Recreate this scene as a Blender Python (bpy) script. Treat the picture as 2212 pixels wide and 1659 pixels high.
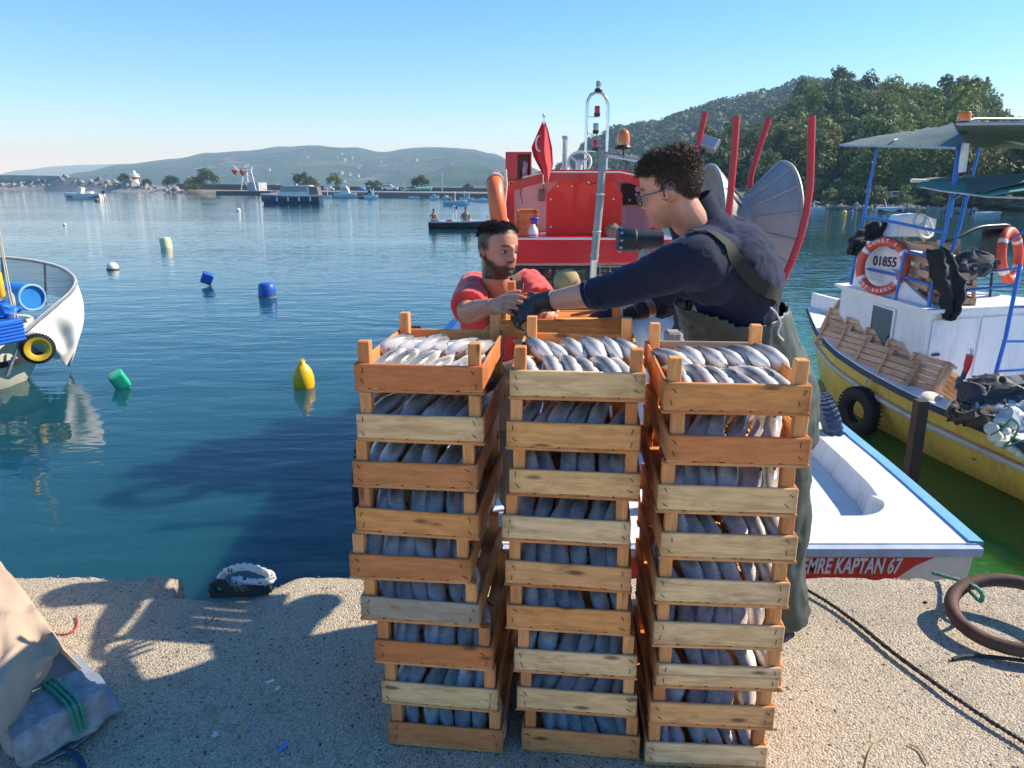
import bpy, bmesh, math, random
from mathutils import Vector, Matrix, Euler, noise

for _o in list(bpy.data.objects):
    bpy.data.objects.remove(_o)
scene = bpy.context.scene
COL = scene.collection
R = math.radians

# ---------------------------------------------------------------- camera
PITCH = R(15.7)
CAM = Vector((0.0, 0.0, 1.65))
FPX = 1550.0            # focal length in pixels of a 2212 px wide frame
cd = bpy.data.cameras.new('camera')
cd.sensor_width = 36.0
cd.lens = 36.0 * FPX / 2212.0
cd.clip_start = 0.05
cd.clip_end = 12000.0
cam = bpy.data.objects.new('camera', cd)
COL.objects.link(cam)
cam.location = CAM
cam.rotation_euler = (math.pi / 2 - PITCH, 0, 0)
scene.camera = cam

# ---------------------------------------------------------------- sky and sun
SUN_AZ, SUN_EL = R(16), R(38)          # azimuth from +X towards +Y
SUN_DIR = Vector((math.cos(SUN_EL) * math.cos(SUN_AZ), math.cos(SUN_EL) * math.sin(SUN_AZ), math.sin(SUN_EL)))
world = bpy.data.worlds.new('World')
scene.world = world
world.use_nodes = True
wn = world.node_tree.nodes
wl = world.node_tree.links
wn.clear()
sky = wn.new('ShaderNodeTexSky')
sky.sky_type = 'NISHITA'
sky.sun_disc = False
sky.sun_elevation = SUN_EL
sky.sun_rotation = math.pi / 2 - SUN_AZ
sky.altitude = 0
sky.air_density = 0.7
sky.dust_density = 0.05
sky.ozone_density = 3.0
bg = wn.new('ShaderNodeBackground')
bg.inputs['Strength'].default_value = 0.104
wo = wn.new('ShaderNodeOutputWorld')
hs = wn.new('ShaderNodeHueSaturation')
hs.inputs['Saturation'].default_value = 1.3
hs.inputs['Hue'].default_value = 0.5
wl.new(sky.outputs[0], hs.inputs['Color'])
wl.new(hs.outputs[0], bg.inputs['Color'])
wl.new(bg.outputs[0], wo.inputs['Surface'])

sd = bpy.data.lights.new('sun', 'SUN')
sd.energy = 3.4
sd.angle = R(0.55)
sd.color = (1.0, 0.92, 0.79)
sun = bpy.data.objects.new('sun', sd)
COL.objects.link(sun)
sun.rotation_euler = SUN_DIR.to_track_quat('Z', 'Y').to_euler()
sun.location = (6, 4, 12)

vs = scene.view_settings
vs.view_transform = 'Standard'
vs.look = 'None'
vs.exposure = 1.3
vs.gamma = 1.0
vs.use_curve_mapping = False
scene.render.engine = 'CYCLES'
cy = scene.cycles
cy.use_denoising = True
cy.max_bounces = 8
cy.diffuse_bounces = 3
cy.glossy_bounces = 4
cy.transmission_bounces = 4
cy.transparent_max_bounces = 12
cy.volume_bounces = 0
cy.caustics_reflective = False
cy.caustics_refractive = False
cy.sample_clamp_indirect = 6.0

# ---------------------------------------------------------------- pixel helpers (2212 px frame) -> points in the place
WATER = -1.15
HAZE = 0.00046
_FW = Vector((0, math.cos(PITCH), -math.sin(PITCH)))
_UP = Vector((0, math.sin(PITCH), math.cos(PITCH)))


def ray(u, v):
    return Vector((1, 0, 0)) * ((u - 1106) / FPX) + _UP * ((829.5 - v) / FPX) + _FW


def at(u, v, Y):
    r = ray(u, v)
    return CAM + r * (Y / r.y)


def atz(u, v, z):
    r = ray(u, v)
    return CAM + r * ((z - CAM.z) / r.z)


# ---------------------------------------------------------------- object helpers
def setp(o, label=None, cat=None, group=None, kind=None):
    if label: o['label'] = label
    if cat: o['category'] = cat
    if group: o['group'] = group
    if kind: o['kind'] = kind
    return o


def thing(name, label, cat, loc=(0, 0, 0), rot=(0, 0, 0), group=None):
    o = bpy.data.objects.new(name, None)
    o.empty_display_size = 0.1
    COL.objects.link(o)
    o.location = loc
    o.rotation_euler = rot
    return setp(o, label, cat, group)


def link(name, me, parent=None, world=False, loc=None, rot=None, scl=None):
    o = bpy.data.objects.new(name, me)
    COL.objects.link(o)
    if parent is not None:
        o.parent = parent
        if world and parent.type == 'EMPTY':
            o.matrix_parent_inverse = parent.matrix_basis.inverted()
    if loc is not None: o.location = loc
    if rot is not None: o.rotation_euler = rot
    if scl is not None: o.scale = scl
    return o


def copy_tree(o, parent=None):
    c = o.copy()
    COL.objects.link(c)
    if parent is not None:
        c.parent = parent
        c.matrix_parent_inverse = o.matrix_parent_inverse
    for ch in o.children:
        copy_tree(ch, c)
    return c


def rotm(x=0, y=0, z=0):
    return Euler((R(x), R(y), R(z))).to_matrix()


class MB:
    """collects faces and builds ONE mesh"""

    def __init__(s):
        s.v, s.f, s.mi = [], [], []
        s.cur = 0

    def put(s, vs_, fs_):
        b = len(s.v)
        s.v.extend(Vector(p) for p in vs_)
        s.f.extend(tuple(i + b for i in f) for f in fs_)
        s.mi.extend([s.cur] * len(fs_))
        return s

    def box(s, c, d, m=None, top=(1, 1)):
        hx, hy, hz = d[0] / 2, d[1] / 2, d[2] / 2
        tx, ty = top
        p = [(-hx, -hy, -hz), (hx, -hy, -hz), (hx, hy, -hz), (-hx, hy, -hz),
             (-hx * tx, -hy * ty, hz), (hx * tx, -hy * ty, hz), (hx * tx, hy * ty, hz), (-hx * tx, hy * ty, hz)]
        c = Vector(c)
        p = [c + ((m @ Vector(q)) if m else Vector(q)) for q in p]
        return s.put(p, [(0, 3, 2, 1), (4, 5, 6, 7), (0, 1, 5, 4), (1, 2, 6, 5), (2, 3, 7, 6), (3, 0, 4, 7)])

    def cbox(s, c, d, m=None, b=0.004):
        """chamfered box, 44 triangles"""
        bm = bmesh.new()
        bmesh.ops.create_cube(bm, size=1)
        for w in bm.verts:
            w.co = Vector((w.co.x * d[0], w.co.y * d[1], w.co.z * d[2]))
        bmesh.ops.bevel(bm, geom=bm.edges[:], offset=min(b, min(d) * .45), segments=1, affect='EDGES')
        bm.verts.index_update()
        c = Vector(c)
        s.put([c + ((m @ w.co) if m else w.co) for w in bm.verts], [[w.index for w in f.verts] for f in bm.faces])
        bm.free()
        return s

    def loft(s, rings, cap=True, closed=True):
        n = len(rings[0])
        vs_ = [p for r_ in rings for p in r_]
        fs_ = []
        for i in range(len(rings) - 1):
            for j in range(n if closed else n - 1):
                a, b = i * n + j, i * n + (j + 1) % n
                fs_.append((a, b, b + n, a + n))
        if cap and closed:
            fs_.append(tuple(range(n - 1, -1, -1)))
            fs_.append(tuple((len(rings) - 1) * n + j for j in range(n)))
        return s.put(vs_, fs_)

    def tube(s, pts, r, n=8, closed=False, cap=True, sq=1.0, up=None):
        pts = [Vector(p) for p in pts]
        k = len(pts)
        rs = r if isinstance(r, (list, tuple)) else [r] * k
        tans = []
        for i in range(k):
            a = pts[(i - 1) % k] if (closed or i > 0) else pts[i]
            b = pts[(i + 1) % k] if (closed or i < k - 1) else pts[i]
            t = b - a
            tans.append(t.normalized() if t.length > 1e-9 else Vector((0, 0, 1)))
        ref = Vector(up) if up else (Vector((0, 0, 1)) if abs(tans[0].z) < .9 else Vector((1, 0, 0)))
        nx = (ref - tans[0] * ref.dot(tans[0])).normalized()
        rings = []
        for i in range(k):
            nx = (nx - tans[i] * nx.dot(tans[i]))
            nx = nx.normalized() if nx.length > 1e-6 else Vector((1, 0, 0))
            ny = tans[i].cross(nx)
            rings.append([pts[i] + nx * (math.cos(2 * math.pi * j / n) * rs[i]) + ny * (math.sin(2 * math.pi * j / n) * rs[i] * sq) for j in range(n)])
        if closed:
            rings.append(rings[0])
            return s.loft(rings, cap=False)
        return s.loft(rings, cap=cap)

    def lathe(s, prof, n=16, m=None, c=(0, 0, 0)):
        c = Vector(c)
        rings = []
        for (r_, z) in prof:
            ring = [Vector((r_ * math.cos(2 * math.pi * j / n), r_ * math.sin(2 * math.pi * j / n), z)) for j in range(n)]
            rings.append([c + ((m @ p) if m else p) for p in ring])
        return s.loft(rings)

    def torus(s, c, R0, r0, m=None, n=28, k=10, arc=1.0, sx=1, sy=1):
        c = Vector(c)
        pts = []
        for i in range(n + (0 if arc >= 1 else 1)):
            a = 2 * math.pi * arc * i / n
            p = Vector((R0 * sx * math.cos(a), R0 * sy * math.sin(a), 0))
            pts.append(c + ((m @ p) if m else p))
        return s.tube(pts, r0, k, closed=arc >= 1)

    def ell(s, c, d, nu=14, nv=9, m=None):
        c = Vector(c)
        rings = []
        for i in range(nv + 1):
            a = -math.pi / 2 + math.pi * min(max(i / nv, .02), .98)
            ring = [Vector((d[0] * math.cos(a) * math.cos(2 * math.pi * j / nu), d[1] * math.cos(a) * math.sin(2 * math.pi * j / nu), d[2] * math.sin(a))) for j in range(nu)]
            rings.append([c + ((m @ p) if m else p) for p in ring])
        return s.loft(rings)

    def grid(s, fn, nu, nv):
        vs_ = [fn(i / nu, j / nv) for j in range(nv + 1) for i in range(nu + 1)]
        fs_ = [(j * (nu + 1) + i, j * (nu + 1) + i + 1, (j + 1) * (nu + 1) + i + 1, (j + 1) * (nu + 1) + i) for j in range(nv) for i in range(nu)]
        return s.put(vs_, fs_)

    def sheet(s, fn, nu, nv, t):
        """a grid with real thickness t (offset along the local normals)"""
        P = [[Vector(fn(i / nu, j / nv)) for i in range(nu + 1)] for j in range(nv + 1)]
        top, bot = [], []
        for j in range(nv + 1):
            for i in range(nu + 1):
                du = P[j][min(i + 1, nu)] - P[j][max(i - 1, 0)]
                dv = P[min(j + 1, nv)][i] - P[max(j - 1, 0)][i]
                nn = du.cross(dv)
                nn = nn.normalized() if nn.length > 1e-9 else Vector((0, 0, 1))
                top.append(P[j][i] + nn * t / 2)
                bot.append(P[j][i] - nn * t / 2)
        N = len(top)
        w = nu + 1
        fs_ = []
        for j in range(nv):
            for i in range(nu):
                q = (j * w + i, j * w + i + 1, (j + 1) * w + i + 1, (j + 1) * w + i)
                fs_.append(q)
                fs_.append(tuple(x + N for x in reversed(q)))
        rim = [i for i in range(w)] + [j * w + nu for j in range(1, nv + 1)] + [nv * w + i for i in range(nu - 1, -1, -1)] + [j * w for j in range(nv - 1, 0, -1)]
        for a, b in zip(rim, rim[1:] + rim[:1]):
            fs_.append((b, a, a + N, b + N))
        return s.put(top + bot, fs_)

    def prism(s, poly, d, m=None, c=(0, 0, 0)):
        """polygon in local XZ, extruded by d along +Y"""
        c = Vector(c)
        n = len(poly)
        f = [Vector((x, 0, z)) for x, z in poly] + [Vector((x, d, z)) for x, z in poly]
        f = [c + ((m @ p) if m else p) for p in f]
        fs_ = [tuple(range(n)), tuple(range(2 * n - 1, n - 1, -1))] + [(i, i + n, (i + 1) % n + n, (i + 1) % n) for i in range(n)]
        return s.put(f, fs_)

    def ext(s, pts, vec):
        """3-D polygon extruded along a vector"""
        n = len(pts)
        vec = Vector(vec)
        f = [Vector(p) for p in pts] + [Vector(p) + vec for p in pts]
        return s.put(f, [tuple(range(n)), tuple(range(2 * n - 1, n - 1, -1))] + [(i, i + n, (i + 1) % n + n, (i + 1) % n) for i in range(n)])

    def mesh(s, name, mats=None, smooth=None):
        me = bpy.data.meshes.new(name)
        me.from_pydata([tuple(p) for p in s.v], [], s.f)
        for m in ([] if mats is None else (mats if isinstance(mats, (list, tuple)) else [mats])):
            me.materials.append(m)
        if any(s.mi):
            me.polygons.foreach_set('material_index', s.mi)
        bm = bmesh.new()
        bm.from_mesh(me)
        bmesh.ops.recalc_face_normals(bm, faces=bm.faces[:])
        bm.to_mesh(me)
        bm.free()
        if smooth:
            me.shade_smooth()
            me.set_sharp_from_angle(angle=R(smooth))
        me.update()
        return me

    def build(s, name, mats, parent=None, smooth=None, world=True, **kw):
        return link(name, s.mesh(name, mats, smooth), parent, world, **kw)


# ---------------------------------------------------------------- materials
class NT:
    def __init__(s, name):
        s.mat = bpy.data.materials.new(name)
        s.mat.use_nodes = True
        s.n = s.mat.node_tree.nodes
        s.l = s.mat.node_tree.links
        s.n.clear()
        s.out = s.n.new('ShaderNodeOutputMaterial')
        s.p = s.n.new('ShaderNodeBsdfPrincipled')
        s.l.new(s.p.outputs[0], s.out.inputs[0])
        s.tc = s.n.new('ShaderNodeTexCoord')

    def add(s, t, ins=None, **props):
        nd = s.n.new(t)
        for k, v_ in props.items(): setattr(nd, k, v_)
        for k, v_ in (ins or {}).items(): s.set(nd, k, v_)
        return nd

    def set(s, nd, k, v_):
        sock = nd.inputs[k]
        if isinstance(v_, bpy.types.NodeSocket): s.l.new(v_, sock)
        else: sock.default_value = v_

    def P(s, **kw):
        for k, v_ in kw.items(): s.set(s.p, k.replace('_', ' '), v_)

    def coord(s, kind='Object', scale=(1, 1, 1), rnd=0, rot=(0, 0, 0)):
        mp = s.add('ShaderNodeMapping', {'Vector': s.tc.outputs[kind], 'Scale': scale, 'Rotation': rot})
        if rnd:
            oi = s.add('ShaderNodeObjectInfo')
            ml = s.math('MULTIPLY', oi.outputs['Random'], rnd)
            s.l.new(ml, mp.inputs['Location'])
        return mp.outputs[0]

    def noise(s, vec, scale=5, detail=4, rough=.55, dist=0):
        return s.add('ShaderNodeTexNoise', {'Vector': vec, 'Scale': scale, 'Detail': detail, 'Roughness': rough, 'Distortion': dist}).outputs['Fac']

    def vor(s, vec, scale, feature='F1', out='Distance', rnd=1.0):
        return s.add('ShaderNodeTexVoronoi', {'Vector': vec, 'Scale': scale, 'Randomness': rnd}, feature=feature).outputs[out]

    def math(s, op, a, b=0.0, c=None, clamp=False):
        nd = s.add('ShaderNodeMath', {0: a, 1: b}, operation=op, use_clamp=clamp)
        if c is not None: s.set(nd, 2, c)
        return nd.outputs[0]

    def ramp(s, fac, stops, interp='LINEAR'):
        nd = s.add('ShaderNodeValToRGB', {'Fac': fac})
        cr = nd.color_ramp
        cr.interpolation = interp
        while len(cr.elements) < len(stops): cr.elements.new(.5)
        for e, (p, c) in zip(cr.elements, stops):
            e.position = p
            e.color = (c[0], c[1], c[2], 1) if not isinstance(c, (int, float)) else (c, c, c, 1)
        return nd.outputs[0]

    def mix(s, fac, a, b, blend='MIX'):
        nd = s.add('ShaderNodeMix', data_type='RGBA', blend_type=blend)
        for k, v_ in ((0, fac), (6, a), (7, b)):
            sock = nd.inputs[k]
            if isinstance(v_, bpy.types.NodeSocket): s.l.new(v_, sock)
            elif k == 0: sock.default_value = v_
            else: sock.default_value = (v_[0], v_[1], v_[2], 1)
        return nd.outputs[2]

    def bump(s, h, strength=.3, dist=.01, normal=None):
        nd = s.add('ShaderNodeBump', {'Height': h, 'Strength': strength, 'Distance': dist})
        if normal is not None: s.l.new(normal, nd.inputs['Normal'])
        return nd.outputs[0]

    def rand(s):
        return s.add('ShaderNodeObjectInfo').outputs['Random']


_MC = {}


def mat(name, col, rough=.5, metal=0.0, var=.12, scale=7, col2=None, bump=.0, bscale=60, bdist=.004, spec=.5, coat=0, coords='Object', trans=0, sub=0, sheen=0, stretch=(1, 1, 1), wear=None, wscale=3, alpha=1.0, emit=None, dirt=0.0):
    if name in _MC: return _MC[name]
    t = NT(name)
    vec = t.coord(coords, stretch, rnd=13)
    n1 = t.noise(vec, scale, 5, .6)
    c2 = col2 or tuple(min(1, c * (1 + var)) for c in col)
    c1 = tuple(c * (1 - var) for c in col)
    fac = t.ramp(n1, [(.3, 0), (.7, 1)])
    c = t.mix(fac, c1, c2)
    if wear:                                   # chipped / rusty patches with a shape of their own
        w = t.noise(vec, wscale, 8, .7)
        wf = t.ramp(w, [(wear[1], 0), (min(1, wear[1] + .05), 1)])
        c = t.mix(wf, c, wear[0])
    if dirt:
        dn = t.noise(t.coord(coords, (1, 1, .25), rnd=5), 9, 6, .7)
        c = t.mix(t.math('MULTIPLY', t.ramp(dn, [(.5, 0), (.75, 1)]), dirt), c, (.16, .12, .08))
    t.P(Base_Color=c, Metallic=metal, Roughness=t.math('ADD', t.math('MULTIPLY', n1, .16), rough - .08, clamp=True), Alpha=alpha)
    t.p.inputs['Specular IOR Level'].default_value = spec
    t.p.inputs['Coat Weight'].default_value = coat
    t.p.inputs['Transmission Weight'].default_value = trans
    t.p.inputs['Sheen Weight'].default_value = sheen
    if sub:
        t.p.inputs['Subsurface Weight'].default_value = sub
        t.p.inputs['Subsurface Radius'].default_value = (.012, .004, .002)
    if emit:
        t.p.inputs['Emission Color'].default_value = (*emit[0], 1)
        t.p.inputs['Emission Strength'].default_value = emit[1]
    if bump:
        t.P(Normal=t.bump(t.noise(vec, bscale, 5, .65), bump, bdist))
    _MC[name] = t.mat
    return t.mat
# ================================================================ setting: water, quay, hills
def mat_water():
    t = NT('water')
    v1 = t.coord('Object', (.55, 1.0, 1))
    v2 = t.coord('Object', (.32, 1.0, 1), rot=(0, 0, .35))
    a = t.noise(v1, .9, 4, .55, .4)
    b = t.noise(v2, 3.4, 3, .5, .3)
    c = t.noise(t.coord('Object', (.12, .5, 1)), .35, 2, .5)
    h = t.math('ADD', t.math('MULTIPLY', a, .55), t.math('ADD', t.math('MULTIPLY', b, .24), t.math('MULTIPLY', c, .5)))
    calm = t.noise(t.coord('Object', (.012, .06, 1)), 1.0, 3, .5)
    st = t.ramp(calm, [(.35, .11), (.65, .32)])
    nd = t.add('ShaderNodeBump', {'Height': h, 'Strength': st, 'Distance': .3})
    depth = t.noise(t.coord('Object', (.2, .2, 1)), .8, 2, .5)
    col = t.mix(depth, (.007, .056, .080), (.010, .068, .084))
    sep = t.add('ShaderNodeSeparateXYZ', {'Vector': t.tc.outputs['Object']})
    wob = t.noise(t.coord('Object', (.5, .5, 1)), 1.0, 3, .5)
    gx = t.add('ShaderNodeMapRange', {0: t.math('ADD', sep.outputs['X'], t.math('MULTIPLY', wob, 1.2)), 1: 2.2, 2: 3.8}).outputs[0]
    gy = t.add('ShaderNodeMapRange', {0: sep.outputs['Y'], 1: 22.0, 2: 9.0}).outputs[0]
    col = t.mix(t.math('MULTIPLY', gx, gy), col, (.022, .105, .020))     # green of sunlit water and mirrored hull, painted into the colour between the boats
    t.P(Base_Color=col, Roughness=.03, IOR=1.333, Normal=nd.outputs[0])
    t.p.subsurface_method = 'BURLEY'
    t.p.inputs['Subsurface Weight'].default_value = 1.0
    t.p.inputs['Subsurface Radius'].default_value = (.5, .9, 1.0)
    t.p.inputs['Subsurface Scale'].default_value = .8
    t.p.inputs['Specular IOR Level'].default_value = .5
    return t.mat


def mat_concrete():
    t = NT('aggregate_concrete')
    v = t.coord('Object')
    big = t.noise(v, 1.3, 4, .6)
    cell = t.add('ShaderNodeTexVoronoi', {'Vector': v, 'Scale': 135.0, 'Randomness': 1.0})
    cell2 = t.add('ShaderNodeTexVoronoi', {'Vector': v, 'Scale': 300.0, 'Randomness': 1.0})
    peb = t.ramp(t.add('ShaderNodeSeparateColor', {'Color': cell.outputs['Color']}).outputs[0],
                 [(0, (.10, .09, .075)), (.3, (.27, .23, .175)), (.55, (.48, .40, .29)), (.8, (.64, .55, .42)), (1, (.24, .16, .105))])
    grit = t.ramp(t.add('ShaderNodeSeparateColor', {'Color': cell2.outputs['Color']}).outputs[1],
                  [(0, (.22, .185, .14)), (.5, (.50, .42, .30)), (1, (.72, .61, .45))])
    m = t.ramp(cell.outputs['Distance'], [(.28, 1), (.46, 0)])
    keep = t.math('MULTIPLY', m, t.ramp(t.noise(v, 16, 2), [(.42, 0), (.55, 1)]))
    c = t.mix(keep, grit, peb)
    c = t.mix(t.ramp(big, [(.35, 0), (.7, .35)]), c, (.50, .42, .29))
    pits = t.ramp(t.noise(v, 95, 3, .6), [(.30, 1), (.42, 0)])
    c = t.mix(t.math('MULTIPLY', pits, .5), c, (.05, .042, .034))
    stain = t.ramp(t.noise(v, 2.2, 6, .7), [(.56, 0), (.72, .5)])
    c = t.mix(stain, c, (.13, .11, .085))
    wv = t.add('ShaderNodeVectorMath', {0: v, 1: t.add('ShaderNodeTexNoise', {'Vector': v, 'Scale': 3.0, 'Detail': 4.0}).outputs['Color']}, operation='ADD').outputs[0]
    crk = t.ramp(t.vor(wv, .75, 'DISTANCE_TO_EDGE'), [(.002, 1), (.007, 0)])
    c = t.mix(t.math('MULTIPLY', crk, .28), c, (.06, .05, .04))
    wet = t.ramp(t.noise(v, .9, 5, .6), [(.52, 0), (.60, 1)])
    c = t.mix(t.math('MULTIPLY', wet, .28), c, (.20, .175, .14))
    h = t.math('ADD', t.math('MULTIPLY', cell.outputs['Distance'], -.8), t.math('ADD', t.math('MULTIPLY', pits, -.7), t.math('MULTIPLY', cell2.outputs['Distance'], -.3)))
    t.P(Base_Color=c, Roughness=.85, Normal=t.bump(h, .8, .008))
    return t.mat


def mat_pebble():
    t = NT('pebble_mix')
    g = t.add('ShaderNodeNewGeometry').outputs['Random Per Island']
    c = t.ramp(g, [(0, (.04, .04, .042)), (.2, (.12, .115, .11)), (.45, (.27, .24, .19)), (.6, (.16, .095, .065)), (.75, (.42, .38, .31)), (.9, (.2, .21, .21)), (1, (.5, .47, .42))])
    t.P(Base_Color=c, Roughness=.7)
    return t.mat


CONC = mat_concrete()
# ---- water
bm_ = MB()
bm_.grid(lambda a, b: (-5200 + 10400 * a, -30 + 6500 * b, 0), 26, 20)
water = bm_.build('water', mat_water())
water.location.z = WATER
setp(water, 'blue harbour water with small ripples', kind='structure')

# ---- quay with a broken-out notch at its edge
YE = 2.78


def edge_y(x):
    n = .018 * noise.noise(Vector((x * 6, 1.3, 0))) + .010 * noise.noise(Vector((x * 23, 4, 0)))
    y = YE + n
    if -1.44 < x < -.95:
        k = min(1, (x + 1.44) / .03, (-.95 - x) / .12)
        y -= .165 * k
    return y


q = MB()
xs = [-70, -40, -20, -12] + [-7 + .5 * i for i in range(8)] + [-3.0 + .02 * i for i in range(321)] + [3.9 + .5 * i for i in range(10)] + [12, 20, 40, 70]
ys = [-45, -20, -8, -4, -2, 0, 1.0, 1.5, 1.8, 2.0, 2.2, 2.4, 2.5, 2.6, 2.68, 2.74, 2.775]
rows = []
for k, y in enumerate(ys):
    row = []
    for x in xs:
        e = edge_y(x)
        yy = y if y < 2.3 else 2.3 + (y - 2.3) / (2.775 - 2.3) * (e - 2.3)
        z = .006 * noise.noise(Vector((x * 3, y * 3, 0)))
        if k == len(ys) - 1: z -= .012 + .012 * noise.noise(Vector((x * 15, 9, 0)))
        row.append(Vector((x, yy, z)))
    rows.append(row)
for dz, out in ((-.05, .012), (-.14, .0), (-.35, .015), (-1.7, .0)):
    rows.append([Vector((x, edge_y(x) + out + .012 * noise.noise(Vector((x * 11, dz * 9, 2))), dz)) for x in xs])
q.loft(rows, cap=False, closed=False)
quay = q.build('quay', CONC, smooth=50)
setp(quay, 'rough exposed-aggregate concrete quay', kind='structure')

rnd = random.Random(5)
pb = MB()
def pebble(b, x, y, z, s, r_):
    a = r_.uniform(0, 6.28)
    ca, sa = math.cos(a), math.sin(a)
    sx, sy, sz = s, s * r_.uniform(.55, .9), s * r_.uniform(.25, .5)
    vv = []
    for (px, py, pz) in ((1, 0, 0), (.5, .85, 0), (-.5, .85, 0), (-1, 0, 0), (-.5, -.85, 0), (.5, -.85, 0), (.45, .3, 1), (-.45, .35, .95), (0, -.55, .95)):
        X, Y = px * sx, py * sy
        vv.append((x + X * ca - Y * sa, y + X * sa + Y * ca, z + pz * sz))
    b.put(vv, [(0, 1, 6), (1, 2, 7, 6), (2, 3, 7), (3, 4, 8, 7), (4, 5, 8), (5, 0, 6, 8), (6, 7, 8)])
for i in range(9500):
    x = rnd.uniform(-2.4, 2.9)
    y = 1.45 + (edge_y(x) - 1.46) * rnd.random()
    pebble(pb, x, y, .006 * noise.noise(Vector((x * 3, y * 3, 0))) - .001, rnd.choice((.003, .004, .004, .005, .006, .008)), rnd)
pebbles = pb.build('pebbles', mat_pebble(), smooth=60)
setp(pebbles, 'small pebbles set in the quay surface', kind='stuff')

# ---------------------------------------------------------------- hills
def mat_hill(name, c1, c2, c3, sc, bare=None):
    t = NT(name)
    v = t.coord('Object')
    n = t.noise(v, sc, 6, .65)
    n2 = t.noise(v, sc * 7, 5, .7)
    c = t.ramp(t.math('ADD', t.math('MULTIPLY', n, .6), t.math('MULTIPLY', n2, .4)), [(.35, c1), (.5, c2), (.66, c3)])
    if bare:
        b = t.noise(v, sc * 1.7, 4, .6)
        c = t.mix(t.ramp(b, [(.6, 0), (.68, .8)]), c, bare)
    t.P(Base_Color=c, Roughness=.9, Normal=t.bump(t.math('ADD', n2, t.math('MULTIPLY', t.noise(v, sc * 25, 4, .6), .5)), .9, .5 / sc))
    t.p.inputs['Specular IOR Level'].default_value = .1
    return t.mat


def interp(tab, u):
    if u <= tab[0][0]: return tab[0][1]
    for (a, va), (b, vb) in zip(tab, tab[1:]):
        if u <= b:
            k = (u - a) / (b - a)
            k = k * k * (3 - 2 * k)
            return va + (vb - va) * k
    return tab[-1][1]


class Hill:
    """a real hill: crest line at distance D1, foot at D0, falling away again behind"""

    def __init__(s, crest, D0, D1, back, drop=0.0, rough=.03, seed=0, z0=-1.0, shape=1.2):
        s.crest, s.D0, s.D1, s.back, s.drop, s.rough, s.seed, s.z0, s.shape = crest, D0, D1, back, drop, rough, seed, z0, shape

    def d(s, val, u): return val(u) if callable(val) else val

    def pos(s, u, t):
        r = ray(u, 829.5)
        hd = Vector((r.x, r.y, 0)).normalized()
        D0, D1 = s.d(s.D0, u), s.d(s.D1, u)
        rc = ray(u, interp(s.crest, u))
        zc = CAM.z + rc.z / math.hypot(rc.x, rc.y) * D1 - s.drop
        if t <= 1:
            D = D0 + (D1 - D0) * t
            k = math.sin(t * math.pi / 2) ** s.shape
        else:
            D = D1 + s.back * (t - 1)
            k = math.cos((t - 1) * math.pi / 2)
        p = hd * D
        amp = s.rough * (zc - s.z0)
        nn = noise.fractal(Vector((p.x * 3.5 / (D1 - D0 + 1), p.y * 3.5 / (D1 - D0 + 1), s.seed)), 1.0, 2.1, 5)
        p.z = s.z0 + (zc - s.z0) * k + amp * nn * min(1, t * 3) * (1 if t > 1 else 1 - .75 * t ** 6)
        return p

    def mesh(s, u0, u1, nu, nt):
        b = MB()
        rows = [[s.pos(u0 + (u1 - u0) * i / nu, 2.0 * j / nt) for i in range(nu + 1)] for j in range(nt + 1)]
        b.loft(rows, cap=False, closed=False)
        return b


near_crest = [(1380, 430), (1480, 380), (1560, 292), (1620, 224), (1690, 190), (1760, 182), (1830, 198), (1900, 205), (1960, 208), (2015, 204), (2050, 240), (2085, 305), (2140, 335), (2230, 345), (2500, 340), (3200, 370)]
H1 = Hill(near_crest, lambda u: 98 if u < 1700 else 98 - min(22, (u - 1700) * .05), lambda u: 235, 120, drop=9.5, rough=.10, seed=3, z0=-.5, shape=1.15)
m_h1 = mat_hill('wooded_ground', (.018, .028, .012), (.032, .052, .018), (.06, .085, .028), .06)
h1 = H1.mesh(1380, 3200, 90, 34).build('near_hill', m_h1, smooth=80)
setp(h1, 'steep wooded hill rising from the right-hand shore', kind='structure')

mid_crest = [(1080, 420), (1160, 400), (1215, 345), (1270, 292), (1320, 268), (1390, 258), (1450, 236), (1520, 212), (1600, 196), (1675, 172), (1740, 176), (1820, 190), (2000, 230), (2300, 260)]
H2 = Hill(mid_crest, 330, 560, 200, drop=9, rough=.07, seed=8, z0=-1, shape=1.0)
h2 = H2.mesh(1080, 2300, 80, 30).build('middle_hill', m_h1, smooth=80)
setp(h2, 'hazy wooded ridge behind the near hill', kind='structure')

far_crest = [(120, 394), (200, 384), (240, 372), (330, 356), (430, 346), (510, 334), (580, 329), (650, 322), (720, 320), (790, 323), (845, 331), (900, 323), (965, 320), (1020, 323), (1065, 333), (1110, 349), (1180, 372), (1300, 392)]
H3 = Hill(far_crest, 1250, 2100, 500, drop=2, rough=.13, seed=21, z0=-2, shape=.85)
m_h3 = mat_hill('far_wooded_ground', (.010, .036, .014), (.040, .095, .030), (.15, .19, .07), .009, bare=(.34, .26, .17))
h3 = H3.mesh(110, 1320, 150, 40).build('far_hill', m_h3, smooth=80)
setp(h3, 'long hazy hill across the bay with scattered houses', kind='structure')

spur_crest = [(820, 410), (880, 392), (930, 366), (990, 352), (1050, 356), (1110, 366), (1180, 384), (1260, 400)]
H3b = Hill(spur_crest, 950, 1250, 300, drop=5, rough=.15, seed=33, z0=-2, shape=.9)
h3b = H3b.mesh(800, 1260, 60, 24).build('hill_spur', m_h3, smooth=80)
setp(h3b, 'lower spur in front of the long hazy hill', kind='structure')

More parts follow.
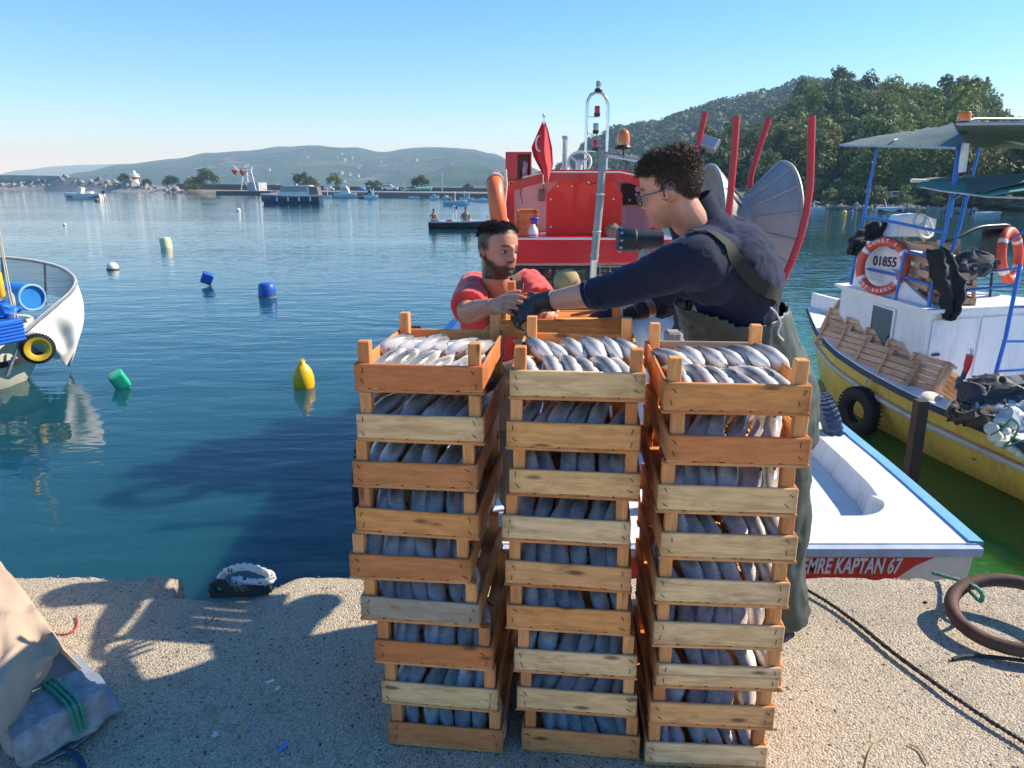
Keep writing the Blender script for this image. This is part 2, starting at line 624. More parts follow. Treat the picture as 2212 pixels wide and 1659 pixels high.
faint_crest = [(-400, 370), (-100, 384), (0, 390), (60, 380), (130, 368), (200, 360), (270, 356), (340, 354), (400, 362), (500, 380), (640, 395)]
H4 = Hill(faint_crest, 3600, 4600, 900, drop=0, rough=.05, seed=41, z0=-2)
h4 = H4.mesh(-400, 640, 60, 14).build('distant_hill', m_h3, smooth=80)
setp(h4, 'faint low hill on the far left horizon', kind='structure')
# ================================================================ fish crates
def mat_wood(name, pal, stain=.25, knot=True, rough=.72):
    t = NT(name)
    v = t.coord('Object', (1.3, 9, 9), rnd=37)
    rn = t.rand()
    g = t.noise(v, 6.5, 6, .62, .7)
    fine = t.noise(t.coord('Object', (3, 90, 90), rnd=11), 7, 3, .6)
    base = t.ramp(rn, pal)
    dark = t.mix(.5, base, (.24, .085, .022))
    c = t.mix(t.ramp(g, [(.40, 0), (.56, .55), (.70, 1)]), base, dark)
    c = t.mix(t.math('MULTIPLY', t.ramp(fine, [(.42, 0), (.70, 1)]), .5), c, dark)
    if knot:
        kv = t.coord('Object', (5.5, 17, 17), rnd=91)
        k = t.vor(kv, 1.0)
        kk = t.ramp(k, [(.07, 1), (.17, 0)])
        c = t.mix(t.math('MULTIPLY', kk, .75), c, (.06, .025, .010))
    s = t.noise(t.coord('Object', (2.5, 6, 6), rnd=53), 3.2, 5, .65)
    c = t.mix(t.ramp(s, [(.55, 0), (.72, stain * 1.6)]), c, (.16, .075, .03))
    en = t.math('ABSOLUTE', t.add('ShaderNodeSeparateXYZ', {'Vector': t.tc.outputs['Object']}).outputs['X'])
    c = t.mix(t.math('MULTIPLY', t.ramp(t.math('ADD', en, t.math('MULTIPLY', s, .05)), [(.165, 0), (.20, 1)]), .35), c, (.20, .07, .02))
    h = t.math('ADD', t.math('MULTIPLY', g, .6), t.math('MULTIPLY', fine, .5))
    t.P(Base_Color=c, Roughness=rough, Normal=t.bump(h, .35, .002))
    t.p.inputs['Specular IOR Level'].default_value = .3
    return t.mat


PALE = [(0, (.98, .52, .20)), (.35, (.99, .59, .25)), (.6, (.95, .43, .14)), (.8, (.82, .29, .08)), (1, (.92, .39, .12))]
ORNG = [(0, (.82, .33, .11)), (.4, (.92, .42, .15)), (.75, (.66, .22, .07)), (1, (.94, .48, .19))]
GREYW = [(0, (.46, .38, .27)), (1, (.34, .28, .20))]
DRYW = [(0, (.66, .43, .28)), (.5, (.74, .51, .34)), (1, (.58, .34, .20))]
W_PALE, W_ORNG, W_GREY = mat_wood('pale_pine', PALE), mat_wood('orange_pine', ORNG), mat_wood('weathered_pine', GREYW, .6)
W_RED = mat_wood('reddish_pine', [(0, (.74, .22, .07)), (1, (.82, .28, .09))], .15)
W_CREAM = mat_wood('cream_pine', [(0, (.99, .60, .27)), (1, (.99, .67, .35))], .3)
W_DRY = mat_wood('dry_poplar', DRYW, .12, knot=False)
STEEL_D = mat('dark_staple_wire', (.05, .045, .04), .5, .7)

CW, CL, CPITCH, BH = .350, .490, .1375, .068
_bm = {}


def board_mesh(key, d, mt, b=.0025):
    k = (key, mt.name)
    if k not in _bm:
        _bm[k] = MB().cbox((0, 0, 0), d, b=b).mesh(key, mt)
    return _bm[k]


def staple_mesh():
    if 'staple' not in _bm:
        b = MB()
        b.tube([(-.007, .001, -.002), (-.0065, -.0012, -.0015), (.0065, -.0012, .0015), (.007, .001, .002)], .0009, 5)
        _bm['staple'] = b.mesh('staple', STEEL_D)
    return _bm['staple']


def make_crate(name, label, group, loc, rot, front, back=None, side=None, post=None, staples=True, slat=None, rng=random.Random(1), split=False):
    t = thing(name, label, 'crate', loc, rot, group)
    side, post, back, slat = side or W_ORNG, post or W_ORNG, back or W_PALE, slat or W_PALE
    zc = .011 + BH / 2
    # local frame: x across (short side), y away from the viewer, z up; the front lies at y = 0
    for yy, mt_, nm in ((.005, front, 'front_board'), (CL - .005, back, 'back_board')):
        if split and nm == 'front_board':
            for k in (0, 1):
                o = link(nm, board_mesh('half_end', (CW - .012 * (1 - k), .010, BH / 2 - .001), mt_), t, loc=(-.004 * (1 - k), yy, zc + (.5 - k) * (-1) * BH / 2))
                for sx in ((-1, 1) if staples else ()):
                    link('staple', staple_mesh(), o, loc=(sx * (CW / 2 - .025), -.0052, 0), rot=(0, R(rng.uniform(50, 120)), 0))
            continue
        o = link(nm, board_mesh('end_board', (CW, .010, BH), mt_), t, loc=(0, yy, zc), rot=(R(rng.uniform(-1, 1)), R(rng.uniform(-.4, .4)), math.pi if nm == 'back_board' else 0))
        if staples and nm == 'front_board':
            for sx in (-1, 1):
                for sz in (-1, 1):
                    link('staple', staple_mesh(), o, loc=(sx * (CW / 2 - rng.uniform(.016, .028)), -.0052, sz * .017 + rng.uniform(-.004, .004)), rot=(0, R(rng.uniform(35, 130)), 0))
    for sx in (-1, 1):
        link('side_board', board_mesh('side_board', (CL - .021, .009, BH), side), t, loc=(sx * (CW / 2 - .0046), CL / 2, zc - .0005), rot=(R(rng.uniform(-1, 1)), 0, R(90)))
    pl = CPITCH - .0145
    for sx in (-1, 1):
        for yy in (.0265, CL - .0265):
            link('corner_post', board_mesh('corner_post', (pl, .031, .032), post, .002), t, loc=(sx * (CW / 2 - .0255), yy, .0142 + pl / 2), rot=(R(rng.choice((0, 90, 180, 270))), R(90), 0))
    for k in range(5):
        x = (k - 2) * (CW - .066) / 4
        link('bottom_slat', board_mesh('bottom_slat', (CL - .002, .063, .006), slat, .001), t, loc=(x, CL / 2, .0112), rot=(0, 0, R(90 + rng.uniform(-.3, .3))))
    for yy in (.019, CL - .019):
        link('cross_batten', board_mesh('cross_batten', (CW + .006, .036, .008), post, .001), t, loc=(0, yy, .0042), rot=(0, 0, R(rng.uniform(-.6, .6))))
    return t


# ---------------------------------------------------------------- fish
def mat_fish():
    t = NT('silver_fish_skin')
    v = t.coord('Object', (1, 1, 1))
    sep = t.add('ShaderNodeSeparateXYZ', {'Vector': v})
    z = sep.outputs['Z']
    rn = t.rand()
    wob = t.noise(t.coord('Object', (8, 20, 20), rnd=9), 2.2, 4, .6)
    lvl = t.math('ADD', z, t.math('MULTIPLY', t.math('SUBTRACT', wob, .5), .022))
    c = t.ramp(t.math('ADD', t.math('MULTIPLY', lvl, 8.5), .5), [(.15, (.98, .92, .83)), (.66, (.96, .89, .80)), (.78, (.72, .66, .58)), (.88, (.30, .29, .27)), (.99, (.10, .10, .10))])
    irid = t.noise(t.coord('Object', (6, 9, 9), rnd=21), 3.0, 3, .5)
    c = t.mix(t.math('MULTIPLY', t.ramp(irid, [(.5, 0), (.75, 1)]), .3), c, (.74, .60, .52))
    blot = t.noise(t.coord('Object', (10, 16, 16), rnd=77), 3.5, 5, .65)
    c = t.mix(t.math('MULTIPLY', t.ramp(blot, [(.54, 0), (.7, 1)]), .30), c, (.50, .49, .47))
    X = sep.outputs['X']
    bow = t.math('ADD', X, t.math('MULTIPLY', t.math('MULTIPLY', z, z), 14.0))
    gill = t.math('SUBTRACT', 1.0, t.math('MULTIPLY', t.math('ABSOLUTE', t.math('ADD', bow, .074)), 380.0), clamp=True)
    c = t.mix(t.math('MULTIPLY', gill, .45), c, (.10, .08, .075))
    headm = t.add('ShaderNodeMapRange', {0: X, 1: -.07, 2: -.115}).outputs[0]
    c = t.mix(t.math('MULTIPLY', headm, .35), c, (.30, .31, .33))
    sc = t.vor(t.coord('Object', (240, 300, 300)), 1.0)
    h = t.math('ADD', t.math('MULTIPLY', sc, .12), t.math('MULTIPLY', blot, .8))
    t.P(Base_Color=c, Metallic=.0, Roughness=t.math('ADD', t.math('MULTIPLY', blot, .3), .10), Normal=t.bump(h, .35, .003))
    t.p.inputs['Coat Weight'].default_value = .18
    t.p.inputs['Coat Roughness'].default_value = .12
    return t.mat


FISH_M = [mat_fish(), mat('fish_fin', (.10, .12, .15), .4, .2), mat('fish_eye', (.02, .02, .02), .1)]


def fish_mesh(seed):
    """bonito, nose at -x, back towards +z, about 0.30 m, arched"""
    r_ = random.Random(seed)
    L, hgt, wid = .275, .088 * r_.uniform(.92, 1.08), .056 * r_.uniform(.92, 1.1)
    arch, side = r_.uniform(.008, .034), r_.uniform(-.02, .02)
    b = MB()
    prof = [(0, .10), (.012, .30), (.05, .55), (.12, .79), (.20, .93), (.31, 1.0), (.45, 1.0), (.57, .92), (.68, .74), (.78, .52), (.87, .31), (.94, .16), (1.0, .10)]
    n = 18
    rings = []

    def mid(t):
        return Vector((-L / 2 + L * t, side * math.sin(t * 3.1), arch * (1 - (2 * t - 1) ** 2) - arch * .5))
    for t, k in prof:
        c = mid(t)
        ring = []
        for j in range(n):
            a = 2 * math.pi * j / n
            y = math.cos(a) * wid / 2 * k
            z = math.sin(a) * hgt / 2 * k
            if z < 0: z *= .95
            if .16 < t < .24: y *= 1.05                         # gill cover edge
            ring.append(c + Vector((0, y + r_.uniform(-.0006, .0006), z + r_.uniform(-.0006, .0006))))
        rings.append(ring)
    b.loft(rings)
    for i, p in enumerate(b.v):
        b.v[i] = p + noise.noise_vector(p * 26 + Vector((seed * 3.1, 0, 0))) * .0035 + noise.noise_vector(p * 70 + Vector((0, seed * 1.7, 0))) * .0012
    b.cur = 1
    tb = mid(1.0)
    for s in (-1, 1):                                            # forked tail
        b.ext([tb + Vector((-.006, -.001, s * .002)), tb + Vector((.018, -.001, s * .024)), tb + Vector((.034, -.001, s * .046)), tb + Vector((.022, -.001, s * .016)), tb + Vector((.012, -.001, 0))], (0, .002, 0))
    for s in (-1, 1):                                            # pectoral fins lie flat on the flanks
        p = mid(.26) + Vector((0, s * wid / 2 * .93, -.004))
        b.ext([p, p + Vector((.034, s * .003, -.010)), p + Vector((.012, s * .004, -.014))], (0, s * .0015, 0))
    p = mid(.38) + Vector((0, 0, hgt / 2 * .97))
    b.ext([p + Vector((0, -.0008, -.002)), p + Vector((.006, -.0008, .012)), p + Vector((.03, -.0008, .005)), p + Vector((.07, -.0008, -.002))], (0, .0016, 0))
    b.cur = 2
    for s in (-1, 1):
        b.ell(mid(.085) + Vector((0, s * wid / 2 * .49, .006)), (.0072, .003, .0072), 10, 6)
    return b.mesh('fish', FISH_M, smooth=45)


FISH = [fish_mesh(k) for k in range(14)]


def put_fish(crate, x, y, z, yaw, pitch, roll, scl, label, group, rng, cat='fish'):
    m = crate.matrix_basis @ Matrix.Translation((x, y, z)) @ Euler((R(roll), R(pitch), R(yaw)), 'XYZ').to_matrix().to_4x4()
    o = link('fish', rng.choice(FISH))
    o.matrix_basis = m @ Matrix.Diagonal((scl, scl, scl, 1))
    return setp(o, label, cat, group)


STK = {  # per stack: horizontal centre of the front boards (pixels), distance of the fronts bottom/top, materials top -> bottom
    'left': dict(dy=-7, u=[903, 906, 895, 899, 885, 906, 935, 948, 961], y=(1.79, 1.845), yaw=[1, .5, 1, -.5, 1.5, 0, .5, 0, .5],
                 f=['red', 'cream', 'orange', 'pale', 'orange', 'grey', 'red', 'cream', 'red'], nf=6),
    'middle': dict(dy=-5.5, u=[1247, 1237, 1240, 1222, 1226, 1227, 1242, 1245, 1253], y=(1.765, 1.775), yaw=[0, -1, -1, -1, -2, -1, -.5, -.5, -1],
                   f=['cream', 'pale', 'pale', 'cream', 'orange', 'pale', 'cream', 'cream', 'orange'], nf=6),
    'right': dict(dy=-2.5, u=[1592, 1595, 1571, 1574, 1560, 1552, 1554, 1538, 1525], y=(1.72, 1.66), yaw=[-2, -1, -1.5, -1, -1.5, -1, -.5, -1, -.5],
                  f=['pale', 'red', 'cream', 'cream', 'cream', 'cream', 'cream', 'orange', 'cream'], nf=6),
}
WM = dict(red=W_RED, cream=W_CREAM, orange=W_ORNG, pale=W_PALE, grey=W_GREY)
WN = dict(red='reddish', cream='cream', orange='orange-brown', pale='pale yellow', grey='grey-streaked')
ORD = ['topmost', 'second', 'third', 'fourth', 'fifth', 'sixth', 'seventh', 'eighth', 'bottom']
ORF = ['leftmost', 'second from left', 'third from left', 'fourth from left', 'fifth from left', 'sixth from left']
rng = random.Random(12)
for sname, S in STK.items():
    for i in range(9):                       # i counts from the top
        k = 8 - i
        z = k * CPITCH + .004
        y = S['y'][0] + (S['y'][1] - S['y'][0]) * k / 8 + rng.uniform(-.006, .006)
        depth = y * math.cos(PITCH) + (CAM.z - z - .04) * math.sin(PITCH)
        x = (S['u'][i] - 1106) / FPX * depth
        where = ('topmost wooden crate of the %s stack' % sname) if i == 0 else ('bottom wooden crate of the %s stack' % sname) if i == 8 else ('%s wooden crate from the top of the %s stack' % (ORD[i], sname))
        lab = where + ', ' + WN[S['f'][i]] + ' front board'
        back = W_GREY if (sname == 'right' and i == 0) else W_PALE
        crate = make_crate('fish_crate', lab, 'stacked crates of fish on the quay', (x, y, z), (0, 0, R(S['yaw'][i] + S['dy'])), WM[S['f'][i]], back,
                           side=rng.choice((W_ORNG, W_PALE, W_ORNG)), rng=rng, split=(sname == 'right' and i == 6))
        cl = 'silver fish in %s row of the ' + (('topmost crate of the %s stack' % sname) if i == 0 else ('bottom crate of the %s stack' % sname) if i == 8 else ('%s crate down the %s stack' % (ORD[i], sname)))
        lean = {0: 27, 1: -24}.get(i, rng.choice((-14, -8, 6, 12, 18))) * (1 if sname != 'left' or i else -1)
        if sname == 'left' and i == 0: lean = -22
        for row in ('front', 'back'):
            nf = 6 if (row == 'front' or i == 0) else 5
            if row == 'back' and i > 3: nf = 0 if sname != 'right' else 4
            for f in range(nf):
                xx = (f - (nf - 1) / 2) * (.292 / 6 * 1.04) + rng.uniform(-.003, .003)
                if row == 'front':
                    yy, zz, pit = .140 + rng.uniform(-.006, .006), .056 + rng.uniform(-.004, .005), 10 + rng.uniform(-4, 5)
                    if i == 0: zz, pit, yy = .047 + rng.uniform(-.003, .004), 8 + rng.uniform(-3, 3), .130 + rng.uniform(-.006, .006)
                else:
                    yy, zz, pit = .335 + rng.uniform(-.008, .008), .062 + rng.uniform(-.004, .006), -6 + rng.uniform(-4, 4)
                    if i == 0: zz, pit = .055 + rng.uniform(-.004, .004), 14
                # nose (-x of the mesh) towards the viewer: yaw 90
                put_fish(crate, xx, yy, zz, 90 + lean * .75 + rng.uniform(-5, 5), -pit if row == 'front' else pit * .6, rng.uniform(-12, 12) + (1 if lean < 0 else -1) * (40 if i == 0 else 26),
                         rng.uniform(.76, .94), ORF[f] + ' ' + cl % row, 'fish packed in the stacked crates', rng)
# ================================================================ the red and white fishing boat at the quay
WHITE = mat('white_gelcoat', (.80, .80, .79), .35, var=.05, scale=3, coat=.2, dirt=.25, bump=.05, bscale=9, bdist=.01)
WHITE_IN = mat('white_deck_paint', (.74, .75, .76), .5, var=.07, scale=4, dirt=.45, bump=.15, bscale=40)
LBLUE = mat('light_blue_paint', (.17, .42, .78), .4, var=.10, scale=5, dirt=.25, wear=((.70, .72, .70), .69), wscale=7)
RED = mat('red_paint', (.62, .012, .018), .36, var=.10, scale=3, coat=.2, dirt=.35, wear=((.34, .03, .03), .63), wscale=5)
REDV = mat('bright_red_panel', (.74, .016, .008), .34, var=.06, scale=2, coat=.25, dirt=.2)
REDP = mat('red_pipe_paint', (.52, .02, .03), .4, var=.12, scale=9, wear=((.32, .27, .23), .70), wscale=10)
CHROME = mat('stainless_steel', (.62, .62, .61), .22, 1.0, var=.08)
ALU = mat('dull_aluminium', (.33, .33, .325), .55, .25, var=.12, scale=6, bump=.1, bscale=25, dirt=.35)
BLACK = mat('black_plastic', (.015, .015, .016), .4, var=.2)
RUBBER = mat('tyre_rubber', (.016, .016, .018), .75, var=.3, scale=20, bump=.3, bscale=80)
NAVYP = mat('dark_blue_paint', (.02, .045, .10), .4)
ORANGE = mat('orange_plastic', (.85, .16, .045), .45, var=.08, dirt=.15)
GLASSY = mat('clear_plastic', (.75, .78, .80), .15, trans=.75, var=.02)
REDLENS = mat('red_lens', (.75, .02, .02), .15, trans=.25, coat=.4)
AMBER = mat('amber_lens', (.90, .22, .01), .18, trans=.25, coat=.5)
CREAMW = mat('offwhite_plastic', (.70, .69, .64), .45, var=.05)
ROPEW = mat('white_rope', (.62, .60, .55), .8, var=.12, scale=30, bump=.5, bscale=150)


def mat_glass():
    t = NT('dark_window_glass')
    t.P(Base_Color=(.018, .024, .028, 1), Roughness=.04, IOR=1.5)
    n = t.noise(t.coord('Object'), 2.5, 2)
    t.P(Normal=t.bump(n, .08, .02))
    t.p.inputs['Specular IOR Level'].default_value = 1.0
    t.p.inputs['Coat Weight'].default_value = .6
    return t.mat


GLASS = mat_glass()


def tab(T, y):
    if y <= T[0][0]: return T[0][1]
    for (a, va), (b, vb) in zip(T, T[1:]):
        if y <= b: return va + (vb - va) * (y - a) / (b - a)
    return T[-1][1]


def text_mesh(body, size, depth, m, mats, shear=0.0, name='lettering', bold=0.0, xs=1.0):
    cu = bpy.data.curves.new('txt', 'FONT')
    cu.body = body
    cu.size = size
    cu.extrude = depth
    cu.shear = shear
    cu.offset = bold
    cu.align_x = 'CENTER'
    cu.align_y = 'CENTER'
    cu.resolution_u = 3
    ob = bpy.data.objects.new('txt', cu)
    COL.objects.link(ob)
    dg = bpy.context.evaluated_depsgraph_get()
    me = bpy.data.meshes.new_from_object(ob.evaluated_get(dg))
    bpy.data.objects.remove(ob)
    me.transform(Matrix.Diagonal((xs, 1, 1, 1)))
    me.transform(m)
    me.name = name
    me.materials.clear()
    me.materials.append(mats)
    return me


def tyre(name, c, m, R0=.23, r0=.075, label=None, cat=None, group=None, parent=None, rim=None, rubber=None):
    """tyre with tread blocks; axis = local z"""
    b = MB()
    n = 36
    prof = [(R0 - r0 * .95, -r0 * .55), (R0 - r0 * .5, -r0 * .9), (R0 + r0 * .35, -r0 * .95), (R0 + r0 * .85, -r0 * .7), (R0 + r0, -r0 * .3), (R0 + r0, r0 * .3), (R0 + r0 * .85, r0 * .7), (R0 + r0 * .35, r0 * .95), (R0 - r0 * .5, r0 * .9), (R0 - r0 * .95, r0 * .55), (R0 - r0 * .7, 0)]
    rings = []
    for i in range(n):
        a = 2 * math.pi * i / n
        rings.append([Vector(c) + m @ Vector((r_ * math.cos(a), r_ * math.sin(a), z)) for r_, z in prof])
    rings.append(rings[0])
    b.loft(rings, cap=False)
    for i in range(n):
        a = 2 * math.pi * (i + .5) / n
        for s in (-1, 1):
            rr = rotm(0, 0, math.degrees(a))
            b.box(Vector(c) + m @ (rr @ Vector((R0 + r0 * .98, 0, s * r0 * .45))), (r0 * .3, R0 * .11, r0 * .62), m @ rr @ rotm(s * 20, 0, 0))
    o = b.build(name, rubber or RUBBER, parent, smooth=35)
    if label: setp(o, label, cat, group)
    if rim:
        k = MB()
        k.lathe([(R0 - r0 * .98, -r0 * .60), (R0 - r0 * .3, -r0 * 1.0), (R0 - r0 * .25, -r0 * .93), (R0 - r0 * .9, -r0 * .5)], 32, m, c)
        rings = []
        k = MB()
        pr = [(R0 - r0 * .97, -r0 * .62), (R0 - r0 * .45, -r0 * .99), (R0 + r0 * .3, -r0 * 1.03), (R0 + r0 * .3, -r0 * .97), (R0 - r0 * .45, -r0 * .9), (R0 - r0 * .97, -r0 * .5)]
        for i in range(n + 1):
            a = 2 * math.pi * i / n
            rings.append([Vector(c) + m @ Vector((r_ * math.cos(a), r_ * math.sin(a), z)) for r_, z in pr])
        k.loft(rings, cap=False)
        k.build('painted_sidewall', rim, o, smooth=40)
    return o


def smooth_path_(P, k=4):
    out = []
    for i in range(len(P) - 1):
        for j in range(k): out.append(P[i].lerp(P[i + 1], j / k))
    out.append(P[-1])
    for _ in range(2): out = [out[0]] + [(out[i - 1] + out[i] * 2 + out[i + 1]) / 4 for i in range(1, len(out) - 1)] + [out[-1]]
    return out


XC = .78
BEAM = [(3.18, 1.50), (4.2, 1.60), (5.5, 1.68), (7, 1.66), (8.5, 1.5), (10, 1.12), (11.3, .6), (12.1, .12), (12.3, .02)]
SHEER = [(3.18, -.055), (5, -.09), (7, -.07), (9, .06), (11, .25), (12.3, .42)]
EB = thing('fishing_boat', 'red and white fishing boat moored stern-on to the quay', 'boat', (XC, 6.5, WATER))
sy_ = [3.18 + (12.3 - 3.18) * i / 24 for i in range(25)]
hull = MB()
rings = []
for y in sy_:
    b, g = tab(BEAM, y), tab(SHEER, y)
    half = [(b, g - .03), (b * .995, g - .14), (b * .965, g - .45), (b * .86, -1.25), (b * .5, -1.55), (.0, -1.62)]
    rings.append([Vector((XC - x, y, z)) for x, z in half] + [Vector((XC + x, y, z)) for x, z in reversed(half[:-1])])
hull.loft(rings, cap=False, closed=False)
hull.put(rings[0], [tuple(range(len(rings[0])))])
hull.build('hull', WHITE, EB, smooth=35)

# gunwale rim, inner bulwark and deck from one pair of outlines
outer, inner = [], []
for y in reversed(sy_):
    outer.append((XC - tab(BEAM, y), y)); inner.append((XC - max(.01, tab(BEAM, y) - .24), max(y, 3.75)))
cr = .26
for k in range(1, 7):
    a = math.pi + (math.pi / 2) * k / 7
    outer.append((XC - 1.50 + .002 * k, 3.18)); inner.append((XC - 1.30 + cr + cr * math.cos(a), 3.48 + cr + cr * math.sin(a)))
for k in range(1, 10):
    f = -1 + 2 * k / 10
    outer.append((XC + 1.48 * f, 3.18)); inner.append((XC + (1.30 - cr) * f, 3.48))
for k in range(1, 7):
    a = -math.pi / 2 + (math.pi / 2) * k / 7
    outer.append((XC + 1.486 + .002 * k, 3.18)); inner.append((XC + 1.30 - cr + cr * math.cos(a), 3.48 + cr + cr * math.sin(a)))
for y in sy_:
    outer.append((XC + tab(BEAM, y), y)); inner.append((XC + max(.01, tab(BEAM, y) - .24), max(y, 3.75)))
inner[24] = (inner[23][0] + .02, 3.76)
gz = lambda y: tab(SHEER, y)
DECK = -.22
rim = MB()
rim.loft([[Vector((x, y, gz(y) - .05)) for x, y in outer], [Vector((x, y, gz(y))) for x, y in outer], [Vector((x, y, gz(y) + .004)) for x, y in inner], [Vector((x, y, gz(y) - .03)) for x, y in inner]], cap=False, closed=False)
rim.build('gunwale', WHITE, EB, smooth=30)
bw = MB()
ins = [(x + (XC - x) * .03, y + .015 * (1 if y < 4 else 0)) for x, y in inner]
bw.loft([[Vector((x, y, gz(y) - .02)) for x, y in inner], [Vector((x, y, DECK)) for x, y in ins]], cap=False, closed=False)
bw.build('bulwark', WHITE_IN, EB, smooth=40)
dk = MB()
dk.put([Vector((x, y, DECK + .004)) for x, y in ins], [tuple(range(len(ins)))])
dk.build('deck', WHITE_IN, EB)
cap = MB()
for s in (-1, 1):
    rows = [[], [], [], []]
    for y in sy_:
        b = tab(BEAM, y)
        for j, (o_, dz) in enumerate(((.035, -.045), (.035, .008), (-.035, .012), (-.035, -.02))):
            rows[j].append(Vector((XC + s * max(.012, b + o_), y, gz(y) + dz)))
    cap.loft(rows, cap=False, closed=False)
cap.build('gunwale_stripe', LBLUE, EB, smooth=30)
tr = MB()
tr.box((XC, 3.160, -.085), (3.02, .05, .045))
tr.build('transom_rail', mat('grey_blue_rail', (.42, .50, .60), .45, dirt=.3), EB)
nb = MB()
x0, x1 = XC - 1.1, XC + 1.33
nb.ext([Vector((x0, 3.176, -.109)), Vector((x1, 3.176, -.109)), Vector((x1 - .12, 3.176, -.17)), Vector((x1 - .24, 3.176, -.27)), Vector((x0 + .1, 3.176, -.27))], (0, -.012, 0))
band = nb.build('name_band', RED, EB)
band['label'] = 'dark red name band across the stern'
tm = text_mesh('EMRE KAPTAN 67', .118, .003, Matrix.Translation((1.665, 3.160, -.172)) @ Matrix.Rotation(R(90), 4, 'X'), mat('white_lettering', (.70, .74, .80), .5), shear=.22, bold=.0028, xs=.53)
tmo = link('lettering', tm, band)
sc = MB()
sc.ell((XC + 1.205, 3.66, -.235), (.05, .055, .05), 12, 8)
sc.build('scupper_hole', mat('rusty_hole', (.05, .04, .032), .8, var=.5, col2=(.22, .17, .10)), EB, smooth=60)

# ---- deckhouse and steering position
CX = at(1260, 440, 7.6).x
HWD = .83
ch = MB()
z_w0, z_w1 = at(1260, 566, 7.6).z, at(1260, 512, 7.55).z
ch.box((CX, 8.35, (DECK + z_w0) / 2), (2 * HWD, 1.5, z_w0 - DECK))
house = ch.build('deckhouse', WHITE, EB)
rb = MB()
rb.cbox((CX + .02, 8.27, (z_w0 + z_w1) / 2 + .003), (2 * HWD + .14, 1.72, z_w1 - z_w0), b=.02)
rb.build('red_ledge', RED, EB, smooth=30)
# aft windows with frame and panes
def window(u0, v0, u1, v1, Y, nm, parent, mull=None):
    a, c = at(u0, v0, Y), at(u1, v1, Y)
    fr = MB()
    w = .035
    zt, zb = a.z, c.z
    fr.cbox(((a.x + c.x) / 2, Y - .012, zt - w / 2), (c.x - a.x, .05, w), b=.006)
    fr.cbox(((a.x + c.x) / 2, Y - .012, zb + w / 2), (c.x - a.x, .05, w), b=.006)
    xs_ = [a.x + w / 2, c.x - w / 2] + ([at(mull, v0, Y).x] if mull else [])
    for x in xs_: fr.cbox((x, Y - .012, (zt + zb) / 2), (w, .046, zt - zb - 2 * w), b=.006)
    fo = fr.build(nm, BLACK, parent, smooth=30)
    edges = sorted(xs_)
    for p, q_ in zip(edges, edges[1:]):
        g = MB()
        g.box(((p + q_) / 2, Y - .006, (zt + zb) / 2), (q_ - p - w, .012, zt - zb - 2 * w))
        g.build('pane', GLASS, fo)
    return fo
window(1106, 574, 1284, 668, 7.6, 'window', EB, mull=1196)
window(1290, 574, 1420, 668, 7.6, 'window', EB)
gd = MB()
for k in range(6):
    p = at(1296 + k * 22, 566, 7.5); gd.tube([p, at(1296 + k * 22, 620, 7.5)], .006, 6)
for k in range(3):
    gd.tube([at(1290, 576 + 18 * k, 7.5), at(1412, 576 + 18 * k, 7.5)], .006, 6)
gd.build('window_guard', CHROME, EB)

# steering position: white surround, red posts and beam, red panel
zc0, zc1 = at(1260, 392, 7.6).z, at(1260, 367, 7.55).z
fb = MB()
bwz0, bwz1 = z_w1 + .003, zc0
fb.box((CX, 8.55, (bwz0 + bwz1) / 2), (2 * HWD - .04, .05, bwz1 - bwz0))
fb.box((CX - HWD + .05, 8.1, (bwz0 + bwz1) / 2), (.04, .84, bwz1 - bwz0))
fb.box((CX + HWD - .05, 8.1, (bwz0 + bwz1) / 2), (.04, .84, bwz1 - bwz0))
fb.build('steering_shelter', WHITE, EB)
be = MB()
xl, xr = at(1092, 440, 7.55).x, CX + (CX - at(1092, 440, 7.55).x)
yf = 7.50
pl_ = [(xl, z_w1 + .003), (xl, zc1 - .16), (xl + .38, zc1), (xr - .38, zc1), (xr, zc1 - .16), (xr, z_w1 + .003), (xr - .09, z_w1 + .003), (xr - .09, zc1 - .2), (xr - .40, zc1 - .115), (xl + .40, zc1 - .115), (xl + .09, zc1 - .2), (xl + .09, z_w1 + .003)]
for i0, i1 in ((0, 1), ):
    pass
quads = [(0, 1, 10, 11), (1, 2, 9, 10), (2, 3, 8, 9), (3, 4, 7, 8), (4, 5, 6, 7)]
for qd in quads:
    be.ext([Vector((pl_[k][0], yf, pl_[k][1])) for k in qd], (0, .10, 0))
be.build('red_frame', RED, EB)
pn = MB()
pa, pb_ = at(1181, 392, 7.75), at(1341, 516, 7.75)
w_, h_ = pb_.x - pa.x, pa.z - pb_.z
pn.ext([Vector((pa.x, 7.75, z_w1 + .004)), Vector((pb_.x, 7.75, z_w1 + .004)), Vector((pb_.x, 7.75, pa.z - .13)), Vector((pb_.x - .11, 7.75, pa.z)), Vector((pa.x + .11, 7.75, pa.z)), Vector((pa.x, 7.75, pa.z - .13))], (0, .10, 0))
pno = pn.build('red_panel', REDV, EB)
pno['label'] = 'bright red panel with cut upper corners'
hb = MB()
p = at(1330, 500, 7.7); hb.box((CX, 7.82, z_w1 + .012), (w_ + .06, .13, .02))
hb.build('panel_sill', WHITE, EB)
ip = MB()
a, c = at(1343, 397, 8.45), at(1394, 442, 8.45)
ip.cbox(((a.x + c.x) / 2, 8.48, (a.z + c.z) / 2), (c.x - a.x, .07, a.z - c.z), b=.01)
ipo = ip.build('instrument_panel', BLACK, EB, smooth=30)
for (u, v, r_) in ((1378, 408, .035), (1375, 421, .018), (1360, 432, .014)):
    g = MB(); pt = at(u, v, 8.44); g.lathe([(r_, 0), (r_ * .85, .012), (.002, .013)], 14, rotm(90, 0, 0), pt)
    g.build('gauge', CREAMW, ipo, smooth=30)
sx_ = MB()
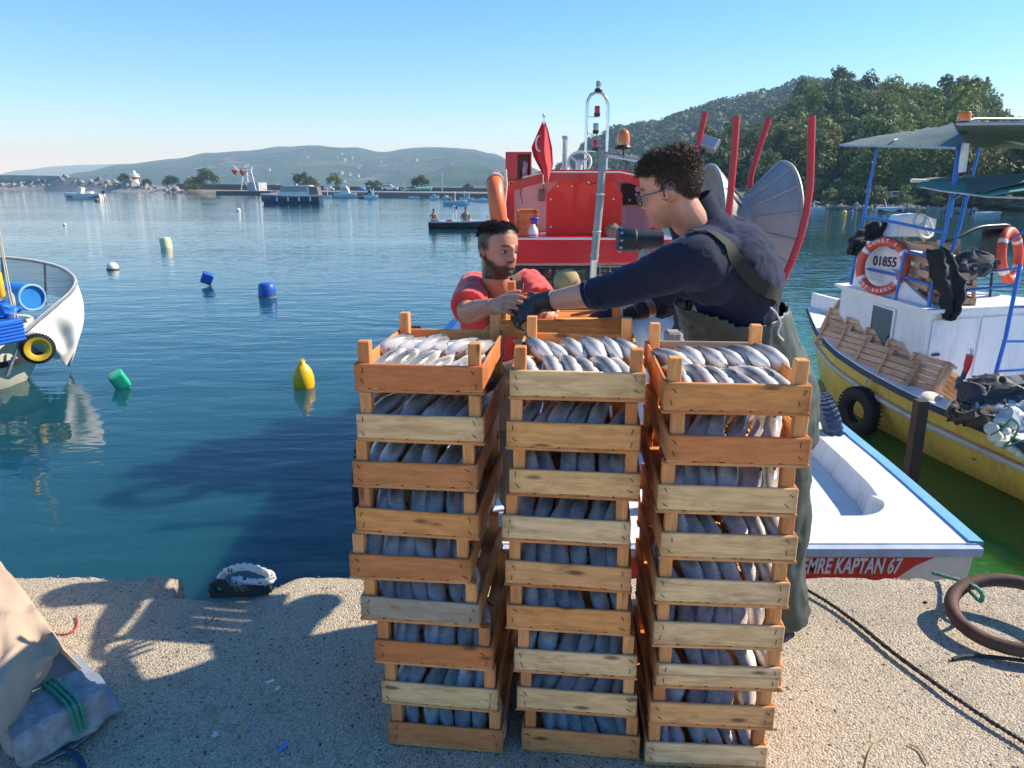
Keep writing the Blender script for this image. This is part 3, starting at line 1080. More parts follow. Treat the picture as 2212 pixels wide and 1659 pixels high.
a, c = at(1165, 413, 8.4), at(1176, 430, 8.4)
sx_.cbox(((a.x + c.x) / 2, 8.50, (a.z + c.z) / 2), (.07, .05, .13), b=.008)
sx_.build('switch_box', mat('grey_box', (.25, .26, .27), .4), EB, smooth=30)

# red locker with open door at the upper left
lk = MB()
a, c = at(1092, 328, 7.62), at(1148, 392, 7.62)
cx_, cz_ = (a.x + c.x) / 2, (a.z + c.z) / 2
W_, H_ = c.x - a.x, a.z - c.z
lk.box((a.x + .06, 7.80, cz_), (.12, .35, H_)); lk.box((a.x + .12 + (W_ - .12) / 2, 7.80, a.z - .012), (W_ - .12, .35, .024))
lk.box((a.x + .12 + (W_ - .12) / 2, 7.80, c.z + .012), (W_ - .12, .35, .024)); lk.box((a.x + .12 + (W_ - .12) / 2, 7.96, cz_), (W_ - .12, .03, H_ - .05)); lk.box((c.x - .008, 7.80, cz_), (.016, .35, H_ - .05))
lko = lk.build('red_locker', RED, EB)
bag = MB()
bag.ell((a.x + .12 + (W_ - .12) * .55, 7.78, cz_ - .03), ((W_ - .16) * .45, .1, H_ * .33), 12, 9)
for i, p in enumerate(bag.v): bag.v[i] = p + Vector((noise.noise(p * 17), noise.noise(p * 19 + Vector((3, 0, 0))), noise.noise(p * 23))) * .03
bag.build('crumpled_bag', mat('white_plastic_bag', (.72, .72, .72), .35, var=.1), lko)

# mast arch with lamps
ma = MB()
ma.tube([at(u, v, 8.7) for u, v in ((1264, 372), (1266, 300), (1268, 232), (1270, 216), (1277, 204), (1290, 199), (1303, 203), (1311, 214), (1314, 230), (1312, 290), (1309, 372))], .017, 10)
arch = ma.build('mast_arch', CHROME, EB, smooth=60)
for u, v, lens in ((1290, 240, REDLENS), (1287, 277, GLASSY), (1286, 314, REDLENS)):
    c = at(u, v, 8.7)
    br = MB(); br.tube([at(1266, v + 12, 8.7), at(u, v + 13, 8.7), at(u, v + 8, 8.7)], .007, 6)
    lo = br.build('lamp_bracket', CHROME, arch)
    b2 = MB(); b2.lathe([(.032, -.06), (.036, -.035), (.036, -.02), (.0, -.02)], 14, None, c); b2.build('lamp_base', BLACK, arch, smooth=40)
    l2 = MB(); l2.lathe([(.031, -.02), (.031, .045), (.026, .055), (.0, .056)], 14, None, c); l2.build('lamp_lens', lens, arch, smooth=40)
c = at(1293, 187, 8.7)
b2 = MB(); b2.lathe([(.036, -.065), (.045, -.05), (.045, -.035), (.034, -.02), (0, -.02)], 14, None, c); b2.build('lamp_base', BLACK, arch, smooth=40)
l2 = MB(); l2.lathe([(.030, -.02), (.030, .045), (.022, .06), (0, .061)], 14, None, c); l2.build('lamp_lens', GLASSY, arch, smooth=40)

# steering wheel on its console
sw = MB()
c = at(1252, 350, 8.35)
mw = rotm(62, 0, -8)
sw.torus(c, .125, .014, mw, 32, 8)
for k in range(3):
    a = 2 * math.pi * k / 3 + .5
    sw.tube([c + mw @ Vector((0, 0, -.02)), c + mw @ Vector((.125 * math.cos(a), .125 * math.sin(a), 0))], .012, 6)
sw.ell(c + mw @ Vector((0, 0, -.015)), (.04, .04, .02), 12, 6, mw)
sw.build('steering_wheel', CREAMW, EB, smooth=50)
cs = MB()
cs.tube([c + Vector((0, .04, -.02)), Vector((c.x, 8.52, zc0 - .05))], .04, 10); cs.box((CX, 8.42, zc0 + .012), (2 * HWD - .06, .3, .03))
cs.build('wheel_console', CREAMW, EB, smooth=40)
# clear lamp tube
tb = MB(); p = at(1220, 362, 8.2)
tb.tube([p, at(1220, 330, 8.2), at(1221, 300, 8.2)], [.03, .027, .027], 12); tbo = tb.build('lamp_tube', GLASSY, EB, smooth=50)
t2 = MB(); t2.lathe([(.034, 0), (.034, .035), (.0, .036)], 12, None, at(1221, 301, 8.2)); t2.build('tube_cap', mat('grey_cap', (.4, .45, .5), .4), tbo, smooth=40)
t3 = MB(); t3.lathe([(.05, -.05), (.05, 0), (.0, .0)], 12, None, p); t3.build('tube_foot', CREAMW, tbo, smooth=40)

# beacon on a light bar
p = at(1347, 300, 6.6)
bb = MB(); bb.lathe([(.055, -.055), (.056, .01), (.05, .045), (.036, .07), (.015, .083), (0, .084)], 20, None, p); bo = bb.build('beacon_lens', AMBER, EB, smooth=60)
b3 = MB(); b3.lathe([(.075, -.085), (.078, -.075), (.062, -.06), (.060, -.052), (0, -.052)], 20, None, p); b3.tube([p + Vector((0, 0, -.08)), at(1347, 348, 6.6)], .008, 6); b3.build('beacon_base', BLACK, bo, smooth=40)
lb = MB()
lb.tube([at(1301, 333, 6.6), at(1330, 337, 6.6), at(1365, 343, 6.6), at(1400, 350, 6.6), at(1520, 352, 6.6)], .024, 10)
lbo = lb.build('light_bar', GLASSY, EB, smooth=50)
lp = MB()
for k in range(8):
    lp.box(at(1308 + k * 11, 335 + k * 1.6, 6.6) + Vector((0, 0, .028)), (.012, .012, .018))
lp.tube([at(1303, 337, 6.58), at(1365, 346, 6.58), at(1400, 353, 6.58)], .008, 6)
lp.build('bar_clip', CREAMW, lbo)
sp = MB()
sp.tube([at(1303, 332, 6.55), at(1296, 430, 6.52), at(1283, 566, 6.48)], [.032, .034, .036], 10)
spo = sp.build('leaning_pole', mat('dull_grey_pole', (.34, .32, .29), .5, .3, var=.2, dirt=.4), EB, smooth=50)
s2 = MB()
for v, u in ((420, 1297), (500, 1289), (552, 1284)):
    s4 = MB(); s4.torus(at(u, v, 6.5), .036, .006, None, 14, 6); s4.build('rope_wrap', ROPEW, spo)
s2.tube([at(1283, 566, 6.45), at(1281, 585, 6.45), at(1290, 610, 6.45), at(1286, 660, 6.45), at(1284, 760, 6.45)], .006, 6)
s2.build('pole_lashing', ROPEW, spo)
pf = MB()
pf.tube([Vector((at(1283, 566, 6.48).x, 6.47, at(1283, 566, 6.48).z + .02)), Vector((at(1283, 566, 6.48).x - .02, 6.45, DECK))], .03, 8)
pf.build('pole_foot', CHROME, spo)
# flood lamp on a stalk
fl = MB()
c = at(1530, 311, 5.3)
mf = rotm(-35, 18, -30)
fl.cbox(c, (.14, .05, .10), mf, b=.008)
flo = fl.build('flood_lamp', mat('grey_lamp_case', (.22, .23, .25), .4, .5), EB, smooth=30)
f2 = MB(); f2.cbox(c + mf @ Vector((0, -.028, 0)), (.125, .008, .085), mf, b=.003); f2.build('lamp_glass', mat('lamp_face', (.45, .46, .48), .25, .3), flo)
f3 = MB(); f3.tube([c, at(1506, 345, 5.3), at(1500, 420, 5.4), Vector((at(1500, 420, 5.4).x, 5.4, DECK))], .014, 8); f3.build('lamp_stalk', BLACK, flo)

# net drum with red guard pipes
DC = at(1612, 482, 4.85)
mdr = rotm(0, 90, 0)
mdr = rotm(0, 0, 2) @ mdr
dr = MB()
prof = [(-.265, .365), (-.235, .355), (-.11, .20), (-.07, .165), (-.03, .165), (.01, .20), (.185, .375), (.205, .385)]
thick = [(x, r_ - .012) for x, r_ in reversed(prof)]
n = 40
rings = [[DC + mdr @ Vector((r_ * math.cos(2 * math.pi * j / n), r_ * math.sin(2 * math.pi * j / n), x)) for j in range(n)] for x, r_ in prof + thick]
dr.loft(rings, cap=False)
dr.torus(DC + mdr @ Vector((0, 0, .205)), .385, .014, mdr, 40, 8); dr.torus(DC + mdr @ Vector((0, 0, -.265)), .365, .014, mdr, 40, 8)
dro = dr.build('net_drum', ALU, EB, smooth=35)
for k in range(14):
    a = 2 * math.pi * k / 14
    for xa, ra, xb_, rb_ in ((.0, .185, .197, .38), (-.08, .18, -.255, .36)):
        rr = MB()
        d1 = Vector((math.cos(a), math.sin(a), 0))
        P0, P1 = DC + mdr @ (d1 * (ra + .008) + Vector((0, 0, xa))), DC + mdr @ (d1 * (rb_ + .002) + Vector((0, 0, xb_)))
        rr.tube([P0, P1], .011, 6)
        rr.build('drum_rib', ALU, dro)
ax = MB(); ax.tube([DC + mdr @ Vector((0, 0, -.36)), DC + mdr @ Vector((0, 0, .40))], .035, 12); ax.build('drum_axle', ALU, dro, smooth=50)
mo = MB(); mo.tube([DC + mdr @ Vector((0, 0, -.44)), DC + mdr @ Vector((0, 0, -.32))], .11, 18)
mo.build('drum_motor', mat('red_cast', (.45, .03, .03), .5, dirt=.5), dro, smooth=40)
for pts in (((1591, 250), (1586, 330), (1578, 420), (1572, 480), (1576, 560), (1600, 700)), ((1754, 250), (1752, 330), (1750, 400), (1742, 460), (1728, 515), (1708, 570), (1690, 606), (1660, 640), (1640, 700))):
    g = MB(); g.tube([at(u, v, 4.38) for u, v in pts], .021, 12); g.build('guard_pipe', REDP, EB, smooth=50)
for pts in (((1661, 256), (1640, 320), (1622, 380), (1615, 480), (1612, 700)), ((1524, 242), (1512, 292), (1500, 360), (1500, 480), (1520, 700))):
    g = MB(); g.tube([at(u, v, 5.3) for u, v in pts], .021, 12); g.build('guard_pipe', REDP, EB, smooth=50)
pd = MB()
pd.cbox((DC.x, 4.95, (DECK + .9) / 2), (.26, .5, .9 - DECK), b=.03)
pd.cbox((DC.x, 4.95, 1.12), (.07, .12, .46), b=.01)
pd.build('drum_pedestal', mat('grey_steel', (.33, .34, .35), .5, .3, dirt=.4), EB, smooth=30)
wp = MB(); p0 = at(1459, 640, 3.9); wp.cbox((p0.x, 3.9, .25), (.085, .10, 1.22), b=.012)
wp.build('mooring_post', mat('weathered_grey_wood', (.30, .27, .24), .8, var=.3, stretch=(8, 8, 1)), EB)
hb = MB()
hb.cbox((.95, 6.0, (DECK + .005 + .115) / 2), (1.6, 1.5, .11 - DECK), b=.03)
hb.build('deck_hatch', WHITE_IN, EB, smooth=30)

# flag on its staff
fs = MB(); fs.tube([at(1175, 252, 7.45), at(1174, 398, 7.45)], .009, 8); fs.ell(at(1175, 250, 7.45), (.014, .014, .02), 8, 6)
staff = fs.build('flag_staff', CHROME, EB, smooth=50)
def flagpt(a, b):
    # a across the hanging cloth, b down; gathered at the staff top, draped in folds
    v = 262 + 125 * b + 8 * math.sin(a * 3.1)
    left = tab([(0, 1172), (.15, 1164), (.45, 1148), (.6, 1152), (.8, 1165), (1, 1180)], b)
    right = tab([(0, 1177), (.15, 1184), (.45, 1193), (.75, 1195), (1, 1186)], b)
    p = at(left + (right - left) * a, v, 7.42)
    p.y += .055 * math.sin(a * 7.5 + .6) * min(1, b * 2.2) - .03
    return p
fm = MB(); fm.sheet(flagpt, 26, 26, .003)
flag = fm.build('flag', mat('red_flag_cloth', (.60, .008, .018), .7, var=.06, sheen=.2), staff, smooth=80)
cm = MB()
rows = []
for k in range(15):
    a = R(70 + 225 * k / 14)
    w = .030 * math.sin(math.pi * (k + .25) / 14.5)
    cu, cv = 1164, 311
    du, dv = math.cos(a), -math.sin(a)
    def onflag(rr):
        p = at(cu + du * rr * .75, cv + dv * rr * 1.5, 7.42); p.y -= .092; return p
    rows.append([onflag(11.5), onflag(11.5 - w * 150)])
cm.loft([[p for p, _ in rows], [q for _, q in rows]], cap=False, closed=False)
cmm = MB(); N_ = len(rows)
cmm.put([p for p, _ in rows] + [q for _, q in rows] + [p + Vector((0, .004, 0)) for p, _ in rows] + [q + Vector((0, .004, 0)) for _, q in rows],
        [(i, i + 1, N_ + i + 1, N_ + i) for i in range(N_ - 1)] + [(2 * N_ + i, 3 * N_ + i, 3 * N_ + i + 1, 2 * N_ + i + 1) for i in range(N_ - 1)] + [(i, 2 * N_ + i, 2 * N_ + i + 1, i + 1) for i in range(N_ - 1)] + [(N_ + i, N_ + i + 1, 3 * N_ + i + 1, 3 * N_ + i) for i in range(N_ - 1)])
cmm.build('crescent', mat('white_cloth_print', (.78, .76, .76), .7), flag)

# ---- things carried on the boat
lf = MB()
c = at(1076, 452, 7.1)
lf.torus(c, .27, .078, rotm(0, 84, 0), 36, 12)
lbuoy = lf.build('lifebuoy', ORANGE, smooth=60)
setp(lbuoy, 'orange lifebuoy seen edge-on at the left of the red cabin', 'lifebuoy')
lr = MB()
for k in range(4):
    a = math.pi / 2 * k + .4
    m_ = rotm(0, 84, 0) @ rotm(0, 0, math.degrees(a)) @ rotm(90, 0, 0)
    lq = MB(); lq.torus(c + rotm(0, 84, 0) @ Vector((.27 * math.cos(a), .27 * math.sin(a), 0)), .085, .010, m_, 16, 6); lq.build('strap_band', ROPEW, lbuoy, smooth=50)
lr.tube([at(1092, 366, 7.0), at(1094, 400, 7.0), at(1090, 440, 7.0), at(1093, 480, 7.0)], .012, 6)
lr.build('grab_rope', ROPEW, lbuoy, smooth=50)

sb = MB()
p = at(1151, 512, 7.5); p.z = z_w1 + .008
prof = [(.050, 0), (.055, .01), (.055, .05), (.048, .075), (.028, .105), (.022, .125), (0, .126)]
sb.lathe(prof, 18, None, p)
sbo = sb.build('spray_bottle', mat('white_bottle', (.78, .77, .74), .4), smooth=50)
setp(sbo, 'white spray bottle with blue trigger head on the red ledge', 'bottle')
s2 = MB(); q0 = p + Vector((0, 0, .126))
s2.lathe([(.018, 0), (.018, .03), (.0, .031)], 12, None, q0); s2.cbox(q0 + Vector((.012, 0, .05)), (.085, .026, .032), b=.008); s2.tube([q0 + Vector((.04, 0, .035)), q0 + Vector((.03, 0, .005))], .006, 6)
s2.build('trigger_head', mat('blue_plastic', (.02, .05, .5), .4), sbo, smooth=40)
s3 = MB(); s3.lathe([(.0562, .012), (.0562, .024), (.054, .024), (.054, .012)], 18, None, p); s3.build('blue_band', mat('blue_band', (.05, .15, .6), .5), sbo)

p = at(1131, 512, 7.52)
wcr = make_crate('wooden_crate', 'empty pine crate stood on end on the red ledge', None, (p.x - .085, 7.62, z_w1 + .012 + .0), (R(0), R(0), R(0)), W_PALE, side=W_PALE, post=W_PALE, staples=False)
wcr.rotation_euler = (R(90), R(90), R(10)); wcr.scale = (.78, .46, .9)
wcr.location = (p.x - .085, 7.64, z_w1 + .142)

# crates of fish on the hatch
k = 0
lbls = ['left fish crate on boat hatch', 'middle fish crate below cabin window', 'rear fish crate beside black hose', 'low fish crate by white sacks', 'low fish crate on boat hatch']
for (u, Y, yaw, base) in ((1262, 5.75, 2, .255), (1335, 6.25, -3, .255), (1392, 6.0, 4, .255), (1372, 5.45, -2, .118), (1300, 5.45, 1, .118)):
    x = at(u, 720, Y).x
    c = make_crate('fish_crate', lbls[k], 'fish crates on the boat deck', (x, Y, base), (0, 0, R(yaw)), W_ORNG, side=W_ORNG, rng=rng, staples=False)
    if base > .2:
        c2 = make_crate('fish_crate', 'bottom crate underneath the ' + lbls[k], 'fish crates on the boat deck', (x + .01, Y + .01, .118), (0, 0, R(yaw + 2)), W_ORNG, side=W_ORNG, rng=rng, staples=False)
    for row in range(2):
        for f in range(6):
            put_fish(c, (f - 2.5) * .051, .15 + .19 * row, .058 + .012 * row, 90 + rng.uniform(8, 24), 2, -40, 1.0, ORF[f] + ' in %s row of ' % ('front', 'back')[row] + lbls[k].replace(' fish', ''), 'fish in the crates on the boat deck', rng)
    k += 1

# crumpled white sacks beside the hose
def sack(name, c, d, label, m, seed, amp=.03, sub=(20, 14), cat='sack', sc=9, group=None):
    b = MB(); b.ell(c, d, sub[0], sub[1])
    c = Vector(c)
    for i, p in enumerate(b.v):
        q_ = p * sc + Vector((seed, 0, 0))
        nd = noise.noise_vector(q_) * amp + noise.noise_vector(q_ * 2.7) * amp * .45
        b.v[i] = p + nd
        if b.v[i].z < c.z - d[2] * .7: b.v[i].z = c.z - d[2] * .7
    return setp(b.build(name, m, smooth=70), label, cat, group)
SACKM = mat('white_sackcloth', (.58, .56, .53), .8, var=.12, scale=12, bump=.4, bscale=30, bdist=.02)
p = at(1412, 722, 5.0); sack('sack', p + Vector((0, 0, .0)), (.19, .17, .16), 'crumpled white sack behind the middle crate stack', SACKM, 2)
p = at(1434, 690, 5.3); sack('sack', p, (.15, .15, .12), 'folded pale sack lying under the black hose', SACKM, 7)
stf = MB(); q1 = at(1412, 722, 5.0)
stf.cbox((q1.x + .06, 5.15, (DECK + q1.z - .11) / 2), (.62, .62, q1.z - .11 - DECK), b=.02)
stf.build('fish_bin', mat('grey_bin', (.36, .40, .45), .5, dirt=.4), EB, smooth=30)
ho_ = MB()
ho_.tube([at(u, v, 4.3) for u, v in ((1405, 640), (1425, 620), (1447, 632), (1462, 665), (1466, 700), (1455, 725), (1440, 742), (1425, 790))], .028, 10)
for k in range(16):
    pass
setp(ho_.build('hose', mat('black_hose', (.02, .02, .022), .5, bump=.4, bscale=70), smooth=50), 'black ribbed hose looping behind the stretched arm', 'hose')

# tyre fenders
tyre('tyre_fender', (XC - 1.71, 4.35, -.24), rotm(0, 90, 4), .22, .085, 'black tyre fender on the boat side beside the left crate stack', 'tyre', 'tyre fenders of the moored boat')
tyre('tyre_fender', (XC - 1.76, 6.9, -.02), rotm(0, 90, -2), .22, .085, 'black tyre fender peeping over behind the top left crate', 'tyre', 'tyre fenders of the moored boat')
p = at(1784, 925, 5.0)
tyre('tyre_fender', (p.x + .02, 5.05, p.z), rotm(6, 78, 0), .17, .07, 'blue-black tyre fender beside the green waders', 'tyre', 'tyre fenders of the moored boat', rubber=mat('blue_worn_rubber', (.05, .08, .13), .6, var=.35, scale=25))

# ---- hydraulic motor, rope bag and wiring on the red boat
hm_ = MB()
a, c = at(1336, 517, 5.6), at(1430, 519, 5.6)
ax_ = (c - a).normalized(); mm = ax_.to_track_quat('Z', 'Y').to_matrix(); Lh = (c - a).length
hm_.lathe([(.02, -.012), (.085, -.01), (.092, .0), (.092, .12), (.075, .135), (.072, Lh), (0, Lh)], 26, mm, a)
hmo = hm_.build('hydraulic_motor', mat('dark_navy_casting', (.018, .024, .034), .45, var=.2, bump=.15), EB, smooth=40)
for k in range(10):
    an = 2 * math.pi * k / 10; b = MB(); b.lathe([(.011, -.012), (.011, .012), (0, .013)], 8, mm, a + mm @ Vector((.088 * math.cos(an), .088 * math.sin(an), .01))); b.build('bolt', CHROME, hmo, smooth=40)
b = MB(); b.tube([a * .4 + c * .6, Vector(((a * .4 + c * .6).x, 5.62, DECK))], .045, 10); b.build('motor_stand', mat('grey_steel', (.33, .34, .35), .5, .3), hmo, smooth=40)
q_ = at(1324, 500, 7.4); q_.z = z_w1 + .075
b = MB(); b.ell(q_, (.075, .09, .075), 20, 14)
for i, p in enumerate(b.v): b.v[i] = p + noise.noise_vector(p * 30) * .012
setp(b.build('rope_bundle', mat('brown_hemp', (.22, .16, .11), .9, var=.3, scale=30, bump=.6, bscale=80), smooth=60), 'round brown rope bundle on the ledge beside the red panel', 'bundle')
for k, pts in enumerate((((1172, 392, 7.7), (1176, 405, 7.7), (1171, 418, 7.8)), ((1350, 343, 6.58), (1356, 356, 6.6), (1350, 366, 6.9)), ((1376, 348, 6.58), (1370, 362, 6.7), (1374, 372, 7.2)), ((1128, 400, 7.55), (1124, 420, 7.6), (1128, 440, 7.7)), ((1268, 392, 7.7), (1275, 399, 7.7), (1290, 394, 7.7)))):
    b = MB(); b.tube(smooth_path_([at(*q) for q in pts]), .0055, 5); b.build('cable', BLACK, EB)
for u, v in ((1235, 402), (1205, 402), (1300, 402), (1325, 430), (1190, 430), (1325, 490), (1190, 490)):
    b = MB(); b.lathe([(.011, -.004), (.011, .004), (0, .006)], 8, rotm(90, 0, 0), at(u, v, 7.742)); b.build('panel_bolt', CHROME, pno, smooth=40)
b = MB(); b.cbox((CX + .02, 7.405, z_w1 - .006), (2 * HWD + .10, .012, .02), b=.003); b.build('ledge_trim', WHITE, EB)
b = MB(); b.tube([at(1128, 384, 7.48), at(1180, 372, 7.48), at(1340, 372, 7.48), at(1395, 384, 7.48)], .007, 6); b.build('beam_wire', ROPEW, EB)
# ================================================================ people
from mathutils.bvhtree import BVHTree


def remeshed(mb, voxel, it=2, fac=.5):
    me = mb.mesh('tmp')
    ob = bpy.data.objects.new('tmp', me)
    COL.objects.link(ob)
    r_ = ob.modifiers.new('r', 'REMESH')
    r_.mode = 'VOXEL'
    r_.voxel_size = voxel
    if it:
        s = ob.modifiers.new('s', 'SMOOTH')
        s.iterations = it
        s.factor = fac
    dg = bpy.context.evaluated_depsgraph_get()
    out = bpy.data.meshes.new_from_object(ob.evaluated_get(dg))
    bpy.data.objects.remove(ob)
    bpy.data.meshes.remove(me)
    out.materials.clear()
    out.shade_smooth()
    return out


def oval(c, wd, fd, a, b, n=24, p=1.0):
    c, wd, fd = Vector(c), Vector(wd).normalized(), Vector(fd).normalized()
    out = []
    for j in range(n):
        t = 2 * math.pi * j / n
        ca, sa = math.cos(t), math.sin(t)
        out.append(c + wd * (a * math.copysign(abs(ca) ** p, ca)) + fd * (b * math.copysign(abs(sa) ** p, sa)))
    return out


def smooth_path(P, k=4):
    """Catmull-Rom through the joints"""
    P = [Vector(p) for p in P]
    Q = [P[0] * 2 - P[1]] + P + [P[-1] * 2 - P[-2]]
    out = []
    for i in range(1, len(Q) - 2):
        for j in range(k):
            t = j / k
            out.append(.5 * ((2 * Q[i]) + (Q[i + 1] - Q[i - 1]) * t + (2 * Q[i - 1] - 5 * Q[i] + 4 * Q[i + 1] - Q[i + 2]) * t * t + (3 * Q[i] - Q[i - 1] - 3 * Q[i + 1] + Q[i + 2]) * t ** 3))
    return out + [P[-1]]


def smooth_vals(r_, k=4):
    out = []
    for a, b in zip(r_, r_[1:]):
        for j in range(k): out.append(a + (b - a) * j / k)
    return out + [r_[-1]]


def limb(mb, P, r_, n=16, k=4):
    mb.tube(smooth_path(P, k), smooth_vals(r_, k), n)


HP = [(.119, .012, -.030, .016), (.114, .040, -.058, .040), (.104, .058, -.077, .056), (.086, .073, -.092, .067), (.062, .083, -.099, .073), (.035, .088, -.101, .0755), (.012, .087, -.099, .0755), (-.008, .081, -.095, .073), (-.030, .081, -.085, .0695), (-.050, .082, -.070, .064), (-.068, .082, -.052, .058), (-.084, .080, -.034, .050), (-.098, .076, -.014, .040), (-.109, .064, .006, .028), (-.116, .046, .020, .014)]


def head_geo(mb, M, nose=1.0):
    lv = 54
    rings = []
    zs = [HP[0][0] + (HP[-1][0] - HP[0][0]) * i / lv for i in range(lv + 1)]

    def row(z):
        for a, b in zip(HP, HP[1:]):
            if a[0] >= z >= b[0]:
                t = (a[0] - z) / (a[0] - b[0])
                return [a[i] + (b[i] - a[i]) * t for i in (1, 2, 3)]
        return HP[-1][1:]
    G = lambda x, s: math.exp(-(x / s) ** 2)
    for z in zs:
        xf, xb, w = row(z)
        cx, hx = (xf + xb) / 2, (xf - xb) / 2
        ring = []
        for j in range(56):
            a = 2 * math.pi * j / 56
            ca, sa = math.cos(a), math.sin(a)
            x = cx + hx * math.copysign(abs(ca) ** .92, ca)
            y = w * math.copysign(abs(sa) ** .88, sa)
            if ca > 0:
                d = 0
                if -.05 < z < .022:
                    gz_ = (.016 - z) / .050
                    gz_ = max(0, min(1, gz_))
                    fall = 1 if z > -.036 else max(0, 1 - (-.036 - z) / .010)
                    d += nose * (.006 + .022 * gz_) * fall * G(y, .0085 + .006 * gz_) * (1 if z < .012 else max(0, (.022 - z) / .01))
                    d += nose * .006 * G(abs(y) - .013, .006) * G(z + .034, .007)
                d -= .0105 * G(abs(y) - .031, .016) * G(z + .004, .012)
                d += .0050 * G(abs(y) - .025, .028) * G(z - .017, .007)
                d += .0035 * G(abs(y) - .048, .016) * G(z + .028, .014)
                d += .0065 * G(y, .022) * (G(z + .056, .0055) + 1.05 * G(z + .069, .006)) - .004 * G(y, .02) * G(z + .0625, .003)
                d -= .004 * G(y, .02) * G(z + .081, .006)
                d += .007 * G(y, .021) * G(z + .100, .012)
                x += d * ca ** .4
            ring.append(M @ Vector((x, y, z)))
        rings.append(ring)
    mb.loft(rings)
    for s in (-1, 1):                      # ears
        pts = []
        for k in range(15):
            a = R(-60 + 300 * k / 14)
            pts.append(M @ Vector((-.016 - .014 * math.cos(a) - .004 * math.sin(a), s * (.079 + .007 * (1 - abs(math.cos(a / 2))) + .004), -.006 + .029 * math.sin(a))))
        mb.tube(pts, .0052, 8)
        mb.ell(M @ Vector((-.012, s * .077, -.008)), (.013, .006, .022), 10, 7, M.to_3x3())
        mb.ell(M @ Vector((-.008, s * .079, -.032)), (.008, .005, .008), 8, 6, M.to_3x3())


def mat_skin(name):
    t = NT(name)
    at_ = t.add('ShaderNodeAttribute', attribute_name='skin').outputs['Color']
    n = t.noise(t.coord('Object'), 90, 4, .6)
    c = t.mix(t.math('MULTIPLY', t.ramp(n, [(.4, 0), (.65, 1)]), .22), at_, (.32, .12, .075))
    t.P(Base_Color=c, Roughness=.48, Normal=t.bump(t.noise(t.coord('Object'), 320, 3), .15, .002))
    t.p.inputs['Subsurface Weight'].default_value = .12
    t.p.inputs['Subsurface Radius'].default_value = (.012, .004, .002)
    return t.mat


SKIN = mat_skin('skin')


def paint_skin(me, fn):
    ca = me.color_attributes.new('skin', 'FLOAT_COLOR', 'POINT')
    buf = []
    for v in me.vertices:
        c = fn(v.co)
        buf.extend((c[0], c[1], c[2], 1.0))
    ca.data.foreach_set('color', buf)


def lerp3(a, b, t): return tuple(x + (y - x) * t for x, y in zip(a, b))


def sstep(a, b, x):
    t = max(0, min(1, (x - a) / (b - a)))
    return t * t * (3 - 2 * t)


def face_colour(M, skin, beard, lips=(.30, .085, .07), hair=(.02, .014, .010), hairline=.060, beardy=True, brow=True):
    Mi = M.inverted()

    def fn(co):
        p = Mi @ co
        c = skin
        if abs(p.x) > .16 or abs(p.z) > .17: return c
        nz = noise.noise(co * 55) * .006
        front = p.x > -.012
        if p.x > .05:
            l = math.exp(-(p.y / .024) ** 4) * math.exp(-((p.z + .0625) / .0095) ** 2)
            c = lerp3(c, lips, min(1, l * 1.0))
            if brow:
                b = math.exp(-((abs(p.y) - .033) / .019) ** 4) * math.exp(-((p.z - .0165 - .004 * math.cos((abs(p.y) - .03) * 60)) / .0042) ** 2)
                c = lerp3(c, hair, min(1, 1.3 * b))
                e = math.exp(-((abs(p.y) - .032) / .015) ** 4) * math.exp(-((p.z + .0005) / .0022) ** 2)
                c = lerp3(c, (.03, .018, .014), min(1, e))
        if p.z > -.125 and beardy:
            # jaw, chin, moustache
            line = -.040 - .020 * sstep(.02, .06, p.x) + .030 * sstep(.012, -.012, p.x)
            bz = sstep(line + .010, line - .012, p.z + nz) * sstep(-.040, -.012, p.x)
            mouth = math.exp(-(p.y / .021) ** 4) * math.exp(-((p.z + .063) / .0095) ** 4)
            mo = math.exp(-(p.y / .028) ** 4) * math.exp(-((p.z + .0485) / .006) ** 2) if p.x > .05 else 0
            bz = max(bz * (1 - .95 * mouth if p.x > .05 else 1), mo)
            c = lerp3(c, beard, min(1, bz))
        # scalp
        hl = hairline - .035 * sstep(.05, -.02, p.x) - .055 * sstep(-.0, -.05, p.x)
        s_ = sstep(hl - .008, hl + .006, p.z + nz)
        side = sstep(.03, .005, p.x) * sstep(-.012 - .03 * sstep(-.02, -.06, p.x), .012, p.z) * (1 if p.x > -.5 else 0)
        c = lerp3(c, hair, min(1, max(s_, .85 * side)))
        return c
    return fn


def eye_mat():
    t = NT('eye')
    sep = t.add('ShaderNodeSeparateXYZ', {'Vector': t.coord('Object')})
    rr = t.math('SQRT', t.math('ADD', t.math('POWER', sep.outputs['Y'], 2), t.math('POWER', sep.outputs['Z'], 2)))
    fr = t.math('GREATER_THAN', sep.outputs['X'], 0)
    iris = t.math('MULTIPLY', t.math('LESS_THAN', rr, .0062), fr)
    c = t.mix(iris, (.42, .37, .34), (.022, .012, .008))
    t.P(Base_Color=c, Roughness=.12)
    return t.mat


EYE = eye_mat()


def add_eyes(M, parent, look=(0, 0)):
    b = MB(); b.ell((0, 0, 0), (.0112, .0115, .0068), 14, 10)
    me = b.mesh('eye', EYE, 80)
    for s in (-1, 1):
        o = link('eye', me, parent, True)
        o.matrix_parent_inverse = parent.matrix_basis.inverted()
        o.matrix_basis = M @ Matrix.Translation((.0665, s * .032, -.0045)) @ rotm(0, look[1], look[0]).to_4x4()


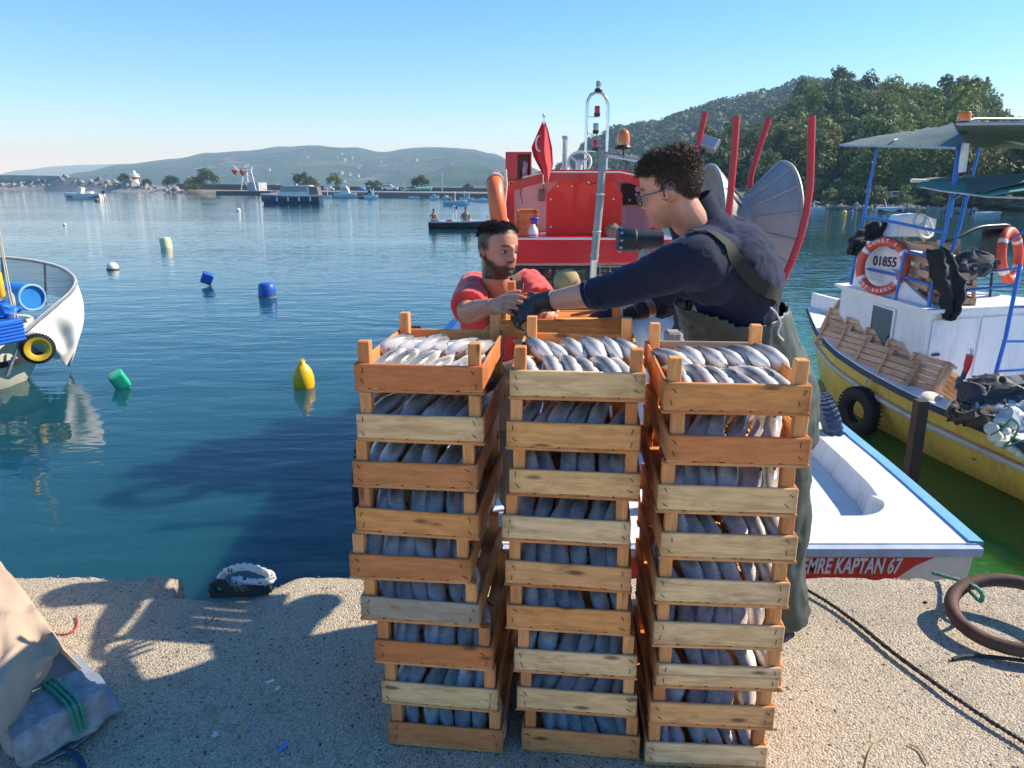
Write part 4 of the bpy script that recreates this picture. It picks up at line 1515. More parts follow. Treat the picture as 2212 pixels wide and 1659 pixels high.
def hair_strands(M, rng, count, area, length, rad, curl=0.0, lift=.5, comb=(0, 0, 0), seg=5, name='hair', mtl=None, parent=None):
    """many short strands on the scalp; area(p) -> density/length factor 0..1"""
    b = MB()
    tries = 0
    made = 0
    while made < count and tries < count * 30:
        tries += 1
        a, z = rng.uniform(0, 2 * math.pi), rng.uniform(-.10, .119)
        row = None
        for A, B in zip(HP, HP[1:]):
            if A[0] >= z >= B[0]:
                t = (A[0] - z) / (A[0] - B[0])
                row = [A[i] + (B[i] - A[i]) * t for i in (1, 2, 3)]
        if not row: continue
        if rng.random() > (row[2] + .02) / .09: continue
        cx, hx = (row[0] + row[1]) / 2, (row[0] - row[1]) / 2
        ca, sa = math.cos(a), math.sin(a)
        p = Vector((cx + hx * math.copysign(abs(ca) ** .92, ca), row[2] * math.copysign(abs(sa) ** .88, sa), z))
        k = area(p)
        if k <= 0 or rng.random() > min(1, k * 3): continue
        nrm = Vector((p.x - cx, p.y, p.z * .9)).normalized()
        L = length * k * rng.uniform(.7, 1.25)
        tang = (Vector((rng.uniform(-1, 1), rng.uniform(-1, 1), rng.uniform(-1, 1))) + Vector(comb) * 2)
        tang = (tang - nrm * tang.dot(nrm)).normalized()
        side = nrm.cross(tang)
        pts = []
        ph, tw = rng.uniform(0, 6.28), rng.uniform(.8, 1.3) * rng.choice((-1, 1))
        for s in range(seg):
            t = s / (seg - 1)
            q = p - nrm * .004 + nrm * (L * lift * t) + tang * (L * (1 - lift) * t * t)
            if curl:
                an = ph + tw * t * 5.0
                q += (side * math.cos(an) + (tang * .5 + nrm * .5) * math.sin(an)) * curl * min(1, t * 2.5)
            pts.append(M @ q)
        b.tube(pts, [rad * (1 - .55 * i / (seg - 1)) for i in range(seg)], 3, cap=False)
        made += 1
    return b.build(name, mtl, parent, smooth=None)


def hand(mb, wrist, d, nrm, thumb, curls, s=1.0, spread=.5, tcurl=(25, 20), palm_bend=0):
    """palm and five fingers; d = direction of the fingers, nrm = back of the hand, thumb = +1/-1 side"""
    d = Vector(d).normalized()
    nrm = Vector(nrm)
    nrm = (nrm - d * nrm.dot(d)).normalized()
    sd_ = d.cross(nrm).normalized() * thumb
    W = Vector(wrist)
    rings = []
    for t, a, b in ((-.01, .026, .020), (.02, .031, .019), (.05, .039, .017), (.08, .041, .0145), (.098, .037, .011)):
        rings.append(oval(W + d * (t * s), sd_, nrm, a * s, b * s, 16, .85))
    mb.loft(rings)
    for k in range(4):
        off = (.030 - .020 * k)
        L = (.041, .045, .042, .033)[k] * s
        r0 = (.0092, .0096, .0092, .0080)[k] * s
        base = W + d * ((.086, .090, .087, .078)[k] * s) + sd_ * (off * s)
        dd = (d + sd_ * ((1.5 - k) * .09 * spread)).normalized()
        P = [base - dd * .012 * s, base]
        ang = 0
        for q_, ln in enumerate((1.0, .68, .52)):
            ang += R(curls[k][q_])
            P.append(P[-1] + (dd * math.cos(ang) - nrm * math.sin(ang)) * (L * ln))
        mb.tube(smooth_path(P, 3), smooth_vals([r0, r0 * 1.05, r0, r0 * .92, r0 * .68], 3), 10)
    tb = W + d * (.022 * s) + sd_ * (.024 * s) - nrm * (.004 * s)
    t1 = (d * .62 + sd_ * .72 - nrm * .28).normalized()
    P = [tb - t1 * .012 * s, tb, tb + t1 * .040 * s]
    t2 = (t1 + d * math.tan(R(tcurl[0])) - nrm * .35).normalized()
    P.append(P[-1] + t2 * .032 * s)
    t3 = (t2 + d * math.tan(R(tcurl[1])) - nrm * .3).normalized()
    P.append(P[-1] + t3 * .024 * s)
    mb.tube(smooth_path(P, 3), smooth_vals([.014 * s, .0135 * s, .0115 * s, .0105 * s, .0075 * s], 3), 10)


def wrinkle(me, amp, sc, seed=0, stretch=(1, 1, 1), sharp=1.0):
    n = len(me.vertices)
    nor = [v.normal.copy() for v in me.vertices]
    for v, nn in zip(me.vertices, nor):
        q = Vector((v.co.x * stretch[0], v.co.y * stretch[1], v.co.z * stretch[2])) * sc + Vector((seed, seed * 2, 0))
        w = Vector((noise.noise(q + Vector((9, 0, 0))), noise.noise(q), noise.noise(q + Vector((0, 7, 0))))) * .8
        f = 1 - 2 * abs(noise.noise(q + w))
        v.co += nn * amp * (f * .8 + .4 * noise.noise(q * 2.3))
    me.update()


def bvh_of(me):
    return BVHTree.FromPolygons([v.co for v in me.vertices], [tuple(p.vertices) for p in me.polygons])


def ribbon(bvh, pts, width, thick, off=.004, nrm_hint=None):
    """a strap laid on a body surface"""
    P = smooth_path(pts, 6)
    b = MB()
    rows = [[], [], [], []]
    Q, NN = [], []
    for p in P:
        loc, nn, _, _ = bvh.find_nearest(p)
        Q.append(loc); NN.append(nn)
    NN = [(NN[max(0, i - 1)] + NN[i] + NN[min(len(NN) - 1, i + 1)]).normalized() for i in range(len(NN))]
    for i in range(len(Q)):
        t = (Q[min(i + 1, len(Q) - 1)] - Q[max(i - 1, 0)]).normalized()
        s = t.cross(NN[i]).normalized()
        c = Q[i] + NN[i] * off
        rows[0].append(c - s * width / 2); rows[1].append(c - s * width / 2 + NN[i] * thick)
        rows[2].append(c + s * width / 2 + NN[i] * thick); rows[3].append(c + s * width / 2)
    b.loft([[r_[i] for r_ in rows] for i in range(len(Q))])
    return b


def frame(c, fwd, up=(0, 0, 1)):
    fwd = Vector(fwd).normalized()
    up = Vector(up)
    up = (up - fwd * up.dot(fwd)).normalized()
    left = up.cross(fwd)
    return Matrix(((fwd.x, left.x, up.x, c[0]), (fwd.y, left.y, up.y, c[1]), (fwd.z, left.z, up.z, c[2]), (0, 0, 0, 1)))


def cloth_mat(name, col, sheen=.3, col2=None, bsc=260, bump=.3, rough=.85):
    return mat(name, col, rough, var=.10, scale=14, col2=col2, bump=bump, bscale=bsc, bdist=.003, sheen=sheen)


HAIR_D = mat('dark_brown_hair', (.058, .034, .020), .55, var=.4, scale=40, spec=.45)
HAIR_B = mat('black_brown_hair', (.036, .023, .015), .55, var=.4, scale=40, spec=.4)

# ---------------------------------------------------------------- man in the red shirt (stands in the boat)
at_px = at


def man_red():
    at = lambda u, v, Y: at_px(u, v, Y + .13)
    T = thing('person', 'bearded man in red polo shirt and braces handing over a crate', 'person', (-.06, 3.25, DECK))
    H = at(1077, 540, 3.0)
    M = frame(H, (.70, -.71, .02), (.04, .05, 1)) @ Matrix.Scale(.99, 4)
    neck = at(1080, 618, 3.09)
    shR, shL = at(1020, 620, 3.13), at(1146, 612, 3.20)
    wd = (shL - shR).normalized()
    fd = Vector((wd.y, -wd.x, 0)).normalized()
    elR, wrR = at(1010, 676, 2.82), at(1064, 660, 2.63)
    elL, wrL = at(1172, 662, 2.98), at(1188, 652, 2.76)
    chest, waist, hip = at(1080, 690, 3.14), at(1074, 775, 3.15), at(1074, 860, 3.15)
    b = MB()
    head_geo(b, M)
    limb(b, [M @ Vector((-.025, 0, -.05)), M @ Vector((-.018, 0, -.12)), neck + Vector((0, .01, -.03))], [.056, .056, .066], 20)
    b.loft([oval(neck + Vector((0, .02, .01)), wd, fd, .07, .06), oval(neck + Vector((0, .02, -.05)), wd, fd, .15, .085), oval(chest, wd, fd, .165, .105), oval(waist, wd, fd, .145, .10), oval(hip, wd, fd, .16, .11)])
    limb(b, [shR, (shR + elR) / 2, elR, (elR * .6 + wrR * .4), wrR], [.056, .051, .043, .043, .029], 18)
    limb(b, [shL, (shL + elL) / 2, elL, (elL * .6 + wrL * .4), wrL], [.056, .051, .043, .042, .029], 18)
    # right hand: fingers under the crate edge, thumb on top
    dR = at(1112, 652, 2.50) - wrR
    hand(b, wrR, dR, Vector((-.45, -.55, .55)), -1, [(8, 22, 18), (12, 24, 18), (16, 26, 20), (18, 30, 22)], 1.0, .5, (8, 5))
    hand(b, wrL, Vector((.02, -.6, -.10)), Vector((.5, -.2, .6)), 1, [(25, 35, 25)] * 4, .98)
    me = remeshed(b, .0046, 2, .45)
    me.materials.append(SKIN)
    paint_skin(me, face_colour(M, (.56, .25, .15), (.030, .019, .014), hairline=.070, hair=(.024, .016, .012)))
    body = link('body', me, T, True)
    add_eyes(M, T, (-2, 6))
    # hair: cropped sides, longer textured top swept forward
    rg = random.Random(3)
    hair_strands(M, rg, 3600, lambda p: 1 if p.z > .070 + .02 * sstep(.03, .075, p.x) - .02 * sstep(-.03, -.09, p.x) else 0, .024, .0010, curl=.003, lift=.5, comb=(.6, 0, .1), mtl=HAIR_B, parent=T)
    hair_strands(M, rg, 2600, lambda p: .8 if (-.03 - .02 * sstep(0, -.06, p.x) < p.z <= .078 and p.x < .035 - .35 * max(0, .03 - p.z) * (1 if p.z < .03 else 0) and not (p.x > -.035 and p.z < .012)) else 0, .007, .0009, lift=.3, comb=(-.3, 0, -.8), seg=3, mtl=HAIR_B, parent=T)
    hair_strands(M, rg, 2200, lambda p: (1 if (p.z < -.040 - .022 * sstep(.02, .06, p.x) + .028 * sstep(.012, -.012, p.x) and p.x > -.03 and not (abs(p.y) < .024 and -.075 < p.z and p.x > .04)) else 0), .008, .0009, lift=.35, comb=(.1, 0, -1), seg=3, name='beard', mtl=HAIR_B, parent=T)
    # polo shirt
    s = MB()
    s.loft([oval(neck + Vector((0, .022, .006)), wd, fd, .072, .064), oval(neck + Vector((0, .02, -.028)), wd, fd, .125, .088), oval((shR + shL) / 2 + Vector((0, 0, -.01)), wd, fd, .185, .112), oval(chest, wd, fd, .185, .125), oval((chest + waist) / 2, wd, fd, .172, .122), oval(waist, wd, fd, .168, .12), oval(hip, wd, fd, .18, .128)])
    limb(s, [shR + wd * .02, shR * .45 + elR * .55 + Vector((0, 0, .0)), shR * .18 + elR * .82], [.076, .074, .075], 20)
    limb(s, [shL - wd * .02, shL * .45 + elL * .55, shL * .15 + elL * .85], [.076, .074, .075], 20)
    limb(s, [shR - wd * .0 + Vector((0, 0, .012)), neck + Vector((-.06, .03, -.03))], [.062, .06], 16)
    limb(s, [shL + Vector((0, 0, .012)), neck + Vector((.06, .03, -.03))], [.062, .06], 16)
    sm = remeshed(s, .008, 4, .5)
    wrinkle(sm, .006, 14, 2, (1, 1, .5))
    # open neck: cut the shirt away inside the collar V
    bmv = bmesh.new(); bmv.from_mesh(sm)
    vc = neck + fd * .07 + Vector((0, 0, -.055))
    kill = [v for v in bmv.verts if (v.co - neck).length < .075 and v.co.z > neck.z - .02 or (v.co - vc).dot(fd) > -.02 and abs((v.co - vc).dot(wd)) < .030 - .32 * max(0, vc.z + .03 - v.co.z) and v.co.z > vc.z - .055 and v.co.z < neck.z + .05]
    bmesh.ops.delete(bmv, geom=kill, context='VERTS')
    bmv.to_mesh(sm); bmv.free()
    RSH = cloth_mat('coral_red_cotton', (.78, .05, .045), .25, (.84, .075, .065))
    sm.materials.append(RSH)
    sm.shade_smooth()
    shirt = link('polo_shirt', sm, T, True)
    so = shirt.modifiers.new('thickness', 'SOLIDIFY'); so.thickness = .004
    # collar: two standing flaps
    for sg in (-1, 1):
        c = MB()
        def colf(a, q_, sg=sg):
            ang = R(180 - 128 * a) if sg < 0 else R(180 + 128 * a)
            rad = .070 + .022 * q_
            base = neck + Vector((0, .018, .0))
            dirv = fd * math.cos(ang) + wd * math.sin(ang) * -1 * (1 if sg > 0 else 1)
            return base + dirv * rad + Vector((0, 0, .020 - .040 * q_ - .050 * a * a))
        c.sheet(colf, 14, 5, .004)
        c.build('collar', RSH, shirt, smooth=60)
    bv = bvh_of(sm)
    BR = cloth_mat('grey_brown_webbing', (.15, .115, .09), .1, bump=.4, bsc=420)
    for pts in (((1058, 596, 3.10), (1044, 625, 3.03), (1052, 660, 3.0), (1062, 710, 3.0), (1064, 770, 3.0)), ((1110, 592, 3.12), (1124, 622, 3.05), (1130, 660, 3.02), (1130, 710, 3.02), (1124, 770, 3.02))):
        ribbon(bv, [at(*q_) for q_ in pts], .036, .004, .005).build('brace', BR, T, smooth=60)
    # waders below the chest
    w = MB()
    w.loft([oval(at(1072, 765, 3.15), wd, fd, .19, .14), oval(waist + Vector((0, 0, -.08)), wd, fd, .19, .145), oval(hip, wd, fd, .20, .15), oval(hip + Vector((0, 0, -.12)), wd, fd, .20, .14)])
    for sg in (-1, 1):
        h0 = hip + wd * (sg * .09) + Vector((0, 0, -.08))
        limb(w, [h0, h0 + Vector((0, -.02, -.38)), Vector((h0.x + sg * .02, 3.78, DECK + .09)), Vector((h0.x + sg * .02, 3.78, DECK + .03))], [.10, .085, .07, .065], 16)
        w.ell((h0.x + sg * .02, 3.75, DECK + .045), (.05, .13, .045), 12, 8)
    wm = remeshed(w, .012, 3)
    wrinkle(wm, .006, 9, 5)
    wm.materials.append(mat('brown_wader_rubber', (.13, .10, .075), .55, var=.15, bump=.1))
    link('waders', wm, T, True)
    return T


# ---------------------------------------------------------------- man in navy fleece and green waders (stands on the quay)
def man_navy():
    at = lambda u, v, Y: at_px(u, v, Y + .2)
    T = thing('person', 'curly-haired man in navy fleece and green waders reaching over the crates', 'person', (1.08, 2.5, 0))
    H = at(1447, 408, 2.30)
    M = frame(H, (-.90, .36, -.24), (-.18, .02, 1)) @ Matrix.Scale(1.07, 4)
    neckT, neck = M @ Vector((-.028, 0, -.075)), at(1520, 512, 2.36)
    shL, elL, wrL = at(1492, 566, 2.12), at(1322, 628, 2.24), at(1176, 652, 2.40)
    shR, elR, wrR = at(1515, 560, 2.56), at(1440, 648, 2.78), at(1372, 676, 2.74)
    chest, mid, waist, hip = at(1556, 576, 2.35), at(1585, 640, 2.37), at(1602, 712, 2.39), at(1622, 800, 2.41)
    b = MB()
    head_geo(b, M, 1.0)
    limb(b, [M @ Vector((-.02, 0, -.02)), neckT, neck], [.06, .060, .072], 20)
    wd = Vector((.08, 1, 0)).normalized()
    fdA = Vector((-.80, .06, -.55)).normalized()
    b.loft([oval(neck, wd, fdA, .09, .07), oval(chest, wd, fdA, .17, .10), oval(mid, wd, fdA, .16, .10), oval(hip, wd, (-1, 0, 0), .16, .11)])
    limb(b, [shL, (shL + elL) / 2, elL, elL * .55 + wrL * .45, wrL], [.055, .048, .043, .044, .031], 18)
    limb(b, [shR, elR, wrR], [.06, .046, .031], 16)
    me = remeshed(b, .005, 2, .45)
    me.materials.append(SKIN)
    paint_skin(me, face_colour(M, (.64, .31, .20), (.44, .22, .145), hairline=.058, hair=(.025, .016, .011)))
    link('body', me, T, True)
    add_eyes(M, T)
    rg = random.Random(8)

    def scalp(p):
        if p.z > .050 + .012 * sstep(.03, .08, p.x): return 1
        if p.x < -.02 and p.z > .0 - .06 * sstep(-.03, -.07, p.x): return .42 if p.z < .03 else .6
        if p.x < .022 and p.z > .020: return .5
        if -.005 < p.x < .012 and p.z > -.028: return .25
        return 0
    hair_strands(M, rg, 7500, scalp, .033, .0010, curl=.0065, lift=.5, comb=(.15, 0, 0), seg=9, mtl=HAIR_D, parent=T)
    # spectacles
    g = MB()
    for s in (-1, 1):
        g.torus(M @ Vector((.094, s * .034, -.012)), .024, .0022, M.to_3x3() @ rotm(0, 90, 0), 22, 6, sx=.85, sy=1.0)
        g.tube([M @ Vector((.092, s * .056, -.002)), M @ Vector((.05, s * .077, .000)), M @ Vector((-.012, s * .082, .002)), M @ Vector((-.03, s * .081, -.012))], .0023, 6)
    g.tube([M @ Vector((.095, -.012, -.008)), M @ Vector((.101, 0, -.004)), M @ Vector((.095, .012, -.008))], .002, 6)
    go = g.build('spectacles', mat('blue_grey_frame', (.06, .09, .14), .3), T, smooth=60)
    for s in (-1, 1):
        l_ = MB(); l_.lathe([(.0005, -.0006), (.0225, -.0006), (.0225, .0006), (.0005, .0006)], 20, M.to_3x3() @ rotm(0, 90, 0), M @ Vector((.094, s * .034, -.012)))
        l_.build('lens', mat('spectacle_lens', (.7, .8, .88), .05, var=.01, alpha=.22), go)
    # fleece
    s = MB()
    cu = Vector((0, 0, 0))
    s.loft([oval(at(1505, 478, 2.35), wd, (-.75, .1, -.45), .078, .080), oval(neck + Vector((.012, 0, .0)), wd, fdA, .13, .098), oval(at(1552, 540, 2.35), wd, fdA, .22, .148), oval(at(1572, 572, 2.35), wd, fdA, .23, .160), oval(at(1594, 622, 2.37), wd, Vector((-.93, 0, -.36)), .21, .158), oval(at(1598, 690, 2.38), wd, (-1, 0, -.15), .185, .130), oval(at(1612, 750, 2.40), wd, (-1, 0, 0), .17, .120)])
    limb(s, [at(1556, 588, 2.26), shL + Vector((.02, .03, 0)), shL * .55 + elL * .45, elL, elL * .70 + wrL * .30], [.095, .090, .066, .054, .048], 22)
    s.ell(at(1540, 580, 2.2), (.11, .09, .12), 18, 12)
    limb(s, [shR + Vector((.02, -.03, 0)), shR * .5 + elR * .5, elR, elR * .6 + wrR * .4], [.10, .08, .064, .056], 20)
    limb(s, [shL + Vector((.02, .03, .0)), neck + Vector((.03, -.02, -.02))], [.078, .078], 18)
    sm = remeshed(s, .009, 4, .5)
    wrinkle(sm, .0075, 9, 4, (1, .6, 1))
    wrinkle(sm, .003, 26, 6, (1, .7, 1.4))
    FL = NT('navy_fleece')
    n1 = FL.noise(FL.coord('Object'), 150, 4, .7)
    FL.P(Base_Color=FL.mix(FL.ramp(n1, [(.35, 0), (.65, 1)]), (.0035, .005, .012), (.008, .013, .036)), Roughness=.95, Normal=FL.bump(n1, .6, .004))
    FL.p.inputs['Sheen Weight'].default_value = .16
    FL.p.inputs['Sheen Tint'].default_value = (.25, .40, 1, 1)
    sm.materials.append(FL.mat)
    fleece = link('fleece', sm, T, True)
    bv = bvh_of(sm)
    # cuff folds of the pushed-up sleeve
    ax = (wrL - elL).normalized()
    for k, tt in enumerate((.34, .25, .17, .08)):
        c = MB(); q_ = elL + (wrL - elL) * tt
        mm = ax.to_track_quat('Z', 'Y').to_matrix()
        c.torus(q_, .0445 + .003 * k, .0075, mm @ rotm(9 - 7 * k, 8 - 5 * k, 0), 28, 8)
        c.build('sleeve_fold', FL.mat, fleece, smooth=60)
    co = MB()
    def colr(a, q_):
        an = 2 * math.pi * a
        cc = at(1496, 466, 2.35)
        ax_ = Vector((-.42, -.03, .88)).normalized()
        fdd = (Vector((-.9, .1, -.4)) - ax_ * Vector((-.9, .1, -.4)).dot(ax_)).normalized()
        sd2 = ax_.cross(fdd)
        rr = .083 + .010 * q_ + .004 * math.sin(an * 3)
        return cc + ax_ * (.038 - .095 * q_ - .020 * math.cos(an)) + fdd * (math.cos(an) * rr) + sd2 * (math.sin(an) * rr * .98)
    co.sheet(colr, 30, 5, .006)
    co.build('fleece_collar', FL.mat, fleece, smooth=70)
    # black glove on the near hand, gripping the crate; far glove under it
    GL = mat('black_glove_rubber', (.014, .014, .016), .5, var=.3, scale=30, bump=.35, bscale=140)
    gl = MB()
    limb(gl, [wrL + (elL - wrL) * .16, wrL, wrL + (wrL - elL).normalized() * .03], [.042, .037, .036], 18)
    hand(gl, wrL + (wrL - elL).normalized() * .005, at(1126, 676, 2.44) - wrL, Vector((-.25, -.75, .62)), 1, [(22, 38, 20), (24, 42, 20), (26, 44, 22), (28, 46, 24)], 1.16, .9, (-6, 0))
    gm = remeshed(gl, .0048, 2); gm.materials.append(GL)
    link('glove', gm, T, True)
    gl = MB()
    limb(gl, [wrR + (elR - wrR) * .3, wrR], [.046, .036], 16)
    hand(gl, wrR, at(1325, 686, 2.70) - wrR, Vector((.1, -.8, .5)), 1, [(12, 20, 15)] * 4, 1.1, .6)
    gm = remeshed(gl, .0055, 2); gm.materials.append(GL)
    link('glove', gm, T, True)
    # green waders
    WD = NT('green_wader_rubber')
    nn = WD.noise(WD.coord('Object'), 5, 5, .6)
    n2 = WD.noise(WD.coord('Object', (1, 1, .5)), 18, 5, .7)
    cc = WD.mix(WD.ramp(nn, [(.35, 0), (.65, 1)]), (.040, .056, .046), (.066, .086, .070))
    cc = WD.mix(WD.math('MULTIPLY', WD.ramp(n2, [(.55, 0), (.72, 1)]), .5), cc, (.13, .15, .13))
    WD.P(Base_Color=cc, Roughness=.5, Normal=WD.bump(n2, .15, .006))
    w = MB()
    w.loft([oval(at(1564, 628, 2.38), wd, (-1, 0, .06), .21, .195), oval(at(1578, 664, 2.38), wd, (-1, 0, .06), .215, .200), oval(at(1590, 700, 2.39), wd, (-1, 0, .05), .22, .202), oval(at(1612, 760, 2.40), wd, (-1, 0, .0), .225, .202), oval(at(1640, 840, 2.40), wd, (-1, 0, 0), .23, .212), oval(at(1650, 940, 2.40), wd, (-1, 0, 0), .22, .185)])
    legs = (((1655, 900, 2.27), (1672, 1010, 2.26), (1676, 1130, 2.25), (1672, 1230, 2.24), (1690, 1330, 2.23)), ((1630, 900, 2.44), (1628, 1020, 2.42), (1620, 1130, 2.41), (1618, 1230, 2.40), (1618, 1320, 2.40)))
    for L_ in legs:
        P = [at(*q_) for q_ in L_]
        P.append(Vector((P[-1].x, P[-1].y, .045)))
        limb(w, P, [.135, .118, .112, .102, .098, .082], 22)
        w.ell((P[-1].x - .07, P[-1].y + .01, .052), (.145, .062, .052), 14, 8)
    wm = remeshed(w, .010, 3, .5)
    wrinkle(wm, .012, 6.5, 11, (1, 1, .8))
    wrinkle(wm, .005, 16, 3, (1, 1, .6))
    for v in wm.vertices:
        if v.co.z < .004: v.co.z = .004
    # open the waist so that the fleece rises out of it
    bmv = bmesh.new(); bmv.from_mesh(wm)
    c0 = at(1572, 645, 2.38)
    up_ = Vector((-.02, .0, 1)).normalized()
    kill = [v for v in bmv.verts if (v.co - c0).dot(up_) > -.012 + .006 * noise.noise(v.co * 30) - .045 * math.exp(-((v.co.x - c0.x - .03) / .12) ** 2)]
    bmesh.ops.delete(bmv, geom=kill, context='VERTS')
    bmv.to_mesh(wm); bmv.free()
    wm.materials.append(WD.mat); wm.shade_smooth()
    wo_ = link('waders', wm, T, True)
    so = wo_.modifiers.new('thickness', 'SOLIDIFY'); so.thickness = .006; so.offset = -1
    # shoulder strap across the back
    ST = mat('dark_olive_webbing', (.013, .014, .011), .8, var=.2, bump=.4, bscale=300)
    ribbon(bv, [at(1496, 506, 2.14), at(1522, 515, 2.15), at(1570, 552, 2.14), at(1620, 602, 2.16), at(1655, 630, 2.20), at(1672, 648, 2.22)], .046, .004, .005).build('shoulder_strap', ST, T, smooth=60)
    dc = MB()
    P = [at(1664, 664, 2.17), at(1676, 676, 2.17), at(1686, 698, 2.17), at(1680, 720, 2.16), at(1692, 736, 2.165)]
    dc.tube(smooth_path(P, 4), .0035, 6)
    dc.build('drawstring', ROPEW, T, smooth=50)
    return T


man_red()
man_navy()

# ---------------------------------------------------------------- third man, cap and back only, bending over the crates on deck
def man_cap():
    T = thing('person', 'man in tan mesh cap bending down on the boat deck', 'person', (at(1225, 650, 5.0).x, 5.05, DECK))
    H = at(1228, 624, 5.0)
    M = frame(H, (-.86, -.2, -.42))
    b = MB()
    head_geo(b, M)
    nk = H + Vector((.10, .03, -.10))
    limb(b, [M @ Vector((-.02, 0, -.03)), nk], [.058, .065], 14)
    hp = nk + Vector((.38, .06, -.32))
    b.loft([oval(nk, (0, 1, 0), (-.6, 0, -.8), .12, .08, 16), oval(nk * .6 + hp * .4, (0, 1, 0), (-.6, 0, -.8), .19, .12, 16), oval(hp, (0, 1, 0), (-1, 0, -.3), .17, .13, 16)])
    for sg in (-1, 1):
        s0 = nk + Vector((.04, sg * .19, -.06))
        limb(b, [s0, s0 + Vector((-.10, sg * .03, -.26)), s0 + Vector((-.22, 0, -.42))], [.055, .042, .03], 12)
        hand(b, s0 + Vector((-.22, 0, -.42)), (-.4, 0, -1), (-.3, 0, .3), sg, [(20, 30, 20)] * 4)
        h0 = hp + Vector((0, sg * .09, -.05))
        limb(b, [h0, h0 + Vector((-.06, 0, -.36)), Vector((h0.x, h0.y, DECK + .05))], [.09, .07, .06], 12)
        b.ell((h0.x - .06, h0.y, DECK + .045), (.13, .05, .045), 10, 6)
    me = remeshed(b, .011, 2)
    me.materials.append(SKIN)
    def fc(co):
        if co.z < nk.z - .02 and (co - nk).dot(Vector((.38, .06, -.32)).normalized()) > .05: return (.035, .036, .04)
        return (.42, .19, .12)
    paint_skin(me, fc)
    link('body', me, T, True)
    c = MB()
    prof = [(.088, .03), (.092, .055), (.088, .085), (.070, .115), (.035, .132), (0, .135)]
    c.lathe(prof, 24, M.to_3x3(), H - M.to_3x3() @ Vector((.01, 0, .0)))
    capo = c.build('cap', mat('tan_mesh_cap', (.42, .30, .13), .85, var=.3, scale=120, bump=.5, bscale=200), T, smooth=50)
    v = MB()
    v.sheet(lambda a, q_: M @ Vector((.070 + .085 * q_ * math.sin(math.pi * (.12 + .76 * a)), (a - .5) * .155, .032 + .028 * (2 * a - 1) ** 2 * .6 - .010 * q_)), 14, 6, .004)
    v.build('cap_peak', mat('brown_peak', (.20, .12, .07), .8), capo, smooth=60)
man_cap()

# ---------------------------------------------------------------- the crate being handed across
HC = make_crate('fish_crate', 'pine crate held between the two men above the middle stack', None, (0, 0, 0), (0, 0, 0), W_CREAM, W_CREAM, side=W_PALE, post=W_ORNG, staples=False, rng=rng)
pc = at(1214, 668, 2.86)
HC.rotation_euler = (R(-2), R(-9), R(83))
HC.location = (pc.x + .245, pc.y, pc.z - .055)
# ================================================================ yellow boat on the right
YEL = mat('yellow_hull_paint', (.78, .58, .13), .4, var=.10, scale=2.5, dirt=.5, wear=((.60, .44, .14), .66), wscale=2.2, bump=.08, bscale=6, bdist=.02)
BLUEP = mat('blue_rail_paint', (.03, .17, .55), .4, var=.15, scale=20, wear=((.42, .45, .5), .68), wscale=18)
NAVYS = mat('navy_rub_rail', (.015, .035, .085), .5, dirt=.3)
GREYS = mat('pale_rub_rail', (.48, .47, .46), .5, dirt=.4)
WHITE2 = mat('white_cabin_paint', (.78, .79, .82), .45, var=.05, scale=2, dirt=.3, bump=.05, bscale=8)
BO = Vector((4.62, 10.15, 0))
BA = Vector((.266, -.964, 0)).normalized()
BP = Vector((-.964, -.266, 0)).normalized()


def yb(s, t, z): return BO + BA * s + BP * t + Vector((0, 0, z))


YBEAM = [(-.55, .015), (-.2, .22), (.3, .50), (.9, .76), (1.8, 1.02), (3.0, 1.24), (4.5, 1.36), (6.5, 1.36), (8.2, 1.15)]
YSHEER = [(-.55, -.18), (.3, -.32), (1.2, -.43), (2.5, -.50), (4.5, -.53), (8.2, -.42)]
YB = thing('fishing_boat', 'yellow-hulled fishing boat with white cabin and green canopy', 'boat', yb(3.5, 0, WATER))
ss = [-.55 + 8.75 * i / 30 for i in range(31)]
h = MB()
rings = []
for s_ in ss:
    b, g = tab(YBEAM, s_), tab(YSHEER, s_)
    rake = .55 * (1 - sstep(-.6, 1.2, s_)) if s_ < 1.2 else 0
    half = [(b, g, 0), (b * .985, g - .12, .05), (b * .94, g - .35, .25), (b * .80, WATER, .75), (b * .45, WATER - .3, 1.0), (0, WATER - .4, 1.0)]
    L_ = [yb(s_ + rake * r_, t, z) for t, z, r_ in half]
    Rr = [yb(s_ + rake * r_, -t, z) for t, z, r_ in reversed(half[:-1])]
    rings.append(L_ + Rr)
h.loft(rings, cap=False, closed=False)
h.put(rings[-1], [tuple(range(len(rings[-1])))])
h.build('hull', YEL, YB, smooth=40)
def ystrip(name, mt_, prof, s0=-.55, s1=8.2, sides=(1, -1), n=40, sm=30, parent=YB):
    for sg in sides:
        b = MB()
        rr = []
        for i in range(n + 1):
            s_ = s0 + (s1 - s0) * i / n
            bb, g = tab(YBEAM, s_), tab(YSHEER, s_)
            rr.append([yb(s_, sg * max(.004, bb + o_), g + dz) for o_, dz in prof])
        b.loft(rr)
        b.build(name, mt_, parent, smooth=sm)
ystrip('gunwale', WHITE2, [(.03, .0), (.03, .035), (-.20, .045), (-.20, .0)])
ystrip('rub_rail', NAVYS, [(.0, -.045), (.05, -.04), (.05, .012), (.031, .020), (.0, .0)])
ystrip('rub_strake', GREYS, [(-.02, -.255), (.020, -.25), (.028, -.225), (.020, -.20), (-.02, -.195)], s0=.2)
d = MB()
rows = [[yb(s_, t * max(.01, tab(YBEAM, s_) - .12), tab(YSHEER, s_) - (.06 if s_ < 2.3 else .30)) for s_ in ss] for t in (-1, -.5, 0, .5, 1)]
d.loft(rows, cap=False, closed=False)
d.build('deck', WHITE2, YB, smooth=60)
bwk = MB()                                                   # white bow bulwark
rr = []
